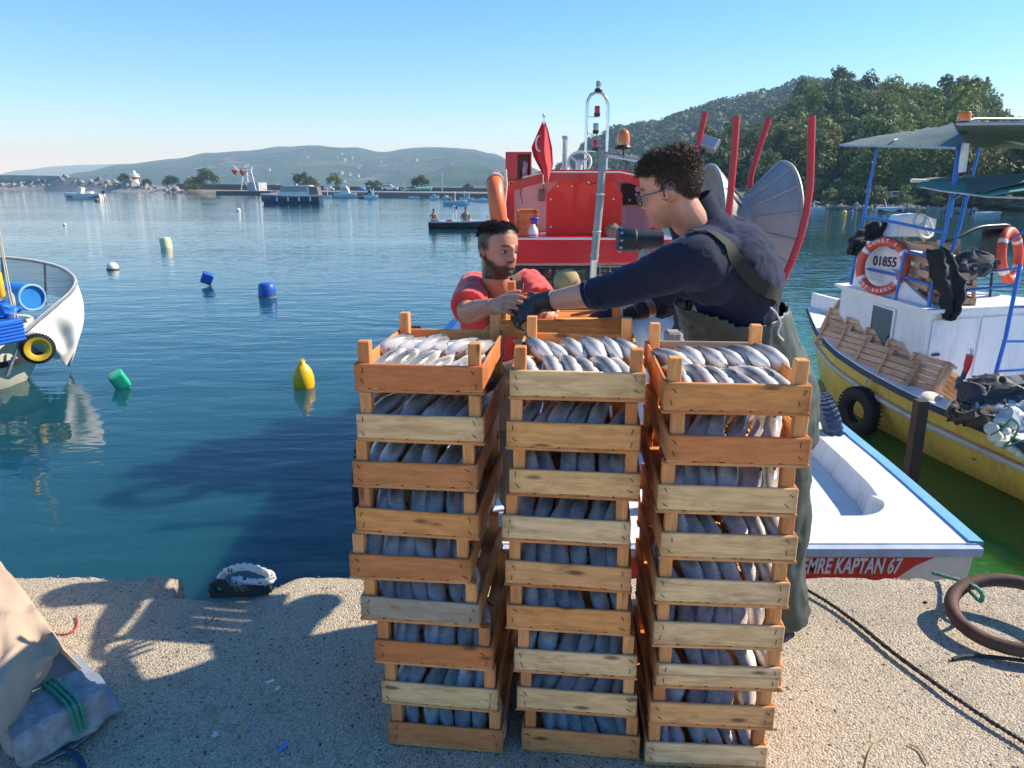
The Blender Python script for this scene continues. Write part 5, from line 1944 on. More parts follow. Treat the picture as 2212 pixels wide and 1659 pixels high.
for i in range(13):
    s_ = -.55 + 1.45 * i / 12
    b, g = tab(YBEAM, s_), tab(YSHEER, s_)
    hgt = .20 * (1 - sstep(.3, .9, s_))
    rr.append([yb(s_, -(b + .0), g + .03), yb(s_, -(b + .05), g + .04 + hgt), yb(s_, -max(.005, b - .06), g + .05 + hgt), yb(s_, -max(.004, b - .08), g + .03)])
bwk.loft(rr)
bwk.build('bow_bulwark', WHITE2, YB, smooth=40)

# cabin: follows the hull line, port wall and aft wall in shade
zt = .31
cab = MB()
fp = [(.55, .40), (2.45, .86), (2.45, -.86), (.55, -.40)]
base = [yb(s_, t, -.47) for s_, t in fp]
topc = [yb(s_, t, zt) for s_, t in fp]
cab.put(base + topc, [(0, 1, 5, 4), (1, 2, 6, 5), (2, 3, 7, 6), (3, 0, 4, 7), (4, 5, 6, 7)])
cabin = cab.build('cabin', WHITE2, YB)
rf = MB()
ov = [(.47, .46), (2.52, .93), (2.52, -.93), (.47, -.46)]
rf.ext([yb(s_, t, zt + .003) for s_, t in ov], (0, 0, .04))
rf.build('cabin_roof', WHITE2, YB)
def wallpt(k, z, out=.0):                                    # along the port wall
    s_, t = .55 + 1.90 * k, .40 + .46 * k
    return yb(s_, t, z) + BP * out
wn_ = MB()
k0, k1 = .44, .67
wn_.ext([wallpt(k0, -.28, .004), wallpt(k1, -.28, .004), wallpt(k1, .22, .004), wallpt(k0, .22, .004)], BP * .012)
wno = wn_.build('window', mat('dull_window_glass', (.10, .115, .12), .12, var=.15), cabin)
wf_ = MB()
for (ka, za, kb, zb) in ((k0 - .02, -.30, k1 + .02, -.28), (k0 - .02, .22, k1 + .02, .24), (k0 - .02, -.28, k0, .22), (k1, -.28, k1 + .02, .22)):
    wf_ = MB(); wf_.ext([wallpt(ka, za, .003), wallpt(kb, za, .003), wallpt(kb, zb, .003), wallpt(ka, zb, .003)], BP * .02); wf_.build('frame', WHITE2, wno)
for k in range(2):                                           # aft doors: seams and latch
    t0 = .80 - .66 * k
    b = MB(); b.ext([yb(2.452, t0, -.44), yb(2.452, t0 - .62, -.44), yb(2.452, t0 - .62, .23), yb(2.452, t0, .23)], BA * .016)
    dd = b.build('cabin_door', WHITE2, cabin)
    if k == 0:
        b = MB(); b.cbox(yb(2.478, .71, -.15), (.10, .014, .03), rotm(0, 0, 15), b=.004); b.build('latch', mat('dark_latch', (.05, .05, .06), .4, .5), dd)

# flybridge: low white breakwater, console and wheel
fbx = MB()
zr = zt + .043
pts = [(.72, .40, .34), (1.2, .52, .34), (1.6, .60, .30), (2.0, .66, .12), (2.3, .72, .02)]
rr = [[yb(s_, t, zr), yb(s_, t, zr + hh), yb(s_, t - .05, zr + hh), yb(s_, t - .05, zr)] for s_, t, hh in pts]
fbx.loft(rr)
fbx.build('flybridge_side', WHITE2, YB, smooth=30)
f2 = MB()
f2.ext([yb(.75, .345, zr + .001), yb(.75, -.45, zr + .001), yb(.75, -.45, zr + .44), yb(.75, .345, zr + .44)], BA * .9)
f2.build('flybridge_box', WHITE2, YB)
cn = MB()
c0 = at(1965, 500, 8.75)
cn.ext([c0 + Vector((-.24, 0, -.06)), c0 + Vector((.30, 0, -.06)), c0 + Vector((.30, 0, .14)), c0 + Vector((.12, 0, .20)), c0 + Vector((-.10, 0, .18))], (.05, .38, 0))
cn.build('helm_console', WHITE2, YB)
wl_ = MB()
wc = at(1994, 489, 8.5)
mw = rotm(64, 0, 24)
wl_.torus(wc, .145, .017, mw, 32, 8)
for k in range(3):
    a = 2 * math.pi * k / 3 + .9
    wl_.tube([wc, wc + mw @ Vector((.145 * math.cos(a), .145 * math.sin(a), 0))], .018, 8)
wl_.ell(wc, (.05, .05, .025), 12, 6, mw)
wl_.tube([wc, c0 + Vector((.1, .05, .05))], .02, 8)
wl_.build('steering_wheel', CREAMW, YB, smooth=50)

# blue tube rails and canopy posts
def bt(pts, r_=.017, nm='rail_tube', Y=None, mt_=BLUEP, parent=YB):
    b = MB(); b.tube([at(*p) for p in pts], r_, 8); return b.build(nm, mt_, parent, smooth=50)
bt([(1898, 306, 9.3), (1880, 392, 9.3), (1866, 470, 9.25), (1850, 540, 9.2), (1838, 615, 9.1)], .019, 'canopy_post')
bt([(1868, 467, 9.2), (2042, 503, 7.9)])
bt([(1850, 516, 9.2), (2030, 560, 7.85)])
bt([(1836, 572, 9.1), (1960, 600, 8.2), (2010, 616, 7.8)])
bt([(2056, 415, 7.9), (2042, 500, 7.85), (2026, 560, 7.8), (2004, 672, 7.72)], .019, 'canopy_post')
bt([(1955, 545, 8.2), (1944, 600, 8.15), (1934, 648, 8.1)])
bt([(2117, 309, 9.2), (2096, 400, 9.1), (2070, 503, 9.0)], .017, 'canopy_post')
bt([(2078, 262, 8.0), (2072, 320, 7.95), (2063, 388, 7.9), (2050, 470, 7.9)], .028, 'canopy_post')
bt([(2086, 418, 8.0), (2070, 500, 7.9), (2040, 590, 7.7)], .017)
bt([(2060, 430, 7.85), (2092, 408, 8.1)], .014)
bt([(2204, 572, 7.2), (2190, 640, 7.1), (2172, 730, 7.0), (2151, 806, 6.95)], .020, 'ladder_side')
bt([(2151, 802, 6.95), (2260, 796, 6.9)], .015, 'ladder_rung')
bt([(2168, 737, 7.0), (2275, 737, 6.95)], .015, 'ladder_rung')
bt([(2185, 663, 7.1), (2285, 661, 7.05)], .015, 'ladder_rung')
bt([(2068, 628, 7.7), (2194, 617, 7.2)], .014)
bt([(2100, 590, 8.4), (2202, 580, 7.3)], .012)
bt([(2150, 540, 8.6), (2230, 488, 8.4)], .014)

# upper canopy: green tarpaulin over a tube frame
TARP = NT('green_tarpaulin')
nt_ = TARP.noise(TARP.coord('Object', (40, 40, 40)), 1.0, 3)
TARP.P(Base_Color=TARP.mix(TARP.ramp(nt_, [(.3, 0), (.7, 1)]), (.10, .15, .135), (.14, .19, .17)), Roughness=.75, Normal=TARP.bump(TARP.noise(TARP.coord('Object'), 3.5, 4, .6), .35, .06))
TARP = TARP.mat
def canopy(name, A, B_, C_, D_, sag, mt_, thick=.006, nu=24, nv=14, ridge=0.0):
    A, B_, C_, D_ = [Vector(p) for p in (A, B_, C_, D_)]
    def f(a, b):
        p = (A * (1 - a) + B_ * a) * (1 - b) + (D_ * (1 - a) + C_ * a) * b
        p.z += ridge * math.sin(math.pi * b) - sag * (math.sin(math.pi * a * 3) ** 2) * .5 + .012 * noise.noise(p * 4)
        if b in (0, 1): p.z += .012 * math.sin(a * 60)
        return p
    m = MB(); m.sheet(f, nu, nv, thick); return m.build(name, mt_, YB, smooth=70)
can = canopy('canopy', at(1812, 313, 9.9), at(2066, 318, 7.6), at(2120, 256, 8.2), at(1960, 285, 10.6), .03, TARP, ridge=.02)
canopy('canopy', at(2060, 268, 7.6), at(2330, 262, 7.0), at(2330, 318, 8.6), at(2090, 318, 8.7), .02, TARP)
bt([(1815, 314, 9.85), (2062, 320, 7.62)], .014, 'canopy_bar', mt_=mat('grey_tube', (.45, .47, .48), .4, .6))
bt([(2066, 268, 7.58), (2320, 266, 7.0)], .018, 'canopy_bar', mt_=mat('grey_tube', (.45, .47, .48), .4, .6))
bt([(2078, 262, 7.7), (2110, 256, 7.9), (2300, 258, 7.9)], .012, 'canopy_bar', mt_=mat('grey_tube', (.45, .47, .48), .4, .6))
bt([(1930, 303, 8.9), (1950, 298, 9.6)], .012, 'canopy_bar', mt_=mat('grey_tube', (.45, .47, .48), .4, .6))
bt([(2120, 292, 8.3), (2300, 330, 8.2)], .014, 'canopy_bar', mt_=mat('grey_tube', (.45, .47, .48), .4, .6))
# lower shade net
NETG = mat('green_shade_net', (.13, .33, .27), .8, var=.25, scale=60)
canopy('shade_net', at(1978, 404, 8.1), at(2130, 424, 7.3), at(2400, 392, 7.0), at(1990, 392, 8.6), .0, NETG, ridge=.02)
canopy('shade_net', at(1972, 392, 8.6), at(2120, 416, 7.35), at(2400, 364, 7.2), at(2040, 388, 9.2), .0, TARP, ridge=.03)
bt([(1968, 390, 8.5), (2000, 391, 8.5)], .022, 'canopy_bar', mt_=CREAMW)
bt([(1990, 404, 8.0), (2030, 412, 7.75), (2080, 418, 7.5), (2130, 425, 7.25), (2330, 432, 7.0)], .010, 'canopy_bar', mt_=mat('grey_tube', (.45, .47, .48), .4, .6))
# beacon and lamp on the canopy frame
p = at(2082, 262, 7.6)
b = MB(); b.lathe([(.062, 0), (.062, .04), (.056, .085), (.05, .09), (0, .092)], 18, None, p); bo2 = b.build('beacon', AMBER, YB, smooth=50)
b = MB(); b.lathe([(.068, -.02), (.068, .0), (0, .0)], 18, None, p); b.build('beacon_base', BLACK, bo2, smooth=40)
b = MB(); b.tube([at(2086, 310, 7.75), at(2082, 340, 7.75), at(2078, 372, 7.75)], [.035, .038, .036], 12); b.build('tube_lamp', CREAMW, YB, smooth=40)

# ---- things on the yellow boat
def ring_buoy(c, m, label, sx=1.0):
    t = thing('lifebuoy', label, 'lifebuoy', c)
    b = MB(); b.torus(c, .27, .052, m, 40, 12, sx=sx, sy=1.06)
    rb_ = b.build('ring', mat('orange_foam_ring', (.72, .085, .04), .5, var=.08, dirt=.25), t, smooth=60)
    for a in (35, 145, 215, 325):
        k = MB(); q_ = c + m @ Vector((.27 * sx * math.cos(R(a)), .27 * 1.06 * math.sin(R(a)), 0))
        k.torus(q_, .0535, .0032, m @ rotm(0, 0, a) @ rotm(90, 0, 0), 20, 4)
        k2 = MB()
        pr = []
        for j in range(5):
            an = R(a - 5 + 2.5 * j)
            ring = []
            ctr = Vector((.27 * sx * math.cos(an), .27 * 1.06 * math.sin(an), 0))
            for i in range(14):
                f = 2 * math.pi * i / 14
                rad = ctr.normalized()
                ring.append(c + m @ (ctr + rad * (math.cos(f) * .0535) + Vector((0, 0, math.sin(f) * .0535))))
            pr.append(ring)
        k2.loft(pr, cap=False)
        k2.build('white_band', mat('white_reflective_tape', (.75, .75, .72), .4), t, smooth=50)
    return t
rc = at(1906, 575, 8.5)
mr = Matrix.Rotation(R(-56), 3, 'Z') @ rotm(84, 0, 0)
lb1 = ring_buoy(rc, mr, 'orange lifebuoy lettered in white on the yellow boat rail')
for txt, r_, a0, st in (('CUNET 3', .275, 128, -11), ('KDZ.EREGLI', .275, 222, 10.5)):
    for i, ch_ in enumerate(txt):
        a = R(a0 + st * i)
        q_ = Matrix.Translation(rc) @ mr.to_4x4() @ Matrix.Translation((r_ * 1.0 * math.cos(a), r_ * 1.06 * math.sin(a), .0525)) @ Matrix.Rotation(a + (-math.pi / 2 if st < 0 else math.pi / 2), 4, 'Z')
        if ch_ != ' ':
            link('letter', text_mesh(ch_, .056, .0012, q_, mat('white_lettering', (.70, .74, .80), .5), bold=.0012), lb1, True)
rp = MB(); rp.ext([wallpt(.40, zr + .0, .0) + Vector((0, 0, .02)), wallpt(.62, zr, 0) + Vector((0, 0, .02)), wallpt(.62, zr, 0) + Vector((0, 0, .36)), wallpt(.40, zr, 0) + Vector((0, 0, .40))], BP * .02)
nrm_ = Vector((-.83, -.56, 0))
numc = at(1911, 566, 8.62)
nm_ = text_mesh('01855', .16, .002, Matrix.Translation(numc) @ Matrix.Rotation(R(-56), 4, 'Z') @ Matrix.Rotation(R(90), 4, 'X'), mat('black_lettering', (.01, .01, .012), .5), bold=.004, xs=.72)
plate = MB(); plate.box(numc - nrm_ * .018, (.52, .024, .46), rotm(0, 0, -56))
plo = plate.build('number_board', WHITE2, YB)
link('lettering', nm_, plo)
lb2 = ring_buoy(at(2182, 552, 8.6), Matrix.Rotation(R(38), 3, 'Z') @ rotm(80, 0, 0), 'orange lifebuoy hanging behind the black chair')

def cratelet(name, label, group, m, front, sc=(1, 1, 1)):
    c = make_crate(name, label, group, (0, 0, 0), (0, 0, 0), front, front, side=front, post=front, slat=front, staples=False, rng=rng)
    c.matrix_basis = m @ Matrix.Diagonal((*sc, 1))
    return c
# stacked crates on the cabin roof
for k, (u, v, Y, yaw, lab) in enumerate((
        (2028, 664, 8.05, 22, 'lowest crate at the roof edge under the black jacket'), (2025, 640, 8.05, 18, 'second crate at the roof edge under the black jacket'),
        (2090, 668, 7.95, 80, 'long bottom crate on the cabin roof, right of the jacket'), (2092, 640, 7.95, 78, 'upper crate of the roof pair right of the jacket'), (2092, 612, 7.95, 81, 'crate under the dark bundle on the cabin roof'))):
    q_ = at(u, v, Y)
    lev = {0: 0, 1: 1, 2: 0, 3: 1, 4: 2}[k]
    cratelet('wooden_crate', lab, 'crates on the yellow boat roof', Matrix.Translation((q_.x, q_.y, zr + .002 + lev * CPITCH)) @ Matrix.Rotation(R(yaw), 4, 'Z'), W_DRY)
for k, (u, lev) in enumerate(((2012, 2), (2014, 3), (2012, 4))):
    q_ = at(u, 600, 8.35)
    cratelet('wooden_crate', ['third crate up behind the black jacket', 'fourth crate up behind the black jacket', 'top crate behind the black jacket on the roof'][k], 'crates on the yellow boat roof', Matrix.Translation((q_.x - .02, q_.y - .3, zr + .002 + lev * CPITCH)) @ Matrix.Rotation(R(16 + 3 * k), 4, 'Z'), W_DRY)
# crates tipped on their sides along the deck
def deck_crate(u, v, s_, t_, z_, tilt, lab, up=0, turn=0):
    x_ax = BA                                               # crate length runs along the boat
    m = Matrix.Translation(yb(s_, t_, z_)) @ Matrix.Rotation(math.atan2(BA.y, BA.x), 4, 'Z') @ Matrix.Rotation(R(tilt), 4, 'X') @ Matrix.Rotation(R(-90 + turn), 4, 'Z')
    cratelet('wooden_crate', lab, 'empty crates tipped along the yellow boat deck', m, W_DRY)
names = ['first', 'second', 'third', 'fourth', 'fifth']
for k in range(4):
    deck_crate(0, 0, .55 + .50 * k, .66 + .13 * k, -.265 - .035 * k, -116, '%s tipped crate from the bow along the gunwale' % names[k])
for k in range(5):
    deck_crate(0, 0, .35 + .50 * k, .46 + .125 * k, -.155 - .035 * k, -112 + 4 * (k % 2), '%s crate from the bow in the upper tipped row' % names[k])
for k in range(3):
    deck_crate(0, 0, .30 + .53 * k, .32 + .12 * k, -.04 - .04 * k, -124 + 8 * (k % 2), '%s crate from the bow leaning on the cabin wall' % names[k], turn=5 * k)
deck_crate(0, 0, 2.55, .74, -.40, -70, 'crate stood on its side by the cabin corner', turn=25)

# tyre, mooring pile, net floats, sheets
tm_ = Matrix.Rotation(math.atan2(BP.y, BP.x), 3, 'Z') @ rotm(0, 90, 0)
tyre('tyre_fender', yb(1.95, 1.14, -.92), tm_, .205, .078, 'big black tyre fender hanging on the yellow hull', 'tyre')
tr_ = MB(); tr_.tube([yb(1.95, 1.10, -.62), yb(1.97, 1.06, -.44)], .012, 6); tr_.build('tyre_rope', ROPEW, bpy.data.objects['tyre_fender.003'] if 'tyre_fender.003' in bpy.data.objects else None)
mp_ = MB()
pt, pbm = at(1997, 868, 5.75), at(1977, 1030, 5.75)
mp_.ext([pt + Vector((-.045, 0, 0)), pt + Vector((.045, 0, 0)), Vector((pbm.x + .05, 5.75, -1.7)), Vector((pbm.x - .05, 5.75, -1.7))], (0, .09, 0))
setp(mp_.build('mooring_pile', mat('rusty_brown_steel', (.055, .03, .022), .75, var=.3, scale=9, bump=.3, bscale=40)), 'rusty brown pile standing in the water by the yellow hull', 'pile')
FLOAT = mat('cream_foam_float', (.74, .70, .56), .6, var=.08, scale=20, dirt=.25)
def nfloat(c, m, label, R0=.062, L=.05):
    b = MB(); b.lathe([(.012, -L / 2), (R0 * .8, -L / 2), (R0, -L * .3), (R0, L * .3), (R0 * .8, L / 2), (.012, L / 2)], 18, m, c)
    return setp(b.build('net_float', FLOAT, smooth=40), label, 'float', 'net floats on the yellow boat')
for k in range(5):
    c = at(2058 + 12.5 * k, 880 + 5.5 * k, 6.55 - .07 * k)
    nfloat(c, rotm(0, 90, -15), '%s of five floats threaded in a row on the deck edge' % names[k], .068, .072)
nfloat(at(2011, 862, 7.0), rotm(20, 0, 0), 'big round cream float lying beside the tipped crates', .10, .08)
rgf = random.Random(4)
spots = [(2142, 926), (2158, 914), (2172, 900), (2190, 888), (2205, 880), (2150, 944), (2168, 934), (2186, 922), (2204, 910), (2180, 950), (2198, 944), (2208, 960), (2166, 958), (2190, 970), (2207, 985)]
for k, (u, v) in enumerate(spots):
    nfloat(at(u, v, 5.9 + .02 * (960 - v) * .12), Euler((rgf.uniform(-1, 1), rgf.uniform(-1, 1), rgf.uniform(0, 3))).to_matrix(), 'cream net float, number %d counted from the left in the heap' % (k + 1), .062, .055) if False else None
for k, (u, v) in enumerate(sorted(spots)):
    nfloat(at(u, v, 5.9 + (960 - v) * .004), Euler((rgf.uniform(-.9, .9), rgf.uniform(-.9, .9), rgf.uniform(0, 3))).to_matrix(), '%s float from the left in the green-corded float heap' % ['first', 'second', 'third', 'fourth', 'fifth', 'sixth', 'seventh', 'eighth', 'ninth', 'tenth', 'eleventh', 'twelfth', 'thirteenth', 'fourteenth', 'fifteenth'][k], .060, .055)
gc = MB()
gc.tube(smooth_path([at(2140, 940, 5.85), at(2165, 925, 5.85), at(2185, 905, 5.85), at(2200, 920, 5.8), at(2190, 945, 5.8), at(2170, 965, 5.8), at(2215, 950, 5.8)], 4), .008, 6)
setp(gc.build('cord', mat('green_cord', (.05, .22, .09), .7), smooth=50), 'thin green cord running through the float heap', 'cord')
SHEET = mat('grey_plastic_sheet', (.40, .45, .48), .28, var=.15, scale=4, bump=.5, bscale=9, bdist=.03)
DSH = mat('dark_grey_tarp', (.035, .04, .045), .6, var=.2, bump=.4, bscale=12, bdist=.03)
def heap(name, c, d, label, m, seed, cat, amp=.05):
    return sack(name, c, d, label, m, seed, amp * 1.5, (40, 28), cat, 8)
heap('tarpaulin', at(2148, 856, 6.5), (.30, .30, .17), 'dark grey tarpaulin folded on the yellow boat deck', DSH, 3, 'tarpaulin')
heap('plastic_sheet', at(2172, 895, 6.25), (.27, .24, .13), 'crumpled silvery plastic sheet below the dark tarpaulin', SHEET, 9, 'sheet')
heap('plastic_sheet', at(2112, 838, 6.9), (.18, .16, .09), 'rolled black and white sheet by the cabin door', mat('white_black_sheet', (.5, .5, .5), .4, col2=(.02, .02, .025), scale=6), 5, 'sheet')
heap('fishing_net', at(2118, 900, 6.3), (.30, .22, .10), 'brown fishing net heaped along the yellow gunwale', mat('brown_net', (.10, .075, .055), .9, var=.4, scale=60, bump=.8, bscale=120), 12, 'net', .06)
heap('cloth_bundle', at(1952, 733, 8.2), (.17, .15, .13), 'dark striped cloth bundle behind the tipped crates', mat('dark_striped_cloth', (.05, .045, .04), .9, col2=(.14, .12, .10), scale=14), 21, 'bundle', .05)
# clothes
def drape(name, pts, label, m, thick=.02):
    """a hanging garment: outline given in pixels, real thickness and folds"""
    b = MB()
    def f(a, q_):
        n_ = len(pts) - 1
        i = min(int(q_ * n_), n_ - 1); t = q_ * n_ - i
        (ul, ur, v, Y), (ul2, ur2, v2, Y2) = pts[i], pts[i + 1]
        L_, Rr, vv, YY = ul + (ul2 - ul) * t, ur + (ur2 - ur) * t, v + (v2 - v) * t, Y + (Y2 - Y) * t
        p = at(L_ + (Rr - L_) * a, vv, YY)
        p.y += .035 * math.sin(a * 11 + q_ * 4) * (.4 + q_) - .07 * math.sin(math.pi * a)
        p += noise.noise_vector(p * 9) * .035 + noise.noise_vector(p * 23) * .012
        return p
    b.sheet(f, 22, 26, thick)
    return setp(b.build(name, m, smooth=70), label, 'clothing')
BLK = cloth_mat('black_cloth', (.010, .010, .012), .15)
drape('jacket', [(2008, 2030, 534, 7.75), (1998, 2056, 552, 7.7), (2010, 2070, 580, 7.66), (2018, 2086, 610, 7.62), (2030, 2088, 640, 7.6), (2036, 2074, 668, 7.58), (2032, 2060, 688, 7.56)], 'black jacket draped over crates and rail', BLK)
drape('jacket', [(1880, 1910, 478, 9.1), (1858, 1925, 500, 9.05), (1840, 1900, 515, 9.0), (1830, 1856, 535, 8.95), (1828, 1846, 550, 8.95)], 'black jacket thrown over the forward rail', BLK)
heap('sweater', at(2098, 575, 7.95), (.24, .20, .15), 'dark blue striped sweater piled on the roof crates', mat('dark_striped_wool', (.020, .025, .04), .9, col2=(.09, .10, .13), scale=5, stretch=(6, 1, 1)), 31, 'clothing', .05)
# black chair
chr_ = thing('chair', 'black chair with curved back on the cabin roof', 'chair', (at(2110, 560, 8.6).x, 8.6, zr))
b = MB(); b.tube(smooth_path([at(2018, 560, 8.4), at(2024, 530, 8.4), at(2062, 515, 8.4), at(2110, 493, 8.5), at(2150, 488, 8.6), at(2180, 490, 8.7), at(2172, 520, 8.75), at(2150, 575, 8.8)], 5), .022, 10); b.build('arm_frame', BLACK, chr_, smooth=50)
b = MB(); b.ext([at(2124, 494, 8.62), at(2178, 492, 8.72), at(2152, 585, 8.72), at(2106, 580, 8.6)], (.01, .03, 0)); b.build('backrest', BLACK, chr_)
b = MB(); q_ = at(2090, 575, 8.6); b.cbox((q_.x, 8.6, q_.z), (.42, .42, .05), rotm(0, 0, 10), b=.015); b.build('seat', BLACK, chr_, smooth=30)
for sx in (-1, 1):
    for sy in (-1, 1):
        b = MB(); b.tube([(q_.x + sx * .18, 8.6 + sy * .18, q_.z), (q_.x + sx * .20, 8.6 + sy * .2, zr)], .014, 8); b.build('leg', BLACK, chr_)
# signal light on its staff
sg_ = thing('marker_light', 'red marker light strapped to a blue staff on deck', 'marker light', at(2084, 880, 6.8))
b = MB(); b.tube([at(2072, 855, 6.8), at(2078, 820, 6.8), at(2098, 768, 6.8)], .024, 10); b.build('staff', mat('dark_blue_wood', (.02, .05, .12), .5), sg_, smooth=40)
b = MB(); b.tube([at(2086, 806, 6.74), at(2090, 788, 6.74), at(2096, 766, 6.74)], [.018, .034, .034], 12); b.build('lamp_body', mat('red_lamp_body', (.6, .03, .03), .4), sg_, smooth=40)
b = MB(); b.tube([at(2096, 766, 6.74), at(2099, 752, 6.74)], [.032, .018], 12); b.build('lamp_lens', GLASSY, sg_, smooth=40)
b = MB(); b.tube([at(2072, 855, 6.8), Vector((at(2072, 855, 6.8).x, 6.8, -.8))], .02, 8); b.build('staff_foot', mat('dark_blue_wood', (.02, .05, .12), .5), sg_)
b = MB(); b.torus(at(2088, 866, 6.7), .045, .008, rotm(70, 20, 0), 20, 6); setp(b.build('rope_loop', mat('orange_cord', (.75, .16, .08), .6), smooth=50), 'small orange rope loop tied below the marker light', 'rope')
# hull fittings
for (s_, z_, r_) in ((2.55, -.84, .022), (2.78, -.82, .018), (3.55, -.88, .03), (4.2, -.84, .035), (2.66, -.90, .012)):
    b = MB(); c = yb(s_, tab(YBEAM, s_) * (.985 - .05 * ((-.62 - z_) / .25 + .2)) , z_); b.lathe([(r_, -.02), (r_, .006), (r_ * .6, .008), (r_ * .55, -.01), (0, -.01)], 14, Matrix.Rotation(math.atan2(BP.y, BP.x), 3, 'Z') @ rotm(0, 90, 0), c)
    b.build('hull_outlet', mat('dull_outlet', (.12, .09, .05), .5, .4), YB, smooth=40)

# ================================================================ boat at the left edge
CREAM = mat('cream_hull_paint', (.78, .74, .58), .4, var=.05, dirt=.25, coat=.2)
LB = thing('fishing_boat', 'cream fishing boat with net guard at the left edge', 'boat', (-8.6, 10, WATER))
LA = Vector((.95, .31, 0)).normalized()
LP = Vector((-LA.y, LA.x, 0))
LO = Vector((-6.86, 10.3, 0))


def lb_(s, t, z): return LO - LA * s + LP * t + Vector((0, 0, z))


LBEAM = [(0, .05), (.12, .42), (.35, .72), (.8, .98), (1.6, 1.15), (3, 1.25), (5, 1.25)]
h = MB(); rings = []
sl = [0, .06, .12, .22, .35, .55, .8, 1.2, 1.6, 2.2, 3, 4, 5]
for s_ in sl:
    b = tab(LBEAM, s_)
    k = .25 * (1 - sstep(0, 1.2, s_))
    half = [(b, -.36, 0), (b * .99, -.55, .1), (b * .96, -.78, .3), (b * .86, WATER, 1.2), (b * .5, -1.45, 2.0), (0, -1.5, 2.2)]
    rings.append([lb_(s_ + k * r_, -t, z) for t, z, r_ in half] + [lb_(s_ + k * r_, t, z) for t, z, r_ in reversed(half[:-1])])
h.loft(rings, cap=False, closed=False); h.put(rings[0], [tuple(range(len(rings[0])))])
h.build('hull', CREAM, LB, smooth=50)
def lstrip(name, mt_, prof):
    b = MB(); path = [(s_, -1) for s_ in reversed(sl)] + [(s_, 1) for s_ in sl]
    rr = []
    for s_, sg in path:
        bb = tab(LBEAM, s_); k = .25 * (1 - sstep(0, 1.2, s_))
        rr.append([lb_(s_ - (o_ if s_ < .15 else 0), sg * (bb + o_), z) for o_, z in prof])
    b.loft(rr); b.build(name, mt_, LB, smooth=40)
lstrip('gunwale', CREAM, [(.03, -.36), (.03, -.31), (-.14, -.30), (-.14, -.36)])
lstrip('rub_rail', RUBBER, [(.0, -.42), (.05, -.41), (.05, -.365), (.0, -.36)])
lstrip('rub_strake', RUBBER, [(-.02, -.80), (.035, -.79), (.035, -.72), (-.0, -.71)])
d = MB(); d.loft([[lb_(s_, t * max(.02, tab(LBEAM, s_) - .1), -.42) for s_ in sl] for t in (-1, 0, 1)], cap=False, closed=False); d.build('deck', CREAM, LB)
# net guard: roped rail, stanchions and netting
rail_px = [(-60, 556, 11.9), (0, 556, 11.9), (50, 560, 11.9), (95, 568, 11.8), (130, 578, 11.6), (155, 594, 11.3), (163, 610, 10.95), (152, 632, 10.6), (118, 662, 10.2), (80, 694, 9.85), (52, 718, 9.6)]
rail = smooth_path([at(*q_) for q_ in rail_px], 5)
b = MB(); b.tube(rail, .024, 8); GRAIL = mat('grey_roped_rail', (.16, .17, .19), .7, var=.3, scale=30, bump=.5, bscale=60)
guard = b.build('net_guard', GRAIL, LB, smooth=50)
for i in range(0, len(rail) - 1):
    for f in (.25, .75):
        p = rail[i] * (1 - f) + rail[i + 1] * f
        k = MB(); mm = (rail[i + 1] - rail[i]).to_track_quat('Z', 'Y').to_matrix()
        k.torus(p, .026, .006, mm @ rotm(15, 0, 0), 10, 4); k.build('rope_wrap', ROPEW, guard)
b = MB(); b.tube([at(52, 718, 9.6), at(40, 748, 9.5), at(14, 812, 9.35)], .022, 8); b.build('guard_leg', GRAIL, guard, smooth=50)
for k in range(9):
    q_ = at(50 - 4.3 * k, 722 + 10.5 * k, 9.58 - .026 * k); m = MB(); m.torus(q_, .026, .006, rotm(20, 20, 0), 10, 4); m.build('rope_wrap', ROPEW, guard)
for (u, v, Y, v2) in ((5, 560, 11.9, 655), (97, 569, 11.8, 658), (62, 727, 9.7, 772)):
    m = MB(); m.tube([at(u, v, Y), at(u + 3, v2, Y)], .020, 8); m.build('stanchion', GRAIL, guard, smooth=50)
NETM = NT('grey_netting')
v_ = NETM.coord('Object', (1, 1, 1))
net = MB()
far = rail[:36]
for i in range(0, 84):
    f = i / 84 * (len(far) - 2); a = int(f); t = f - a
    p = far[a] * (1 - t) + far[a + 1] * t
    for sg in (-1, 1):
        f2 = f + sg * 3.2
        if not 0 <= f2 < len(far) - 1: continue
        a2 = int(f2); t2 = f2 - a2
        q_ = far[a2] * (1 - t2) + far[a2 + 1] * t2
        dz = .52 if f2 < 26 else .52 - .03 * (f2 - 26)
        net.tube([p, Vector((q_.x, q_.y, q_.z - dz))], .0028, 3, cap=False)
NETM.P(Base_Color=(.10, .12, .16, 1), Roughness=.8)
no_ = net.build('netting', NETM.mat, guard)
no_['kind'] = 'stuff'
# white cloth hung over the guard
def cloth(a, q_):
    ts = rail[28 + int(a * (len(rail) - 30))] if False else None
    f = 26 + a * (len(rail) - 1.001 - 26)
    i = int(f); t = f - i
    top = rail[i] * (1 - t) + rail[min(i + 1, len(rail) - 1)] * t
    tip = at(150, 792, 10.75)
    side = .10 * math.sin(math.pi * a) * math.sin(math.pi * min(1, q_ * 1.1))
    right = at(172, 668, 10.9)
    p = top * (1 - q_) + tip * q_
    bulge = math.sin(math.pi * q_) * (1 - a) * .32
    p += Vector((bulge * .8, -.10 * math.sin(math.pi * q_), .10 * math.sin(math.pi * q_) * (1 - a)))
    p += Vector((1, -.6, 0)) * (.06 * math.sin(a * 16 + q_ * 2) * math.sin(math.pi * min(1, q_ * 1.3)) * (.3 + a))
    p += Vector((.6, -1, 0)) * (.07 * math.sin(q_ * 15 - a * 5) * q_ * (1 - a))
    p.z += .03 * (1 - q_) ** 6
    return p
b = MB(); b.sheet(cloth, 40, 34, .006)
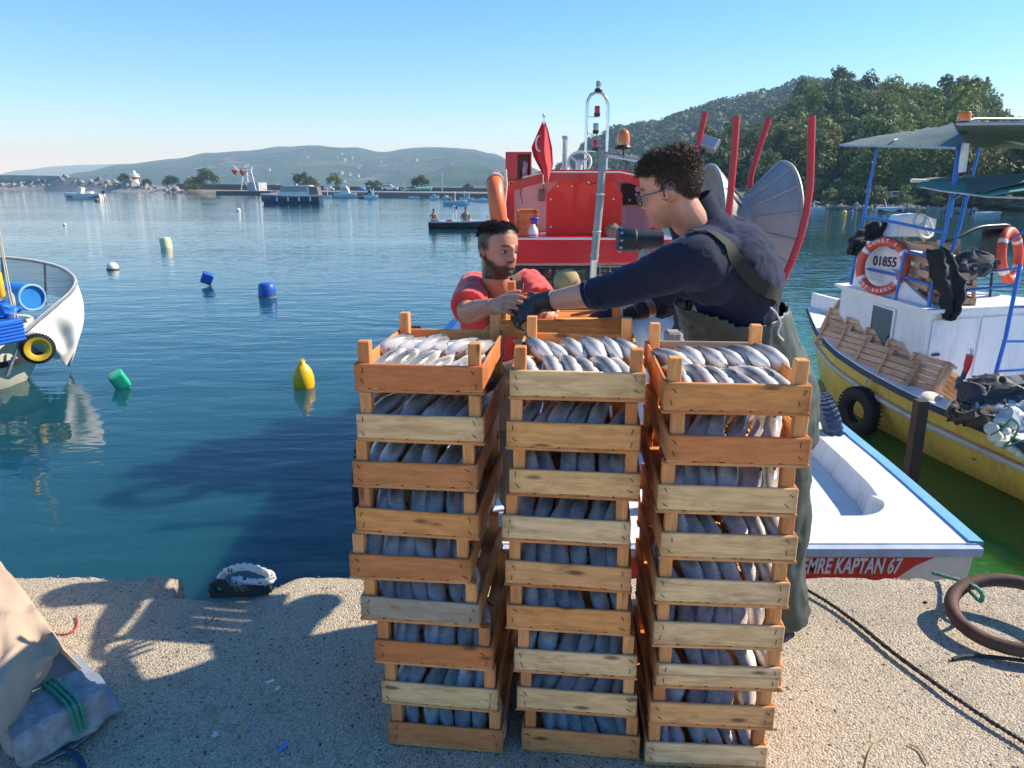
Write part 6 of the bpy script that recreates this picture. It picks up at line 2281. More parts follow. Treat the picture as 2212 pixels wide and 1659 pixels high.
setp(b.build('white_cloth', mat('white_cotton_sheet', (.80, .78, .73), .8, var=.05, scale=4, sheen=.2, bump=.2, bscale=20), smooth=80), 'white cloth hung over the left boat guard, tip touching water', 'cloth')
# tyre with yellow face, blue drum, blue crate, ropes
mt2 = Matrix.Rotation(math.atan2(-LP.y - .1, -LP.x + .35), 3, 'Z') @ rotm(0, -90, 0)
tyre('tyre_fender', at(82, 753, 9.62), mt2, .145, .058, 'small tyre fender with yellow painted face on cream hull', 'tyre', rim=mat('yellow_rim_paint', (.80, .50, .02), .5, dirt=.15))
dr_ = thing('plastic_drum', 'blue plastic drum lying on the left boat deck', 'drum', at(60, 650, 10.6))
b = MB()
c = at(50, 640, 10.7); axd = Vector((.82, -.45, .0)).normalized(); mm = axd.to_track_quat('Z', 'Y').to_matrix()
b.lathe([(.10, -.42), (.17, -.42), (.20, -.38), (.205, -.2), (.195, -.19), (.195, -.13), (.205, -.12), (.205, .2), (.19, .24), (.17, .25), (.165, .215), (.02, .21)], 24, mm, c)
b.build('drum_body', mat('blue_drum_plastic', (.03, .22, .55), .35, var=.08), dr_, smooth=40)
b = MB(); b.torus(c + axd * .24, .185, .018, mm, 26, 6); b.build('drum_rim', mat('pale_blue_rim', (.30, .50, .72), .4), dr_, smooth=50)
b = MB()
q0 = at(-8, 715, 9.3)
def slat_box(b): b.cbox(q0, (.50, .42, .30), rotm(0, 0, -20), b=.02)
slat_box(b)
bcx = setp(b.build('fish_box', mat('blue_box_plastic', (.01, .12, .55), .4, var=.1), smooth=30), 'bright blue plastic fish box on the left boat', 'box')
for k in range(6):
    m = MB(); m.cbox(q0 + rotm(0, 0, -20) @ Vector((.26, 0, -.12 + .045 * k)), (.012, .40, .022), rotm(0, 0, -20), b=.003); m.build('side_slat', mat('blue_box_plastic', (.01, .12, .55), .4), bcx)
heap('tarpaulin', at(6, 672, 9.5), (.20, .2, .09), 'crumpled blue tarpaulin over the blue fish box', mat('blue_tarp', (.01, .13, .52), .5, bump=.4, bscale=12, bdist=.02), 17, 'tarpaulin', .04)
b = MB(); c = at(-4, 610, 9.9); b.lathe([(.05, -.2), (.06, -.18), (.062, .12), (.04, .16), (.04, .19), (0, .192)], 16, None, c)
setp(b.build('jerrycan', mat('yellow_plastic', (.80, .45, .02), .45), smooth=40), 'yellow plastic can at the frame edge on the left boat', 'can')
b = MB(); b.tube(smooth_path([at(-6, 490, 9.4), at(6, 560, 9.45), at(20, 640, 9.5), at(36, 700, 9.55), at(50, 718, 9.58)], 5), .011, 6)
setp(b.build('rope', mat('pale_hemp_rope', (.58, .52, .40), .8, bump=.4, bscale=120), smooth=50), 'pale rope running down to the left boat guard corner', 'rope')
b = MB(); b.tube(smooth_path([at(-4, 480, 9.8), at(10, 560, 9.75), at(30, 660, 9.65), at(52, 716, 9.6)], 5), .009, 6)
setp(b.build('rope', mat('pale_hemp_rope', (.58, .52, .40), .8), smooth=50), 'second thinner rope beside the left boat guard rope', 'rope')
b = MB()
for k in range(5): b.torus(at(14 + 2 * k, 645 + 3 * k, 10.0), .10 - .008 * k, .009, rotm(60 + 6 * k, 10 * k, 0), 22, 5)
ob = b.build('rope_coil', mat('pale_hemp_rope', (.58, .52, .40), .8), smooth=50); setp(ob, 'tangled coil of pale rope beside the blue drum', 'rope')
# ================================================================ things lying on the quay, buoys on the water
def twisted_rope(b, path, r_, strands=3, lay=.05, k=8):
    P = smooth_path(path, k)
    # resample evenly
    Q = [P[0]]
    for p in P[1:]:
        if (p - Q[-1]).length > r_ * .7: Q.append(p)
    t0 = (Q[1] - Q[0]).normalized()
    nx = t0.orthogonal().normalized()
    L = 0
    fr = []
    for i, p in enumerate(Q):
        t = (Q[min(i + 1, len(Q) - 1)] - Q[max(i - 1, 0)]).normalized()
        nx = (nx - t * nx.dot(t)).normalized()
        if i: L += (p - Q[i - 1]).length
        fr.append((p, nx.copy(), t.cross(nx), L))
    for s in range(strands):
        pts = [p + n_ * (math.cos(2 * math.pi * (l / lay + s / strands)) * r_ * .5) + bn * (math.sin(2 * math.pi * (l / lay + s / strands)) * r_ * .5) for p, n_, bn, l in fr]
        b.tube(pts, r_ * .58, 6)
    return b


def ground(u, v, z=.0): return atz(u, v, z)


# ---- white and green mooring ropes in the notch
ROPE_WB = NT('white_rope_black_fleck')
wv = ROPE_WB.noise(ROPE_WB.coord('Object', (1, 1, 1)), 38, 2, .5)
ROPE_WB.P(Base_Color=ROPE_WB.mix(ROPE_WB.ramp(wv, [(.60, 0), (.64, 1)]), (.70, .68, .62), (.03, .03, .035)), Roughness=.85)
b = MB()
twisted_rope(b, [ground(470, 1262, .02), ground(482, 1240, .05), ground(500, 1230, .07), ground(530, 1224, .09), ground(562, 1232, .08), ground(590, 1246, .05), ground(570, 1258, .04), ground(530, 1256, .045), ground(505, 1250, .05), ground(515, 1264, .03), ground(530, 1275, .02)], .017, 3, .09)
setp(b.build('mooring_rope', ROPE_WB.mat, smooth=60), 'white braided mooring rope looped at the quay edge notch', 'rope')
GRNR = mat('dark_green_rope', (.022, .038, .032), .85, var=.3, scale=40)
b = MB()
twisted_rope(b, [ground(455, 1284, .012), ground(500, 1282, .014), ground(550, 1280, .014), ground(585, 1272, .015)], .018, 3, .07)
twisted_rope(b, [ground(458, 1278, .03), ground(462, 1262, .05), ground(478, 1258, .06), ground(490, 1270, .04), ground(530, 1274, .03), ground(575, 1268, .02)], .018, 3, .07)
setp(b.build('mooring_rope', GRNR, smooth=60), 'dark green twisted rope under the white mooring rope', 'rope')
# the broken lip of the quay left of the notch
b = MB(); b.ell(ground(352, 1266, .0) + Vector((0, .0, -.03)), (.055, .075, .055), 16, 10)
for i, p in enumerate(b.v): b.v[i] = p + noise.noise_vector(p * 22) * .014
setp(b.build('broken_kerb', CONC, smooth=60), kind='structure', label='broken concrete lip beside the notch')

# ---- concrete block on a grey sheet, beige cover, green cord at the lower left
SHG = mat('grey_bluish_sheet', (.24, .28, .34), .45, var=.15, scale=6, bump=.3, bscale=14, bdist=.02)
edge = [(20, 1610), (8, 1560), (60, 1500), (100, 1430), (130, 1412), (170, 1420), (215, 1460), (245, 1505), (262, 1540), (225, 1560), (190, 1590), (150, 1625), (90, 1650)]
P = [ground(u, v, .012) for u, v in edge]
cen = sum(P, Vector()) / len(P)
b = MB()
def shf(a, q_):
    f = a * len(P); i = int(f) % len(P); t = f - int(f)
    e = P[i] * (1 - t) + P[(i + 1) % len(P)] * t
    p = cen * (1 - q_) + e * q_
    p.z = .012 + .016 * noise.noise(Vector((p.x * 9, p.y * 9, 3))) * q_ + .035 * max(0, noise.noise(Vector((p.x * 6, p.y * 6, 1)))) * q_
    return p
b.sheet(shf, 60, 10, .004)
setp(b.build('plastic_sheet', SHG, smooth=60), 'grey-blue plastic sheet spread under the concrete block', 'sheet')
b = MB()
c = ground(116, 1550, .078)
mb_ = rotm(3, -4, -38)
bm2 = bmesh.new(); bmesh.ops.create_cube(bm2, size=1)
for w in bm2.verts: w.co = Vector((w.co.x * .19, w.co.y * .25, w.co.z * .12))
bmesh.ops.bevel(bm2, geom=bm2.edges[:], offset=.006, segments=1, affect='EDGES')
bmesh.ops.subdivide_edges(bm2, edges=bm2.edges[:], cuts=9, use_grid_fill=True)
for w in bm2.verts:
    k = noise.noise(w.co * 16) * .010 + noise.noise(w.co * 45) * .006
    edgy = sum(1 for q_, l_ in ((w.co.x, .095), (w.co.y, .125), (w.co.z, .06)) if abs(abs(q_) - l_) < .014)
    if edgy >= 2: k -= .026 * max(0, noise.noise(w.co * 13 + Vector((5, 0, 0)))) * 1.6
    w.co += w.co.normalized() * k
bm2.verts.index_update()
b.put([c + mb_ @ w.co for w in bm2.verts], [[w.index for w in f.verts] for f in bm2.faces]); bm2.free()
blk = setp(b.build('concrete_block', mat('grey_cement', (.27, .275, .28), .9, var=.2, scale=30, col2=(.40, .40, .39), bump=.5, bscale=90), smooth=40), 'chipped grey concrete block tied with green cord', 'block')
GC = mat('green_polypropylene', (.03, .30, .20), .6, var=.2, scale=60)
for k in range(3):
    b = MB()
    o_ = mb_ @ Vector((0, .02 + .014 * k, 0))
    twisted_rope(b, [c + o_ + mb_ @ Vector((-.14, .01, -.02)), c + o_ + mb_ @ Vector((-.10, 0, .064)), c + o_ + mb_ @ Vector((0, .003, .068)), c + o_ + mb_ @ Vector((.095, 0, .067)), c + o_ + mb_ @ Vector((.106, 0, .04)), c + o_ + mb_ @ Vector((.105, 0, -.03))], .0055, 3, .02, 6)
    setp(b.build('cord', GC, smooth=60), ['front', 'middle', 'rear'][k] + ' strand of green cord round the concrete block', 'cord', 'green cords on the block')
# beige stiff cover leaning in from the left
def cover(a, q_):
    pts_t = [(-140, 1150), (0, 1218), (60, 1300), (125, 1400)]
    pts_b = [(-140, 1720), (-70, 1690), (2, 1600), (105, 1450)]
    n_ = 3
    qq, q_ = q_, max(0, (q_ - .2) / .8)
    i = min(int(a * n_), n_ - 1); t = a * n_ - i
    ut, vt = [pts_t[i][j] + (pts_t[i + 1][j] - pts_t[i][j]) * t for j in (0, 1)]
    ub, vb = [pts_b[i][j] + (pts_b[i + 1][j] - pts_b[i][j]) * t for j in (0, 1)]
    u, v = ut + (ub - ut) * q_, vt + (vb - vt) * q_
    z = (.36 - .16 * a) * (1 - q_) ** .8 + (.13 - .02 * a) * q_ + .01
    p = atz(u, v, z)
    p += Vector((0, 0, .03 * noise.noise(Vector((u * .018, v * .018, 0))) + .022 * (1 - 2 * abs(noise.noise(Vector((u * .012 + 3, v * .02, 4))))) + .02 * math.sin(q_ * 9 + a * 4) * q_))
    if qq < .2:
        k = 1 - qq / .2
        p = Vector((p.x - .05 * k, p.y + .16 * k, p.z * (1 - k) + .005))
    return p
b = MB(); b.sheet(cover, 30, 30, .010)
setp(b.build('cover_cloth', mat('beige_canvas', (.46, .34, .24), .8, var=.12, scale=5, bump=.35, bscale=180, bdist=.002, dirt=.2), smooth=60), 'stiff beige canvas cover draped at the lower left corner', 'cover')
b = MB(); twisted_rope(b, [ground(30, 1600, .02), ground(70, 1612, .012), ground(120, 1618, .012), ground(160, 1630, .012), ground(178, 1655, .012), ground(170, 1690, .012)], .011, 3, .04)
setp(b.build('rope', mat('dark_blue_rope', (.03, .07, .13), .8), smooth=60), 'dark blue rope end below the concrete block', 'rope')
b = MB(); twisted_rope(b, [ground(100, 1366, .006), ground(135, 1370, .006), ground(160, 1362, .006), ground(168, 1345, .006), ground(165, 1330, .006)], .004, 2, .02)
setp(b.build('string', mat('red_string', (.45, .07, .05), .8), smooth=60), 'short red string on the sunlit quay', 'string')
# litter
b = MB(); q_ = ground(575, 1475, .008); b.tube([q_, q_ + Vector((.022, .014, 0))], .004, 8)
setp(b.build('cigarette_end', mat('white_paper', (.75, .74, .72), .7), smooth=40), 'white cigarette end on the shaded quay', 'litter')
for u, v, col, lab, d_ in ((600, 1487, (.75, .75, .75), 'scrap of white foil by the cigarette end', (.012, .007)), (612, 1612, (.10, .25, .60), 'scrap of blue plastic near the frame bottom', (.024, .010)), (465, 1586, (.62, .60, .56), 'pale flat pebble on the shaded quay', (.014, .010)), (1645, 1470, (.05, .05, .05), 'small dark chip on the sunlit quay', (.009, .007)), (2000, 1300, (.05, .04, .03), 'dark crumb right of the waders', (.011, .008)), (548, 1565, (.15, .3, .6), 'tiny blue plastic chip on the shaded quay', (.009, .005))):
    b = MB(); q_ = ground(u, v, .004); b.ell(q_, (d_[0], d_[1], .004), 10, 6, rotm(0, 0, u))
    setp(b.build('scrap', mat('scrap_%d' % u, col, .6), smooth=50), lab, 'litter')
# black mooring line, rusty ring, rope end and straw on the right
BLKR = mat('dark_brown_rope', (.045, .038, .030), .85, var=.3, scale=60)
b = MB(); twisted_rope(b, [ground(u, v, .016) for u, v in ((1740, 1272), (1790, 1302), (1850, 1345), (1930, 1410), (2030, 1483), (2120, 1545), (2215, 1605), (2300, 1660))], .0085, 3, .03)
setp(b.build('mooring_line', BLKR, smooth=60), 'dark rope stretched across the quay on the right', 'rope')
RUST = mat('rusty_iron', (.11, .062, .045), .75, .3, var=.3, scale=12, bump=.35, bscale=50, wear=((.20, .10, .05), .62), wscale=6)
b = MB()
rcx, rcy = ground(2190, 1325, .09), None
m_ = rotm(9, -8, 0)
b.torus(rcx, .185, .026, m_, 44, 12, sx=1.12, sy=1.0)
for i, p in enumerate(b.v): b.v[i] = p + noise.noise_vector(p * 60) * .0018
ringo = setp(b.build('mooring_ring', RUST, smooth=60), 'large rusty iron mooring ring at the right edge', 'ring')
GTR = mat('teal_rope', (.09, .26, .20), .75, var=.3, scale=60)
b = MB(); twisted_rope(b, [ground(2015, 1238, .01), ground(2045, 1246, .03), ground(2075, 1255, .07), ground(2095, 1262, .11), ground(2112, 1272, .14), ground(2122, 1285, .13), ground(2118, 1298, .085), ground(2104, 1286, .09), ground(2090, 1272, .09), ground(2076, 1268, .06)], .009, 3, .035)
setp(b.build('mooring_rope', GTR, smooth=60), 'teal rope knotted to the rusty ring', 'rope')
b = MB(); b.tube(smooth_path([ground(2058, 1424, .008), ground(2080, 1418, .012), ground(2120, 1417, .012), ground(2170, 1422, .012), ground(2230, 1430, .012)], 5), .007, 8)
setp(b.build('rope_end', mat('black_cord', (.02, .02, .024), .7), smooth=50), 'short black cord end below the rusty ring', 'rope')
for pts, lab in ((((1868, 1668), (1876, 1630), (1890, 1605), (1912, 1592)), 'curled pale straw at the bottom right'), (((1962, 1606), (1985, 1618), (2005, 1650)), 'curved brown straw near the frame bottom')):
    b = MB(); b.tube(smooth_path([ground(u, v, .006) for u, v in pts], 5), .0025, 6)
    setp(b.build('straw', mat('dry_straw', (.42, .30, .15), .8), smooth=50), lab, 'straw')
# little wood splinters on a crate edge
b = MB(); q_ = at(1060, 716, 2.33)
for k in range(6):
    a = rng.uniform(-.4, .4); b.tube([q_ + Vector((rng.uniform(-.05, .03), 0, .004)), q_ + Vector((rng.uniform(.0, .07), .004, .012 + .01 * rng.random()))], .0012, 4)
ob = b.build('wood_shavings', W_CREAM); setp(ob, 'wispy wood shavings on the back board of the left crate', 'shavings'); ob['kind'] = 'stuff'

# ---------------------------------------------------------------- buoys
def float_at(u, v): return atz(u, v, WATER)
def roundbox(name, c, d, m, mt_, bev, label, band=None):
    bm2 = bmesh.new(); bmesh.ops.create_cube(bm2, size=1)
    for w in bm2.verts: w.co = Vector((w.co.x * d[0], w.co.y * d[1], w.co.z * d[2]))
    bmesh.ops.bevel(bm2, geom=bm2.edges[:], offset=bev, segments=3, affect='EDGES', profile=.6)
    bm2.verts.index_update()
    b = MB(); b.put([Vector(c) + m @ w.co for w in bm2.verts], [[w.index for w in f.verts] for f in bm2.faces]); bm2.free()
    return setp(b.build(name, mt_, smooth=50), label, 'buoy')
BB = mat('blue_buoy_plastic', (.015, .10, .42), .4, var=.12, dirt=.25)
p = float_at(449, 616); s_ = (p - CAM).length / FPX
roundbox('buoy', p + Vector((0, 0, 14 * s_)), (.30, .26, .30), rotm(10, 24, 25), BB, .04, 'tilted blue square buoy left of the upright blue one')
p = float_at(578, 641); sc_ = (p - CAM).length / FPX
t = thing('buoy', 'upright blue drum buoy with yellow waterline band', 'buoy', p)
b = MB(); r0 = 17.5 * sc_; b.lathe([(r0 * .9, -.2), (r0, -.12), (r0, 14 * sc_), (r0 * .92, 24 * sc_), (r0 * .7, 28 * sc_), (0, 28.5 * sc_)], 24, None, p); b.build('buoy_body', BB, t, smooth=50)
b = MB(); b.lathe([(r0 * 1.0, -.02), (r0 * 1.04, -.02), (r0 * 1.04, .02), (r0 * 1.0, .02)], 24, None, p); b.build('waterline_band', mat('yellow_weed_band', (.35, .25, .05), .8), t, smooth=40)
p = float_at(262, 838); sc_ = (p - CAM).length / FPX
roundbox('buoy', p + Vector((-.01, 0, 15 * sc_)), (.20, .19, .25), rotm(14, -24, 28), mat('green_buoy_plastic', (.02, .42, .24), .35, var=.08), .035, 'bright green tilted can buoy near the left boat')
p = float_at(657, 836); sc_ = (p - CAM).length / FPX
b = MB(); r0 = 22 * sc_
b.lathe([(r0 * .5, -.14), (r0 * .85, -.06), (r0, 8 * sc_), (r0 * .97, 22 * sc_), (r0 * .8, 36 * sc_), (r0 * .5, 46 * sc_), (r0 * .28, 50 * sc_), (r0 * .26, 55 * sc_), (r0 * .12, 57 * sc_), (0, 57 * sc_)], 26, None, p)
yb_ = setp(b.build('buoy', mat('yellow_buoy_plastic', (.85, .50, .01), .35, var=.04), smooth=60), 'yellow pear-shaped buoy left of the crates', 'buoy')
b = MB(); b.torus(p + Vector((0, 0, 55 * sc_)), r0 * .2, r0 * .07, rotm(90, 0, 30), 16, 6); b.build('lifting_eye', mat('yellow_buoy_plastic', (.85, .50, .01), .35), yb_, smooth=50)
p = float_at(360, 535); sc_ = (p - CAM).length / FPX
b = MB(); r0 = 10.5 * sc_; b.lathe([(r0, -.2), (r0, 14 * sc_), (r0 * .85, 19 * sc_), (0, 20 * sc_)], 20, rotm(0, -5, 0), p); setp(b.build('buoy', mat('cream_buoy_plastic', (.72, .64, .36), .5), smooth=50), 'cream cylinder buoy farther out on the water', 'buoy')
p = float_at(244, 582); sc_ = (p - CAM).length / FPX
t = thing('buoy', 'small white ball buoy with dark waterline', 'buoy', p)
b = MB(); b.ell(p + Vector((0, 0, 3 * sc_)), (10.5 * sc_,) * 3, 20, 12); b.build('buoy_body', CREAMW, t, smooth=60)
b = MB(); b.lathe([(10.3 * sc_, -1.2 * sc_), (10.9 * sc_, -1.0 * sc_), (10.9 * sc_, 1.6 * sc_), (10.3 * sc_, 1.8 * sc_)], 20, None, p); b.build('waterline_band', mat('brown_weed_band', (.10, .06, .03), .8), t, smooth=40)
for u, v, col, lab, rr in ((515, 456, (.75, .72, .66), 'tiny pale float far out below the motor cruiser', 4.5), (140, 487, (.7, .68, .62), 'tiny pale float near the left shore water', 3), (1824, 461, (.85, .6, .02), 'small yellow float off the right-hand shore', 4.5), (210, 435, (.10, .10, .10), 'dark float just below the speedboat', 5), (1840, 458, (.1, .2, .5), 'tiny blue float off the right-hand shore', 3)):
    p = float_at(u, v); sc_ = (p - CAM).length / FPX
    b = MB(); b.ell(p + Vector((0, 0, .3 * rr * sc_)), (rr * sc_,) * 3, 12, 8); setp(b.build('buoy', mat('float_%d' % u, col, .5), smooth=60), lab, 'buoy')
# ================================================================ trees
def mat_leaf(name, stops):
    t = NT(name)
    rn = t.rand()
    g = t.add('ShaderNodeNewGeometry').outputs['Random Per Island']
    c = t.ramp(rn, stops)
    c = t.mix(t.math('MULTIPLY', g, .30), c, (.16, .19, .06), 'MIX')
    t.P(Base_Color=c, Roughness=.65)
    t.p.inputs['Specular IOR Level'].default_value = .25
    tr = t.add('ShaderNodeBsdfTranslucent', {'Color': c})
    mx = t.add('ShaderNodeMixShader', {0: .28})
    t.l.new(t.p.outputs[0], mx.inputs[1]); t.l.new(tr.outputs[0], mx.inputs[2])
    t.l.new(mx.outputs[0], t.out.inputs[0])
    return t.mat


LEAF_D = mat_leaf('dark_foliage', [(0, (.040, .068, .032)), (.3, (.072, .112, .046)), (.6, (.115, .160, .060)), (.85, (.16, .195, .07)), (1, (.22, .22, .09))])
LEAF_L = mat_leaf('light_foliage', [(0, (.13, .18, .045)), (.5, (.18, .23, .06)), (1, (.22, .24, .07))])
BARK = mat('bark', (.09, .065, .045), .9, var=.3, scale=6, bump=.5, bscale=12, bdist=.05)


def crown_mesh(seed, R0, H, quads, qs, mt_, kind='broad'):
    r_ = random.Random(seed)
    b = MB()
    blobs = []
    nb = 26 if kind != 'fir' else 34
    for k in range(nb):
        if kind == 'broad':
            a, e = r_.uniform(0, 6.28), math.asin(r_.uniform(-.35, 1))
            rad = r_.uniform(.45, 1.0)
            c = Vector((math.cos(a) * math.cos(e) * R0 * rad, math.sin(a) * math.cos(e) * R0 * rad, H * .42 + math.sin(e) * H * .5 * rad))
            blobs.append((c, R0 * r_.uniform(.22, .42)))
        elif kind == 'tall':
            z = r_.uniform(.05, 1); a = r_.uniform(0, 6.28)
            w = math.sin(math.pi * min(.98, z * .85 + .12)) ** .7
            c = Vector((math.cos(a) * R0 * w * r_.uniform(.3, .9), math.sin(a) * R0 * w * r_.uniform(.3, .9), z * H))
            blobs.append((c, R0 * r_.uniform(.25, .45)))
        else:
            z = k / nb; a = r_.uniform(0, 6.28)
            w = (1 - z) * .9 + .06
            c = Vector((math.cos(a) * R0 * w * r_.uniform(.4, 1), math.sin(a) * R0 * w * r_.uniform(.4, 1), z * H))
            blobs.append((c, R0 * (.30 * (1 - z) + .10)))
    per = quads // nb
    for c, rr in blobs:
        for k in range(per):
            d = Vector((r_.gauss(0, 1), r_.gauss(0, 1), r_.gauss(0, 1) + .25)).normalized()
            p = c + d * rr * r_.uniform(.65, 1.08)
            p.z -= rr * .1
            s = qs * r_.uniform(.6, 1.3)
            u = (d + Vector((r_.uniform(-1, 1), r_.uniform(-1, 1), r_.uniform(-1, 1))) * .8).orthogonal().normalized()
            w = (d + Vector((r_.uniform(-1, 1), r_.uniform(-1, 1), r_.uniform(-1, 1))) * .6).cross(u).normalized()
            b.put([p - u * s * .5, p + w * s * .45, p + u * s * .55 + d * s * .12, p - w * s * .4], [(0, 1, 2, 3)])
    me = bpy.data.meshes.new('crown')
    me.from_pydata([tuple(p) for p in b.v], [], b.f)
    me.materials.append(mt_)
    return me


def trunk_mesh(seed, H, R0):
    r_ = random.Random(seed + 99)
    b = MB()
    lean = Vector((r_.uniform(-.06, .06), r_.uniform(-.06, .06), 1))
    b.tube([lean * (H * t) + Vector((.12 * noise.noise(Vector((t * 3, seed, 0))), 0, -.6 * (t == 0))) for t in (0, .25, .5, .75)], [R0, R0 * .8, R0 * .55, R0 * .25], 7)
    for k in range(5):
        a = r_.uniform(0, 6.28); z = H * r_.uniform(.35, .65)
        b.tube([lean * z, lean * z + Vector((math.cos(a), math.sin(a), .6)) * H * .18, lean * z + Vector((math.cos(a), math.sin(a), 1.0)) * H * .30], [R0 * .35, R0 * .22, R0 * .08], 5)
    return b.mesh('trunk', BARK, 60)


CROWNS = {'broad': [crown_mesh(k, 3.6, 6.8, 1150, .62, LEAF_D) for k in range(5)], 'light': [crown_mesh(20 + k, 3.0, 7.2, 1150, .50, LEAF_L, 'tall') for k in range(3)],
          'tall': [crown_mesh(40 + k, 2.6, 8.6, 1000, .58, LEAF_D, 'tall') for k in range(3)], 'fir': [crown_mesh(60, 2.2, 11, 1400, .42, LEAF_D, 'fir')]}
TRUNKS = [trunk_mesh(k, 7.5, .24) for k in range(3)]
rt = random.Random(77)


def tree(p, kind, scl, label, group, name='tree', trunk=True):
    t = thing(name, label, 'tree' if name != 'shrub' else 'shrub', p, (0, 0, rt.uniform(0, 6.28)), group)
    t.scale = (scl * rt.uniform(.9, 1.15), scl * rt.uniform(.9, 1.15), scl * rt.uniform(.88, 1.12))
    link('crown', rt.choice(CROWNS[kind]), t, loc=(0, 0, -.6 if name == 'shrub' else 1.6 if kind != 'fir' else 1.0))
    if trunk: link('trunk', rt.choice(TRUNKS), t)
    return t


made = []
tries = 0
while len(made) < 262 and tries < 9000:
    tries += 1
    u = rt.uniform(1470, 2290)
    tt = rt.random() ** .85 * 1.04 + .02
    p = H1.pos(u, tt)
    md = 4.6 if tt < .35 else 5.0
    if any((p.x - q_.x) ** 2 + (p.y - q_.y) ** 2 < md * md for q_ in made): continue
    made.append(p)
    light = (1800 < u < 2010 and tt < .45) or rt.random() < .22
    kind = 'light' if light else rt.choice(('broad', 'broad', 'broad', 'tall'))
    lab = 'light green tree low on the near wooded hill' if light else ('dark tree on the foot of the near wooded hill' if tt < .3 else 'dark green tree on the upper slope of the near wooded hill' if tt > .7 else 'dark green tree halfway up the near wooded hill')
    scl_ = rt.uniform(.66, 1.08) * (.82 if tt > .85 else 1)
    size = 'small ' if scl_ < .74 else 'large ' if scl_ > .95 else 'mid-sized '
    tone = 'light green ' if light else 'slim dark ' if kind == 'tall' else 'rounded dark '
    lvl_ = 'at the foot' if tt < .25 else 'on the lower slope' if tt < .5 else 'on the upper slope' if tt < .8 else 'near the crest'
    side_ = 'behind the curly-haired man' if u < 1580 else 'behind the left red pipes' if u < 1680 else 'above the net drum' if u < 1790 else 'left of the canopy' if u < 1880 else 'above the green canopy' if u < 2020 else 'right of the tall fir'
    tree(p - Vector((0, 0, .5)), kind, scl_, size + tone + 'hillside tree ' + lvl_ + ', ' + side_, 'trees on the near wooded hill')
for u, kind, sc, lab in ((2022, 'fir', 1.1, 'tall dark fir standing out on the crest at right'), (1755, 'tall', 1.2, 'tall tree at the summit of the near hill'), (1920, 'fir', .6, 'small fir on the crest left of the tall one'), (2052, 'broad', 1.2, 'broad tree at the right end of the crest')):
    tree(H1.pos(u, .985), kind, sc, lab, None)
# wooded ridge behind, and bush texture on the far hill: one mass each
def wood(name, H, u0, u1, n, quads, qs, R0, seed, label, t0=.05):
    r_ = random.Random(seed)
    b = MB()
    for k in range(n):
        p = H.pos(r_.uniform(u0, u1), t0 + (1.03 - t0) * r_.random() ** .8)
        rr = R0 * r_.uniform(.6, 1.3)
        for q_ in range(quads):
            d = Vector((r_.gauss(0, 1), r_.gauss(0, 1), abs(r_.gauss(0, 1)) * .9)).normalized()
            c = p + Vector((d.x * rr, d.y * rr, d.z * rr * 1.15 + rr * .35))
            s = qs * r_.uniform(.6, 1.3)
            u = (d + Vector((r_.uniform(-1, 1), r_.uniform(-1, 1), r_.uniform(-1, 1))) * .7).orthogonal().normalized(); w = d.cross(u)
            b.put([c - u * s, c + w * s * .8, c + u * s, c - w * s * .8], [(0, 1, 2, 3)])
    me = bpy.data.meshes.new(name); me.from_pydata([tuple(p) for p in b.v], [], b.f)
    me.materials.append(LEAF_W)
    return setp(link(name, me), label, kind='stuff')
LEAF_W = mat_leaf('mass_foliage', [(0, (.055, .085, .034)), (1, (.065, .095, .038))])
wood('undergrowth', H1, 1440, 2300, 1100, 26, .5, 1.3, 3, 'undergrowth between the trees on the near hill', .0)
wood('woodland', H2, 1180, 1860, 1500, 34, 1.25, 4.2, 4, 'woodland covering the hazy ridge behind the near hill')

# ================================================================ far shore on the left
SAND = mat('shore_earth', (.26, .21, .15), .9, var=.2, scale=.3, bump=.3, bscale=2, bdist=.2)
sh = MB()
line = [(-300, 408), (0, 409), (120, 410), (230, 413), (350, 416), (450, 418), (560, 421), (640, 421), (700, 422), (850, 424), (1060, 428), (1300, 431)]
front = [atz(u, v, WATER) for u, v in line]
rows = [[p + Vector((0, 0, -.4)) for p in front], [p + Vector((0, 2.5, .35)) for p in front], [p * 1.06 + Vector((0, 0, .75 - .06 * p.z)) for p in front], [Vector((p.x * 1.5, p.y * 1.5, WATER + .9)) for p in front]]
sh.loft(rows, cap=False, closed=False)
setp(sh.build('far_shore', SAND), 'low earth shore across the harbour', kind='structure')
def ld(u):                                  # distance of the shore line along a column
    for (a, va), (b_, vb) in zip(line, line[1:]):
        if u <= b_: return atz(u, va + (vb - va) * (u - a) / (b_ - a), WATER).y
    return 60
def on(u, v, dY): return at(u, v, ld(u) + dY)
LANDZ = WATER + .75
# far harbour wall in three lengths
WALLM = mat('dark_harbour_wall', (.11, .10, .095), .9, var=.2, scale=.25, bump=.2, bscale=1, bdist=.2)
wl2 = MB()
pts = [(380, 397), (560, 399), (700, 402), (850, 404), (1075, 407), (1300, 409)]
tops = [on(u, v, 26) for u, v in pts]
wl2.loft([[Vector((p.x, p.y, WATER - .2)) for p in tops], tops, [p + Vector((0, 1.2, 0)) for p in tops], [Vector((p.x, p.y + 1.2, WATER - .2)) for p in tops]], cap=False, closed=False)
setp(wl2.build('harbour_wall', WALLM), 'long dark harbour wall behind the far moorings', 'wall')
BW = thing('breakwater', 'stone breakwater with concrete parapet on the far left', 'breakwater', (on(100, 400, 5).x, ld(100), WATER))
pw = MB()
tp = [on(u, v, 10) for u, v in ((-300, 376), (0, 378), (70, 379), (132, 380))]
pw.loft([[Vector((p.x, p.y, WATER)) for p in tp], tp, [p + Vector((0, 2, 0)) for p in tp], [Vector((p.x, p.y + 2, WATER)) for p in tp]], cap=False, closed=False)
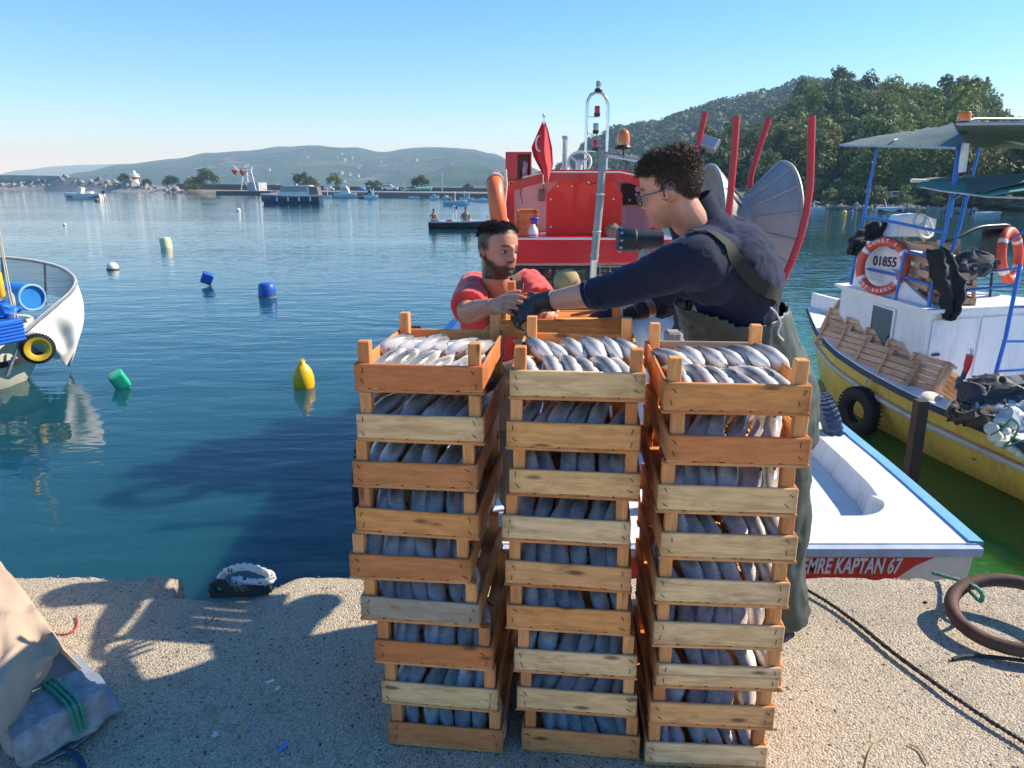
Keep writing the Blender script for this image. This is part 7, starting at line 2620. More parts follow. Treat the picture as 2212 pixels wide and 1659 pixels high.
pw.put([Vector((tp[-1].x, tp[-1].y, WATER)), tp[-1], tp[-1] + Vector((0, 2, 0)), Vector((tp[-1].x, tp[-1].y + 2, WATER))], [(0, 1, 2, 3)])
pw.build('parapet', mat('pale_concrete_parapet', (.40, .37, .32), .9, var=.12, scale=.2), BW)
ROCKM = mat('breakwater_rock', (.28, .26, .23), .9, var=.3, scale=.8, bump=.5, bscale=4, bdist=.1)
def rock_mesh(seed):
    r_ = random.Random(seed); bm2 = bmesh.new(); bmesh.ops.create_icosphere(bm2, subdivisions=2, radius=1)
    pl = [(Vector((r_.uniform(-1, 1), r_.uniform(-1, 1), r_.uniform(-1, 1))).normalized(), r_.uniform(.55, .85)) for _ in range(9)]
    for w in bm2.verts:
        for n_, d_ in pl:
            k = w.co.dot(n_) - d_
            if k > 0: w.co -= n_ * k
    me = bpy.data.meshes.new('boulder'); bm2.to_mesh(me); bm2.free(); me.materials.append(ROCKM); return me
ROCKS = [rock_mesh(k) for k in range(6)]
prof = [(-40, 392), (60, 392), (110, 384), (130, 378), (160, 380), (200, 384), (240, 388), (290, 394), (340, 399), (378, 406)]
for k in range(190):
    u = rt.uniform(-30, 382)
    top = tab(prof, u); bot = 409 + max(0, (u - 150) * .03)
    f = rt.random() ** 1.2
    v = bot + (top + 3 - bot) * f
    p = on(u, v, 1 + 8 * f)
    o = link('boulder', rt.choice(ROCKS), BW, True)
    s = rt.uniform(.75, 1.5) * (1.15 if u < 300 else .8)
    o.matrix_parent_inverse = BW.matrix_basis.inverted()
    o.location = p; o.rotation_euler = (rt.uniform(0, 6), rt.uniform(0, 6), rt.uniform(0, 6)); o.scale = (s * 1.25, s, s * .85)
core = MB()
cl_ = [on(u, tab(prof, u) + 4, 9) for u in range(-40, 390, 20)]
core.loft([[Vector((p.x, p.y - 9, WATER - .2)) for p in cl_], cl_, [Vector((p.x, p.y + 9, WATER - .2)) for p in cl_]], cap=False, closed=False)
core.build('rubble_core', ROCKM, BW)
# lighthouse
WP = mat('far_white_paint', (.78, .77, .75), .6); RP = mat('far_red_paint', (.55, .05, .04), .6)
LH = thing('lighthouse', 'small white and red harbour light on the breakwater', 'lighthouse', on(293, 402, 12))
p = on(293, 400, 12); sc_ = p.y / FPX
def lh(prof_, mt_, nm): m = MB(); m.lathe([(r_ * sc_, z * sc_) for r_, z in prof_], 14, None, p); m.build(nm, mt_, LH, smooth=40)
lh([(8.5, -6), (6.2, 12), (6.2, 12.2), (0, 12.2)], WP, 'tower'); lh([(6.6, 12), (6.6, 16), (0, 16)], RP, 'red_band'); lh([(10, 16), (10, 17.2), (0, 17.2)], WP, 'gallery'); lh([(7, 17), (6.8, 23), (0, 23)], WP, 'lantern_house'); lh([(3.5, 23), (3.5, 26), (1, 30), (0, 30)], WP, 'lamp')
for k in range(8):
    a = math.pi * k / 4; m = MB(); m.tube([p + Vector((9.6 * math.cos(a), 9.6 * math.sin(a), 17)) * sc_, p + Vector((9.6 * math.cos(a), 9.6 * math.sin(a), 22)) * sc_], .5 * sc_, 5); m.build('rail_post', WP, LH)
m = MB(); m.torus(p + Vector((0, 0, 22 * sc_)), 9.6 * sc_, .5 * sc_, None, 20, 5); m.build('hand_rail', WP, LH)
# gantry with orange grabs
GT = thing('gantry', 'white loading gantry with orange grabs on the far shore', 'gantry', on(530, 420, 3))
def gb(pts, r_, nm, mt_=WP, dY=4):
    q_ = [on(u, v, dY + d_) for u, v, d_ in pts]; m = MB(); m.tube(q_, r_ * q_[0].y / FPX, 5); m.build(nm, mt_, GT)
for d_ in (0, 3.5):
    gb([(521, 417, d_), (525, 362, d_)], 1.3, 'leg'); gb([(537, 417, d_), (533, 362, d_)], 1.3, 'leg'); gb([(553, 412, d_), (541, 364, d_)], 1.3, 'leg')
    gb([(520, 395, d_), (538, 395, d_)], 1.0, 'brace'); gb([(522, 380, d_), (537, 408, d_)], .8, 'brace'); gb([(520, 408, d_), (536, 380, d_)], .8, 'brace')
gb([(505, 358, 1), (518, 372, 1), (545, 364, 1)], 1.4, 'boom'); gb([(520, 363, 0), (545, 363, 0)], 1.5, 'beam'); gb([(524, 356, 0), (536, 356, 0)], 1.2, 'beam'); gb([(505, 372, 1), (506, 358, 1)], .5, 'cable'); gb([(519, 372, 1), (495, 392, 1)], .6, 'brace')
gb([(530, 362, 0), (530, 354, 0)], 1.0, 'mast')
for u, v in ((507, 369), (524, 371)):
    c = on(u, v, 4); s = c.y / FPX; m = MB(); m.lathe([(1.5 * s, -8 * s), (5 * s, -4 * s), (7 * s, 1 * s), (4 * s, 4 * s), (0, 5 * s)], 8, None, c); m.build('grab', mat('orange_grab', (.55, .10, .04), .6), GT, smooth=40)
c = on(547, 405, 5); s = c.y / FPX; m = MB(); m.box(c + Vector((0, 3, -2 * s)), (26 * s, 5, 24 * s)); m.build('control_house', mat('grey_house', (.42, .43, .42), .7), GT)
m = MB(); m.box(c + Vector((11 * s, .3, -2 * s)), (4 * s, 1, 24 * s)); m.build('house_corner', WP, GT)
c = on(535, 419, -1); m = MB(); m.cbox(Vector((c.x, c.y, WATER + .3)), (110 * s, 6, 1.1), b=.1); setp(m.build('pontoon', mat('dark_pontoon', (.06, .055, .05), .8)), 'dark pontoon in front of the loading gantry', 'pontoon')
# pale lattice mast further off
m = MB(); c0 = at(232, 398, 900); s = 900 / FPX
for du in (-5, 5): m.tube([at(232 + du, 398, 900), at(232 + du * .6, 374, 900)], .5 * s, 5)
m.tube([at(222, 377, 900), at(245, 376, 900)], .6 * s, 5); m.tube([at(196, 378, 900), at(232, 379, 900)], .5 * s, 5)
for k in range(4): m.tube([at(227.5, 396 - 5 * k, 900), at(236, 392 - 5 * k, 900)], .4 * s, 4)
ob = m.build('crane_mast', mat('far_blue_steel', (.35, .42, .5), .6)); setp(ob, 'faint far crane beyond the breakwater', 'crane')
# lamp poles
for u, v0, v1, lab in ((955, 363, 418, 'thin lamp post behind the far moorings'), (872, 385, 415, 'shorter lamp post by the parked cars')):
    m = MB(); q_ = on(u, v1, 12); m.tube([Vector((q_.x, q_.y, LANDZ - .3)), on(u, v0, 12)], 1.0 * q_.y / FPX, 6); m.box(on(u, v0, 12) + Vector((.4, 0, 0)), (1.0, .2, .12)); setp(m.build('lamp_post', mat('galvanised_post', (.45, .46, .46), .5, .4)), lab, 'lamp post')
# shrubs along the shore
for u, v, w, lab in ((272, 396, 26, 'shrub left of the harbour light'), (318, 404, 22, 'palm-like shrub right of the harbour light'), (372, 402, 30, 'low shrubs on the far shore wall'), (448, 404, 44, 'large round dark shrub on the far shore'), (418, 410, 34, 'low bush left of the large round shrub'), (655, 404, 40, 'tree top behind the motor cruiser'), (722, 402, 32, 'bushy tree above the white truck'), (678, 404, 22, 'brownish tree beside the cruiser canvas'), (799, 404, 16, 'small bush above the far harbour wall'), (840, 406, 14, 'tiny bush above the parked car'), (815, 406, 20, 'low bush over the far harbour wall'), (909, 406, 32, 'round dark tree above the green awning'), (1012, 410, 20, 'small bush at the right of the harbour wall')):
    dY = 30 if u > 560 else 9
    p = on(u, v, dY); s = w * p.y / FPX / 7.0
    p.z = min(p.z, LANDZ + 2.5) - s * .6
    tree(p, 'broad', s, lab, 'shrubs on the far shore', 'shrub', trunk=False)

# ================================================================ far boats, cars and people
def far_boat(u0, u1, vw, hull_c, label, name='motorboat', hgt=9, cabin=None, deck_c=(.75, .75, .73), bow=1, flat=False, cat='boat', extra=None, group='boats moored across the harbour'):
    """side-on boat; bow = +1 points right"""
    A, B_ = atz(u0, vw, WATER), atz(u1, vw, WATER)
    L = (B_ - A).length; ax = (B_ - A).normalized(); ct = (A + B_) / 2; s = ct.y / FPX
    ax = ax * bow; lat = Vector((-ax.y, ax.x, 0))
    H = hgt * s; W = L * .17
    t = thing(name, label, cat, ct, group=group)
    P = lambda x, y, z: ct + ax * x + lat * y + Vector((0, 0, z))
    h_ = MB(); rr = []
    for i in range(11):
        x = -L / 2 + L * i / 10; k = i / 10
        b = W * (1 - max(0, (k - .45) / .55) ** 2.2) * (1 if k > .05 else .92) + .02
        g = H * (.82 + .35 * max(0, k - .4) ** 1.5 + .04)
        fx = x + (L * .04 * k ** 4)
        rr.append([P(fx, b, g), P(fx, b * .93, g * .45), P(fx - L * .05 * k ** 3, b * .7, -.05), P(fx - L * .07 * k ** 3, 0, -.3), P(fx - L * .05 * k ** 3, -b * .7, -.05), P(fx, -b * .93, g * .45), P(fx, -b, g)])
    h_.loft(rr, cap=True, closed=True)
    hm = mat('hull_%02d%02d%02d' % tuple(int(c * 99) for c in hull_c), hull_c, .35, coat=.3)
    h_.build('hull', hm, t, smooth=40)
    dk_ = MB(); dk_.loft([[p + Vector((0, 0, .06 * H)) for p in (r_[0], r_[-1])] for r_ in rr], cap=False, closed=False); dk_.loft([[p + Vector((0, 0, .10 * H)) for p in (r_[0], r_[0] - Vector((0, 0, .16 * H)))] for r_ in rr], cap=False, closed=False); dk_.loft([[p + Vector((0, 0, .10 * H)) for p in (r_[-1], r_[-1] - Vector((0, 0, .16 * H)))] for r_ in rr], cap=False, closed=False)
    dk_.build('deck_edge', mat('deck_%02d' % int(deck_c[0] * 99), deck_c, .5), t)
    if cabin:
        x0, x1, ch, col, win = cabin
        c_ = MB(); z0 = H * .85; z1 = z0 + ch * s
        c_.ext([P(L * x0, W * .72, z0), P(L * x1, W * .72, z0), P(L * x1 - ch * s * .5, W * .66, z1), P(L * x0 + ch * s * .08, W * .66, z1)], lat * (-W * 1.38))
        c_.build('cabin', mat('cab_%02d%02d%02d' % tuple(int(c * 99) for c in col), col, .45), t)
        if win:
            for sg in (1, -1):
                w_ = MB(); w_.ext([P(L * (x0 + .08 * (x1 - x0)), sg * W * .725, z0 + ch * s * .42), P(L * x1 - ch * s * .32, sg * W * .725, z0 + ch * s * .42), P(L * x1 - ch * s * .46, sg * W * .70, z1 - ch * s * .12), P(L * (x0 + .12 * (x1 - x0)), sg * W * .70, z1 - ch * s * .12)], lat * sg * .03); w_.build('window', GLASS, t)
    if extra: extra(t, P, L, W, H, s)
    return t


def outboard(col=(.02, .02, .022)):
    def f(t, P, L, W, H, s):
        m = MB(); m.cbox(P(-L * .53, 0, H * 1.15), (5 * s, 3.5 * s, 6 * s), b=.6 * s); m.tube([P(-L * .54, 0, H), P(-L * .55, 0, -.3)], 1.0 * s, 6); m.build('outboard_motor', mat('outboard', col, .35), t, smooth=30)
    return f


def cruiser_extra(t, P, L, W, H, s):
    m = MB(); z0, z1 = H * .85, H * .85 + 21 * s
    m.ext([P(-L * .50, W * .78, z0), P(-L * .33, W * .78, z0), P(-L * .34, W * .70, z1 - 2 * s), P(-L * .47, W * .70, z1 - 3 * s)], P(0, -W, 0) - P(0, W * .5, 0)); m.build('aft_canvas', mat('taupe_canvas', (.16, .14, .125), .8), t)
    m = MB(); m.ext([P(-L * .36, W * .82, z1 - 2.5 * s), P(L * .12, W * .82, z1 - 2 * s), P(L * .10, W * .8, z1), P(-L * .36, W * .8, z1 - .5 * s)], P(0, -W * .8, 0) - P(0, W * .84, 0)); m.build('hard_top', mat('cab_cream', (.70, .66, .54), .4), t)
    for k in range(4):
        m = MB(); x = -L * .36 + L * .19 * k; m.tube([P(x, W * 1.02, H * .72), P(x, W * 1.05, H * .3)], 1.7 * s, 8); m.build('fender', WP, t, smooth=40)
    m = MB(); m.tube([P(L * .15, W * .6, H * 1.15), P(L * .3, W * .5, H * 1.35), P(L * .52, 0, H * 1.6), P(L * .3, -W * .5, H * 1.35)], .4 * s, 5); m.build('bow_rail', CHROME, t)
    m = MB(); m.lathe([(1.5 * s, 0), (1.5 * s, 3 * s), (0, 3.2 * s)], 8, None, P(-L * .1, 0, z1)); m.build('radar', WP, t)
far_boat(570, 694, 440, (.035, .055, .10), 'dark blue motor cruiser with cream cabin out in the harbour', 'motor_cruiser', 19, (-.34, .22, 21, (.70, .66, .54), True), bow=-1, extra=cruiser_extra, group=None)
def sp_extra(t, P, L, W, H, s):
    outboard()(t, P, L, W, H, s)
    m = MB(); m.ext([P(L * .02, W * .6, H * .9), P(L * .18, W * .3, H * .9), P(L * .04, W * .5, H * 2.0), P(-L * .02, W * .6, H * 1.9)], P(0, -W * .5, 0) - P(0, W * .6, 0)); m.build('windscreen', mat('pale_screen', (.62, .60, .45), .3), t)
    m = MB(); m.cbox(P(-L * .18, 0, H * 1.05), (L * .14, W, H * .4), b=.1 * H); m.build('seat', WP, t)
    m = MB(); m.ext([P(-L * .5, W * 1.0, H * .52), P(L * .42, W * .62, H * .58), P(L * .42, W * .62, H * .32), P(-L * .5, W * 1.0, H * .2)], lat_fix(P) * .03); m.build('maroon_stripe', mat('maroon_paint', (.09, .02, .03), .4), t)
def lat_fix(P): return (P(0, 1, 0) - P(0, 0, 0)) * 1.0
far_boat(143, 222, 430, (.74, .73, .70), 'white speedboat with maroon stripe near the breakwater', 'speedboat', 12, None, bow=-1, extra=sp_extra, group=None)
BLU, WHT, TRQ = (.06, .22, .50), (.72, .73, .73), (.10, .42, .55)
def tarp_extra(col):
    def f(t, P, L, W, H, s):
        m = MB(); m.ell(P(-L * .05, 0, H * 1.0), (L * .28, W * .9, H * .55), 12, 7); m.build('boat_cover', mat('cover_%02d%02d' % (int(col[0] * 99), int(col[2] * 99)), col, .6), t, smooth=40)
    return f
def mast_extra(t, P, L, W, H, s):
    m = MB(); m.tube([P(L * .2, 0, H), P(L * .2, 0, H + 14 * s)], .6 * s, 5); m.tube([P(-L * .2, 0, H + 9 * s), P(L * .2, 0, H + 12 * s)], .4 * s, 5); m.build('mast', WP, t)
for (u0, u1, vw, hc, lab, hg, cab_, bw_, ex) in (
        (580, 612, 417, WHT, 'white fishing boat with blue wheelhouse left of the cruiser', 6, (-.3, .2, 12, BLU, True), 1, mast_extra),
        (690, 716, 428, WHT, 'pale low boat just right of the cruiser', 5, None, 1, mast_extra),
        (722, 770, 427, (.55, .62, .68), 'large white and blue trawler at the far quay', 9, (-.2, .25, 15, WHT, True), 1, mast_extra),
        (774, 792, 429, (.10, .09, .09), 'dark covered boat between the white ones', 5, None, 1, tarp_extra((.06, .055, .05))),
        (788, 816, 430, WHT, 'white boat with turquoise wheelhouse at the far quay', 8, (-.25, .2, 13, TRQ, True), 1, mast_extra),
        (884, 908, 430, (.6, .62, .63), 'small white dinghy under the blue-grey car', 5, None, -1, outboard()),
        (928, 948, 431, WHT, 'white boat with blue cover near the green awning', 7, None, 1, tarp_extra(BLU)),
        (955, 975, 432, (.5, .55, .56), 'small boat with pale green cover at the far quay', 6, None, 1, tarp_extra((.32, .55, .42))),
        (994, 1024, 434, WHT, 'white boat with lattice mast left of the lifebuoy', 6, (-.2, .15, 11, (.4, .48, .5), True), -1, mast_extra),
        (1022, 1058, 436, WHT, 'low white boat with blue cover beside the lifebuoy', 5, None, -1, tarp_extra(BLU))):
    far_boat(u0, u1, vw, hc, lab, 'moored_boat', hg, cab_, bow=bw_, extra=ex)
# quay apron with dark face for the far moorings
m = MB(); ap = [atz(u, v, WATER) for u, v in ((672, 424), (850, 426), (1075, 430), (1300, 433))]
m.loft([[p for p in ap], [p + Vector((0, 0, .9)) for p in ap], [p + Vector((0, 16, .95)) for p in ap]], cap=False, closed=False)
setp(m.build('far_quay', mat('far_quay_concrete', (.20, .18, .16), .9, var=.2, scale=.5)), 'low concrete quay with parked cars across the harbour', kind='structure')

def far_car(u0, u1, v, col, label, van=False, group='cars parked across the harbour', dY=7, side=1):
    A = on((u0 + u1) / 2, v, dY); s = A.y / FPX; L = (u1 - u0) * s
    z0 = WATER + 1.0 if u0 > 680 else LANDZ
    t = thing('parked_car', label, 'car', (A.x, A.y, z0), group=group)
    W, H = L * .40, L * .40
    P = lambda x, y, z: Vector((A.x + side * x * L, A.y + y * W, z0 + z * H))
    b = MB()
    prof_ = [(-.5, .22), (-.49, .55), (-.44, .95), (.02, 1.0), (.20, .62), (.47, .52), (.5, .22)] if not van else [(-.5, .2), (-.5, 1.0), (.15, 1.05), (.3, .7), (.48, .55), (.5, .2)]
    b.ext([P(x, -.5, z) for x, z in prof_], (0, W, 0))
    cm_ = mat('car_%02d%02d%02d' % tuple(int(c * 99) for c in col), col, .3, coat=.6)
    b.build('body', cm_, t)
    for x0, x1 in (((-.42, -.18), (-.15, .12)) if not van else ((-.1, .18),)):
        w_ = MB(); w_.ext([P(x0, -.505, .64), P(x1, -.505, .62), P(x1 - .08 * (x1 > 0), -.505, .90), P(x0, -.505, .90)], (0, -.02, 0)); w_.build('window', GLASS, t)
    for x in (-.30, .30):
        k = MB(); k.lathe([(.17 * H, -.02 * W), (.2 * H, 0), (.2 * H, .12 * W), (0, .12 * W)], 14, rotm(-90, 0, 0), P(x, -.52, .19)); k.build('wheel', RUBBER, t, smooth=40)
    return t
far_car(826, 860, 421, (.74, .74, .72), 'white estate car parked side-on at the far quay')
far_car(866, 884, 421, (.70, .71, .70), 'white car seen end-on right of the estate car')
far_car(884, 909, 421, (.25, .32, .42), 'blue-grey car parked under the tree at the far quay')
far_car(702, 722, 418, (.72, .72, .72), 'white truck parked by the harbour wall', van=True)
aw = thing('awning', 'green awning stretched beside the far parked cars', 'awning', on(913, 421, 8))
m = MB(); a_, c_ = on(899, 407, 8), on(928, 411, 8); m.ext([a_, Vector((c_.x, a_.y, a_.z)), Vector((c_.x, a_.y, c_.z)), Vector((a_.x, a_.y, c_.z))], (0, 3, .3)); m.build('canopy', mat('green_awning', (.04, .30, .17), .7), aw)
for x in (a_.x + .1, c_.x - .1):
    m = MB(); m.tube([Vector((x, a_.y + .1, WATER + .9)), Vector((x, a_.y + .1, c_.z))], .05, 5); m.build('pole', WP, aw)
m = MB(); q_ = on(783, 421, 6); m.ell(Vector((q_.x, q_.y, WATER + 1.3)), (.9, .8, .6), 10, 6); setp(m.build('covered_pile', mat('blue_cover', (.04, .20, .5), .6), smooth=40), 'pile under bright blue cover on the far quay', 'cover')

# ---- rowing boat with two men
RBm = far_boat(928, 1072, 494, (.045, .012, .018), 'maroon open boat with two seated men', 'open_boat', 17, None, deck_c=(.55, .56, .56), bow=1, group=None)
RC = (atz(928, 494, WATER) + atz(1072, 494, WATER)) / 2
rs = RC.y / FPX
def seated(u, v_top, v_seat, label, shirt, trousers, face, armpose, seed):
    top, seat = at(u, v_top, RC.y), at(u, v_seat, RC.y)
    Hh = (top.z - seat.z); k = Hh / .88
    S = Vector((seat.x, RC.y, seat.z))
    T = thing('person', label, 'person', S)
    f = Vector(face).normalized(); l_ = Vector((-f.y, f.x, 0)); U = Vector((0, 0, 1))
    Q = lambda a, b_, c_: S + (f * a + l_ * b_ + U * c_) * k
    b = MB()
    Mh = frame(Q(.06, 0, .77), f + Vector((0, 0, -.1))) @ Matrix.Scale(k, 4)
    head_geo(b, Mh)
    limb(b, [Q(.03, 0, .68), Q(.02, 0, .58)], [.06 * k, .07 * k], 10)
    b.loft([oval(Q(0, 0, .58), l_, f, .12 * k, .08 * k, 14), oval(Q(0, 0, .50), l_, f, .20 * k, .11 * k, 14), oval(Q(-.01, 0, .30), l_, f, .18 * k, .12 * k, 14), oval(Q(0, 0, .06), l_, f, .18 * k, .13 * k, 14), oval(Q(0, 0, 0), l_, f, .17 * k, .13 * k, 14)])
    for sg in (-1, 1):
        limb(b, [Q(0, sg * .19, .50), Q(.06, sg * .26, .26), Q(armpose[0], sg * armpose[1], armpose[2])], [.06 * k, .05 * k, .038 * k], 10)
        hand(b, Q(armpose[0], sg * armpose[1], armpose[2]), f * .8 - U * .3, U, sg, [(30, 40, 30)] * 4, k)
        limb(b, [Q(0, sg * .09, .05), Q(.40, sg * .14, .06), Q(.42, sg * .13, -.34)], [.09 * k, .075 * k, .055 * k], 10)
        b.ell(Q(.48, sg * .13, -.38), (.11 * k, .05 * k, .04 * k), 8, 6)
    me = remeshed(b, .018 * k, 1)
    me.materials.append(SKIN)
    fcol = face_colour(Mh, (.42, .21, .14), (.2, .1, .07), beardy=False, brow=False)
    def col(co):
        q_ = co - S; c_ = q_.z / k; a = q_.dot(f) / k; lat = abs(q_.dot(l_)) / k
        if c_ > .60: return fcol(co)
        if c_ < .10 and not (a > armpose[0] - .02 and c_ > armpose[2] - .05 and False): return trousers if c_ > -.3 else (.03, .03, .03)
        if lat > .215 and c_ < .42 or (a > .16 and c_ > .11): return (.42, .21, .14)
        return shirt
    paint_skin(me, col)
    link('body', me, T, True)
    return T
seated(936, 451, 481, 'dark-clothed man seated at the stern of the maroon boat', (.055, .022, .022), (.02, .02, .025), (.80, -.6, 0), (.34, .10, .12), 1)
seated(1006, 447, 483, 'man in grey shirt seated midships in the maroon boat', (.14, .13, .12), (.02, .022, .03), (.35, -.94, 0), (.28, .12, .10), 2)
bk = thing('bucket', 'red bucket standing in the maroon boat', 'bucket', at(971, 485, RC.y))
p = at(971, 486, RC.y); m = MB(); m.lathe([(5 * rs, 0), (6.6 * rs, 10 * rs), (6.6 * rs, 11 * rs), (5.9 * rs, 11 * rs), (0, 9 * rs)], 16, None, p); m.build('bucket_body', mat('red_bucket', (.55, .02, .03), .45), bk, smooth=40)
m = MB(); m.torus(p + Vector((0, 0, 9 * rs)), 6.5 * rs, .4 * rs, rotm(80, 0, 0), 16, 5, arc=.5); m.build('bucket_handle', CHROME, bk)
m = MB(); m.tube([at(979, 486, RC.y), at(979, 443, RC.y)], .9 * rs, 6); m.tube([at(985, 486, RC.y), at(986, 452, RC.y)], .5 * rs, 5); m.box(at(981, 445, RC.y), (6 * rs, .1, 2 * rs)); pole_ = m.build('pole', WP, RBm)
m = MB(); m.ell(at(986, 449, RC.y), (2 * rs, .06, 3.4 * rs), 8, 6); m.build('black_lamp', BLACK, RBm)
m = MB(); m.cbox(at(993, 482, RC.y), (18 * rs, .5, 4 * rs), b=.03); m.build('thwart_box', mat('pale_wood_box', (.5, .42, .3), .7), RBm)
m = MB(); m.torus(at(970, 489, RC.y - .5), 4.5 * rs, 1.1 * rs, rotm(90, 0, 0), 16, 6); m.build('tyre', RUBBER, RBm)
# second small boat behind with a flag and helmsman
FBt = far_boat(958, 1008, 443, (.40, .58, .72), 'light blue skiff with red flag and helmsman', 'skiff', 9, None, bow=1, group=None)
c = (atz(958, 443, WATER) + atz(1008, 443, WATER)) / 2; s = c.y / FPX
m = MB(); m.tube([at(983, 438, c.y), at(983, 416, c.y)], .7 * s, 5); m.ell(at(983, 416, c.y), (1.6 * s, .1, 1.6 * s), 8, 6); m.build('flag_staff', WP, FBt)
m = MB(); m.sheet(lambda a, b_: at(982 - 6 * a * (.5 + .5 * b_), 423 + 18 * b_ + 2 * a, c.y) + Vector((0, .15 * math.sin(a * 6), 0)), 8, 8, .02); m.build('flag', mat('red_flag_cloth', (.60, .008, .018), .7), FBt)
RC_old = RC; RC = c
seated(972, 425, 440, 'helmsman in dark top sitting in the light blue skiff', (.03, .03, .035), (.02, .02, .025), (.9, -.4, 0), (.30, .12, .2), 3)
RC = RC_old
# wake lines on the water are left to the ripples

# ================================================================ right-hand shore
rl = [(1560, 452), (1700, 452), (1800, 453), (1900, 456), (2000, 458), (2100, 462), (2212, 468), (2400, 480)]
fr_ = [atz(u, v, WATER) for u, v in rl]
m = MB()
m.loft([[p + Vector((0, -.5, -.3)) for p in fr_], [p + Vector((0, .6, .25)) for p in fr_], [p * 1.09 + Vector((0, 0, .9 - .09 * p.z)) for p in fr_], [Vector((p.x * 1.22, p.y * 1.22, WATER + 2.2)) for p in fr_], [Vector((p.x * 1.6, p.y * 1.6, WATER + 3)) for p in fr_]], cap=False, closed=False)
setp(m.build('right_shore', mat('shore_grass', (.10, .105, .05), .9, var=.4, scale=.8, col2=(.20, .17, .11), bump=.4, bscale=3, bdist=.15)), 'rough grassy shore below the wooded hill', kind='structure')
def rd(u): return atz(u, tab(rl, u), WATER).y
def ron(u, v, dY): return at(u, v, rd(u) + dY)
RS = thing('rock_bank', 'line of stones along the right-hand shore', 'rocks', (fr_[2].x, fr_[2].y, WATER))
for k in range(130):
    u = rt.uniform(1700, 2120); p = atz(u, tab(rl, u), WATER) + Vector((0, rt.uniform(.0, 1.6), rt.uniform(.0, .35)))
    o = link('stone', rt.choice(ROCKS), RS, True); o.matrix_parent_inverse = RS.matrix_basis.inverted()
    o.location = p; s = rt.uniform(.16, .42); o.rotation_euler = (rt.uniform(0, 6), rt.uniform(0, 6), rt.uniform(0, 6)); o.scale = (s * 1.4, s, s * .8)
for k in range(46):
    u = rt.uniform(1730, 2230); p = ron(u, 440, rt.uniform(3, 16)); p.z = WATER + .5 + (p.y - rd(u)) * .07
    lt = rt.random() < .5
    tree(p - Vector((0, 0, .4)), 'light' if lt else 'broad', rt.uniform(.18, .40), ('pale green' if lt else 'dark green') + ' shoreline shrub ' + ('left of the canopy post' if u < 1880 else 'between the canopy posts' if u < 2060 else 'at the right edge'), 'shrubs along the right-hand shore', 'shrub', trunk=False)
for u, v, w in ((1880, 420, 1), (1960, 418, 1.1), (2010, 425, .9), (2130, 428, 1), (2190, 420, 1.1)):
    p = ron(u, v, 14); p.z = WATER + 1.2
    tree(p, 'light', .55 * w, 'leafy young tree behind the right-hand shore boats', 'young trees behind the right-hand shore', 'tree')
def r_extra(t, P, L, W, H, s):
    outboard()(t, P, L, W, H, s)
    m = MB(); m.ext([P(-L * .48, -W * 1.0, H * .6), P(L * .4, -W * .66, H * .66), P(L * .42, -W * .6, H * .1), P(-L * .48, -W * .96, H * .05)], (0, -.03, 0)); m.build('dark_side', mat('maroon_paint', (.09, .02, .03), .4), t)
    m = MB(); m.tube([P(-L * .1, 0, H), P(-L * .22, 0, H * 2.6)], .6 * s, 5); m.build('pole', WP, t)
far_boat(1890, 1950, 459, (.72, .72, .72), 'white and dark motorboat moored off the right-hand shore', 'motorboat', 11, None, bow=1, extra=r_extra, group=None)
far_boat(2104, 2160, 466, (.72, .73, .73), 'small white outboard boat by the right-hand beach', 'motorboat', 8, None, bow=1, extra=outboard((.05, .07, .12)), group=None)
far_boat(1748, 1780, 456, (.6, .62, .62), 'white boat end behind the red guard pipe', 'motorboat', 8, None, bow=-1, extra=mast_extra, group=None)
far_boat(2115, 2175, 450, (.10, .30, .55), 'blue-covered boat hauled out on the right-hand beach', 'beached_boat', 10, None, bow=-1, extra=tarp_extra((.10, .35, .62)), group=None)
def shed(u0, u1, v0, v1, col, label):
    a_, c_ = ron(u0, v0, 9), ron(u1, v1, 9)
    t = thing('shed', label, 'shed', (a_.x, a_.y, c_.z))
    m = MB(); m.box(((a_.x + c_.x) / 2, a_.y + 1.2, (a_.z + c_.z) / 2 - .5), (c_.x - a_.x, 2.4, a_.z - c_.z + 1.0)); m.build('wall', mat('shed_%02d' % int(col[2] * 999), col, .8), t)
    m = MB(); m.box(((a_.x + c_.x) / 2, a_.y + 1.1, a_.z + .08), (c_.x - a_.x + .5, 3.0, .10), rotm(6, 0, 0)); m.build('roof', mat('shed_roof', (.12, .13, .15), .7), t)
    m = MB(); m.box((a_.x + (c_.x - a_.x) * .3, a_.y - .02, c_.z + .3), (.8, .06, 1.2)); m.build('door', mat('shed_door', (.05, .05, .05), .7), t)
shed(1833, 1872, 417, 432, (.035, .045, .06), 'dark blue-grey shed on the right-hand shore')
shed(1882, 1904, 420, 432, (.03, .035, .04), 'small dark hut right of the blue-grey shed')
c = ron(1940, 436, 6); s = c.y / FPX
_on, _ld = on, ld
def on(u, v, dY): return ron(u, v, dY)
far_car(1918, 1962, 437, (.62, .64, .65), 'silver car parked on the right-hand shore', group=None, dY=5)
on = _on
for u, lab in ((2073, 'thin lamp post on the wooded right-hand shore'),):
    m = MB(); q_ = ron(u, 440, 12); m.tube([Vector((q_.x, q_.y, WATER + .6)), ron(u, 352, 12)], .05, 6); m.box(ron(u - 3, 351, 12), (.5, .1, .08)); setp(m.build('lamp_post', mat('galvanised_post', (.45, .46, .46), .5, .4)), lab, 'lamp post')
bx_ = MB(); c = ron(1806, 449, 1.5); bx_.box(c, (.55, .1, .4), rotm(25, 0, 10)); setp(bx_.build('panel', mat('blue_panel', (.15, .25, .42), .3)), 'small blue panel leaning on the shore stones', 'panel')

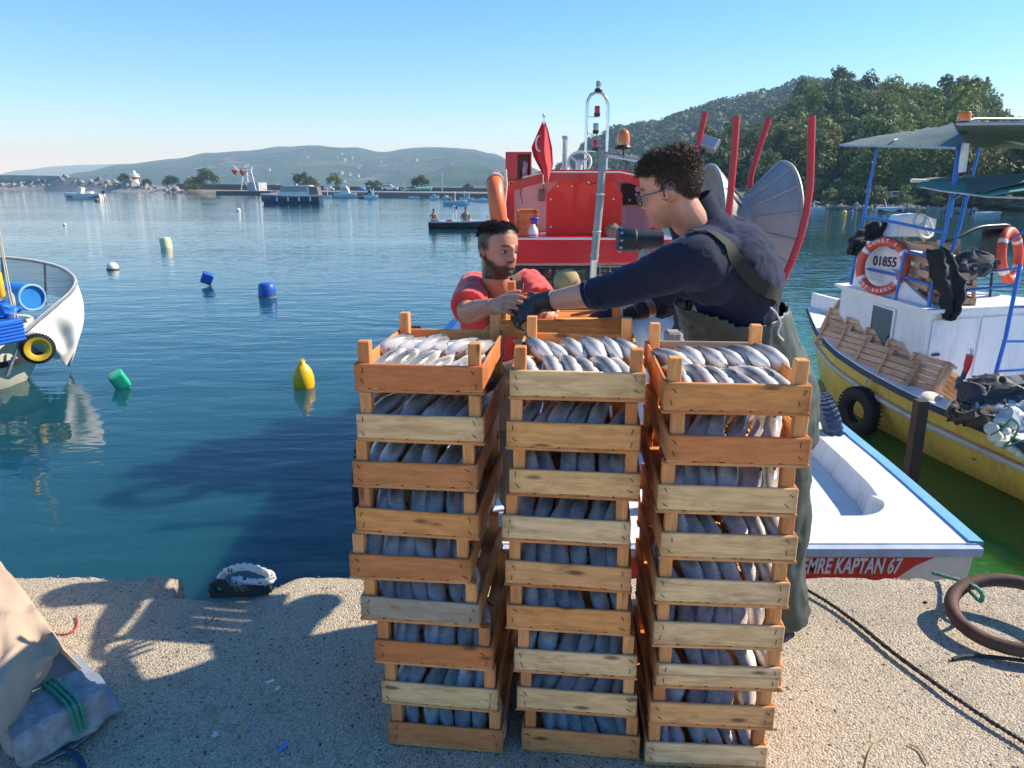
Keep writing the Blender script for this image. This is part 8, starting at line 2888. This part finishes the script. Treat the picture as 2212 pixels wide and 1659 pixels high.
# ---------------------------------------------------------------- houses on the far hill
hw = [mat('house_wall_white', (.55, .53, .49), .7), mat('house_wall_cream', (.50, .42, .32), .7)]
hrf = mat('house_roof_tile', (.36, .13, .08), .8)
hm = MB(); hm.box((0, 0, 3), (9, 8, 8)); HW = hm.mesh('wall', hw[0]); HW2 = hm.mesh('wall', hw[1])
hm = MB(); hm.prism([(-5.2, 0), (5.2, 0), (0, 3)], 9, None, (0, -4.5, 7)); HR = hm.mesh('roof', hrf)
hm = MB(); hm.box((0, 0, 0), (1.6, .2, 1.8)); HWIN = hm.mesh('window', GLASS)
sp_ = []
for (u0, u1, v0, v1, n) in ((690, 800, 328, 347, 10), (760, 850, 342, 364, 9), (740, 800, 374, 398, 9), (860, 960, 345, 375, 5), (600, 690, 345, 385, 4), (1040, 1080, 368, 380, 3)):
    for k in range(n): sp_.append((rt.uniform(u0, u1), rt.uniform(v0, v1)))
for u, v in sp_:
    best = None
    for H in (H3b, H3):
        for k in range(60):
            tt = k / 60
            p = H.pos(u, tt)
            r_ = p - CAM
            if r_.y <= 0: continue
            vv = 829.5 - FPX * (r_.dot(_UP) / r_.dot(_FW))
            if (H is H3b) and not (840 < u < 1230): break
            if abs(vv - v) < 2.2: best = p; break
        if best: break
    if not best: continue
    t = thing('house', 'tiny pale house ' + ('high on the far hill' if v < 347 else 'at the foot of the far hill' if v > 372 else 'halfway up the far hill') + (', left group' if u < 730 else ', right group' if u > 855 else ', middle group'), 'house', best, (0, 0, rt.uniform(-.6, .6)), 'houses on the far hill')
    s = rt.uniform(.32, .6); t.scale = (s, s, s * rt.uniform(.8, 1.3))
    link('wall', rt.choice((HW, HW, HW2)), t); link('roof', HR, t)
    for x in (-2.5, 2.5): link('window', HWIN, t, loc=(x, -4.05, 4))
# ================================================================ air between here and the far hills
hz = MB()
hz.box((0, 2530, 109), (10300, 5100, 230))
hzm = bpy.data.materials.new('air_haze')
hzm.use_nodes = True
hn = hzm.node_tree.nodes
hn.clear()
ho = hn.new('ShaderNodeOutputMaterial')
pv = hn.new('ShaderNodeVolumePrincipled')
pv.inputs['Color'].default_value = (.46, .72, 1, 1)
pv.inputs['Absorption Color'].default_value = (1, 1, 1, 1)
pv.inputs['Density'].default_value = HAZE
pv.inputs['Anisotropy'].default_value = .0
hzm.node_tree.links.new(pv.outputs[0], ho.inputs['Volume'])
haze = hz.build('haze', hzm)
setp(haze, 'thin blue haze over the bay', kind='stuff')
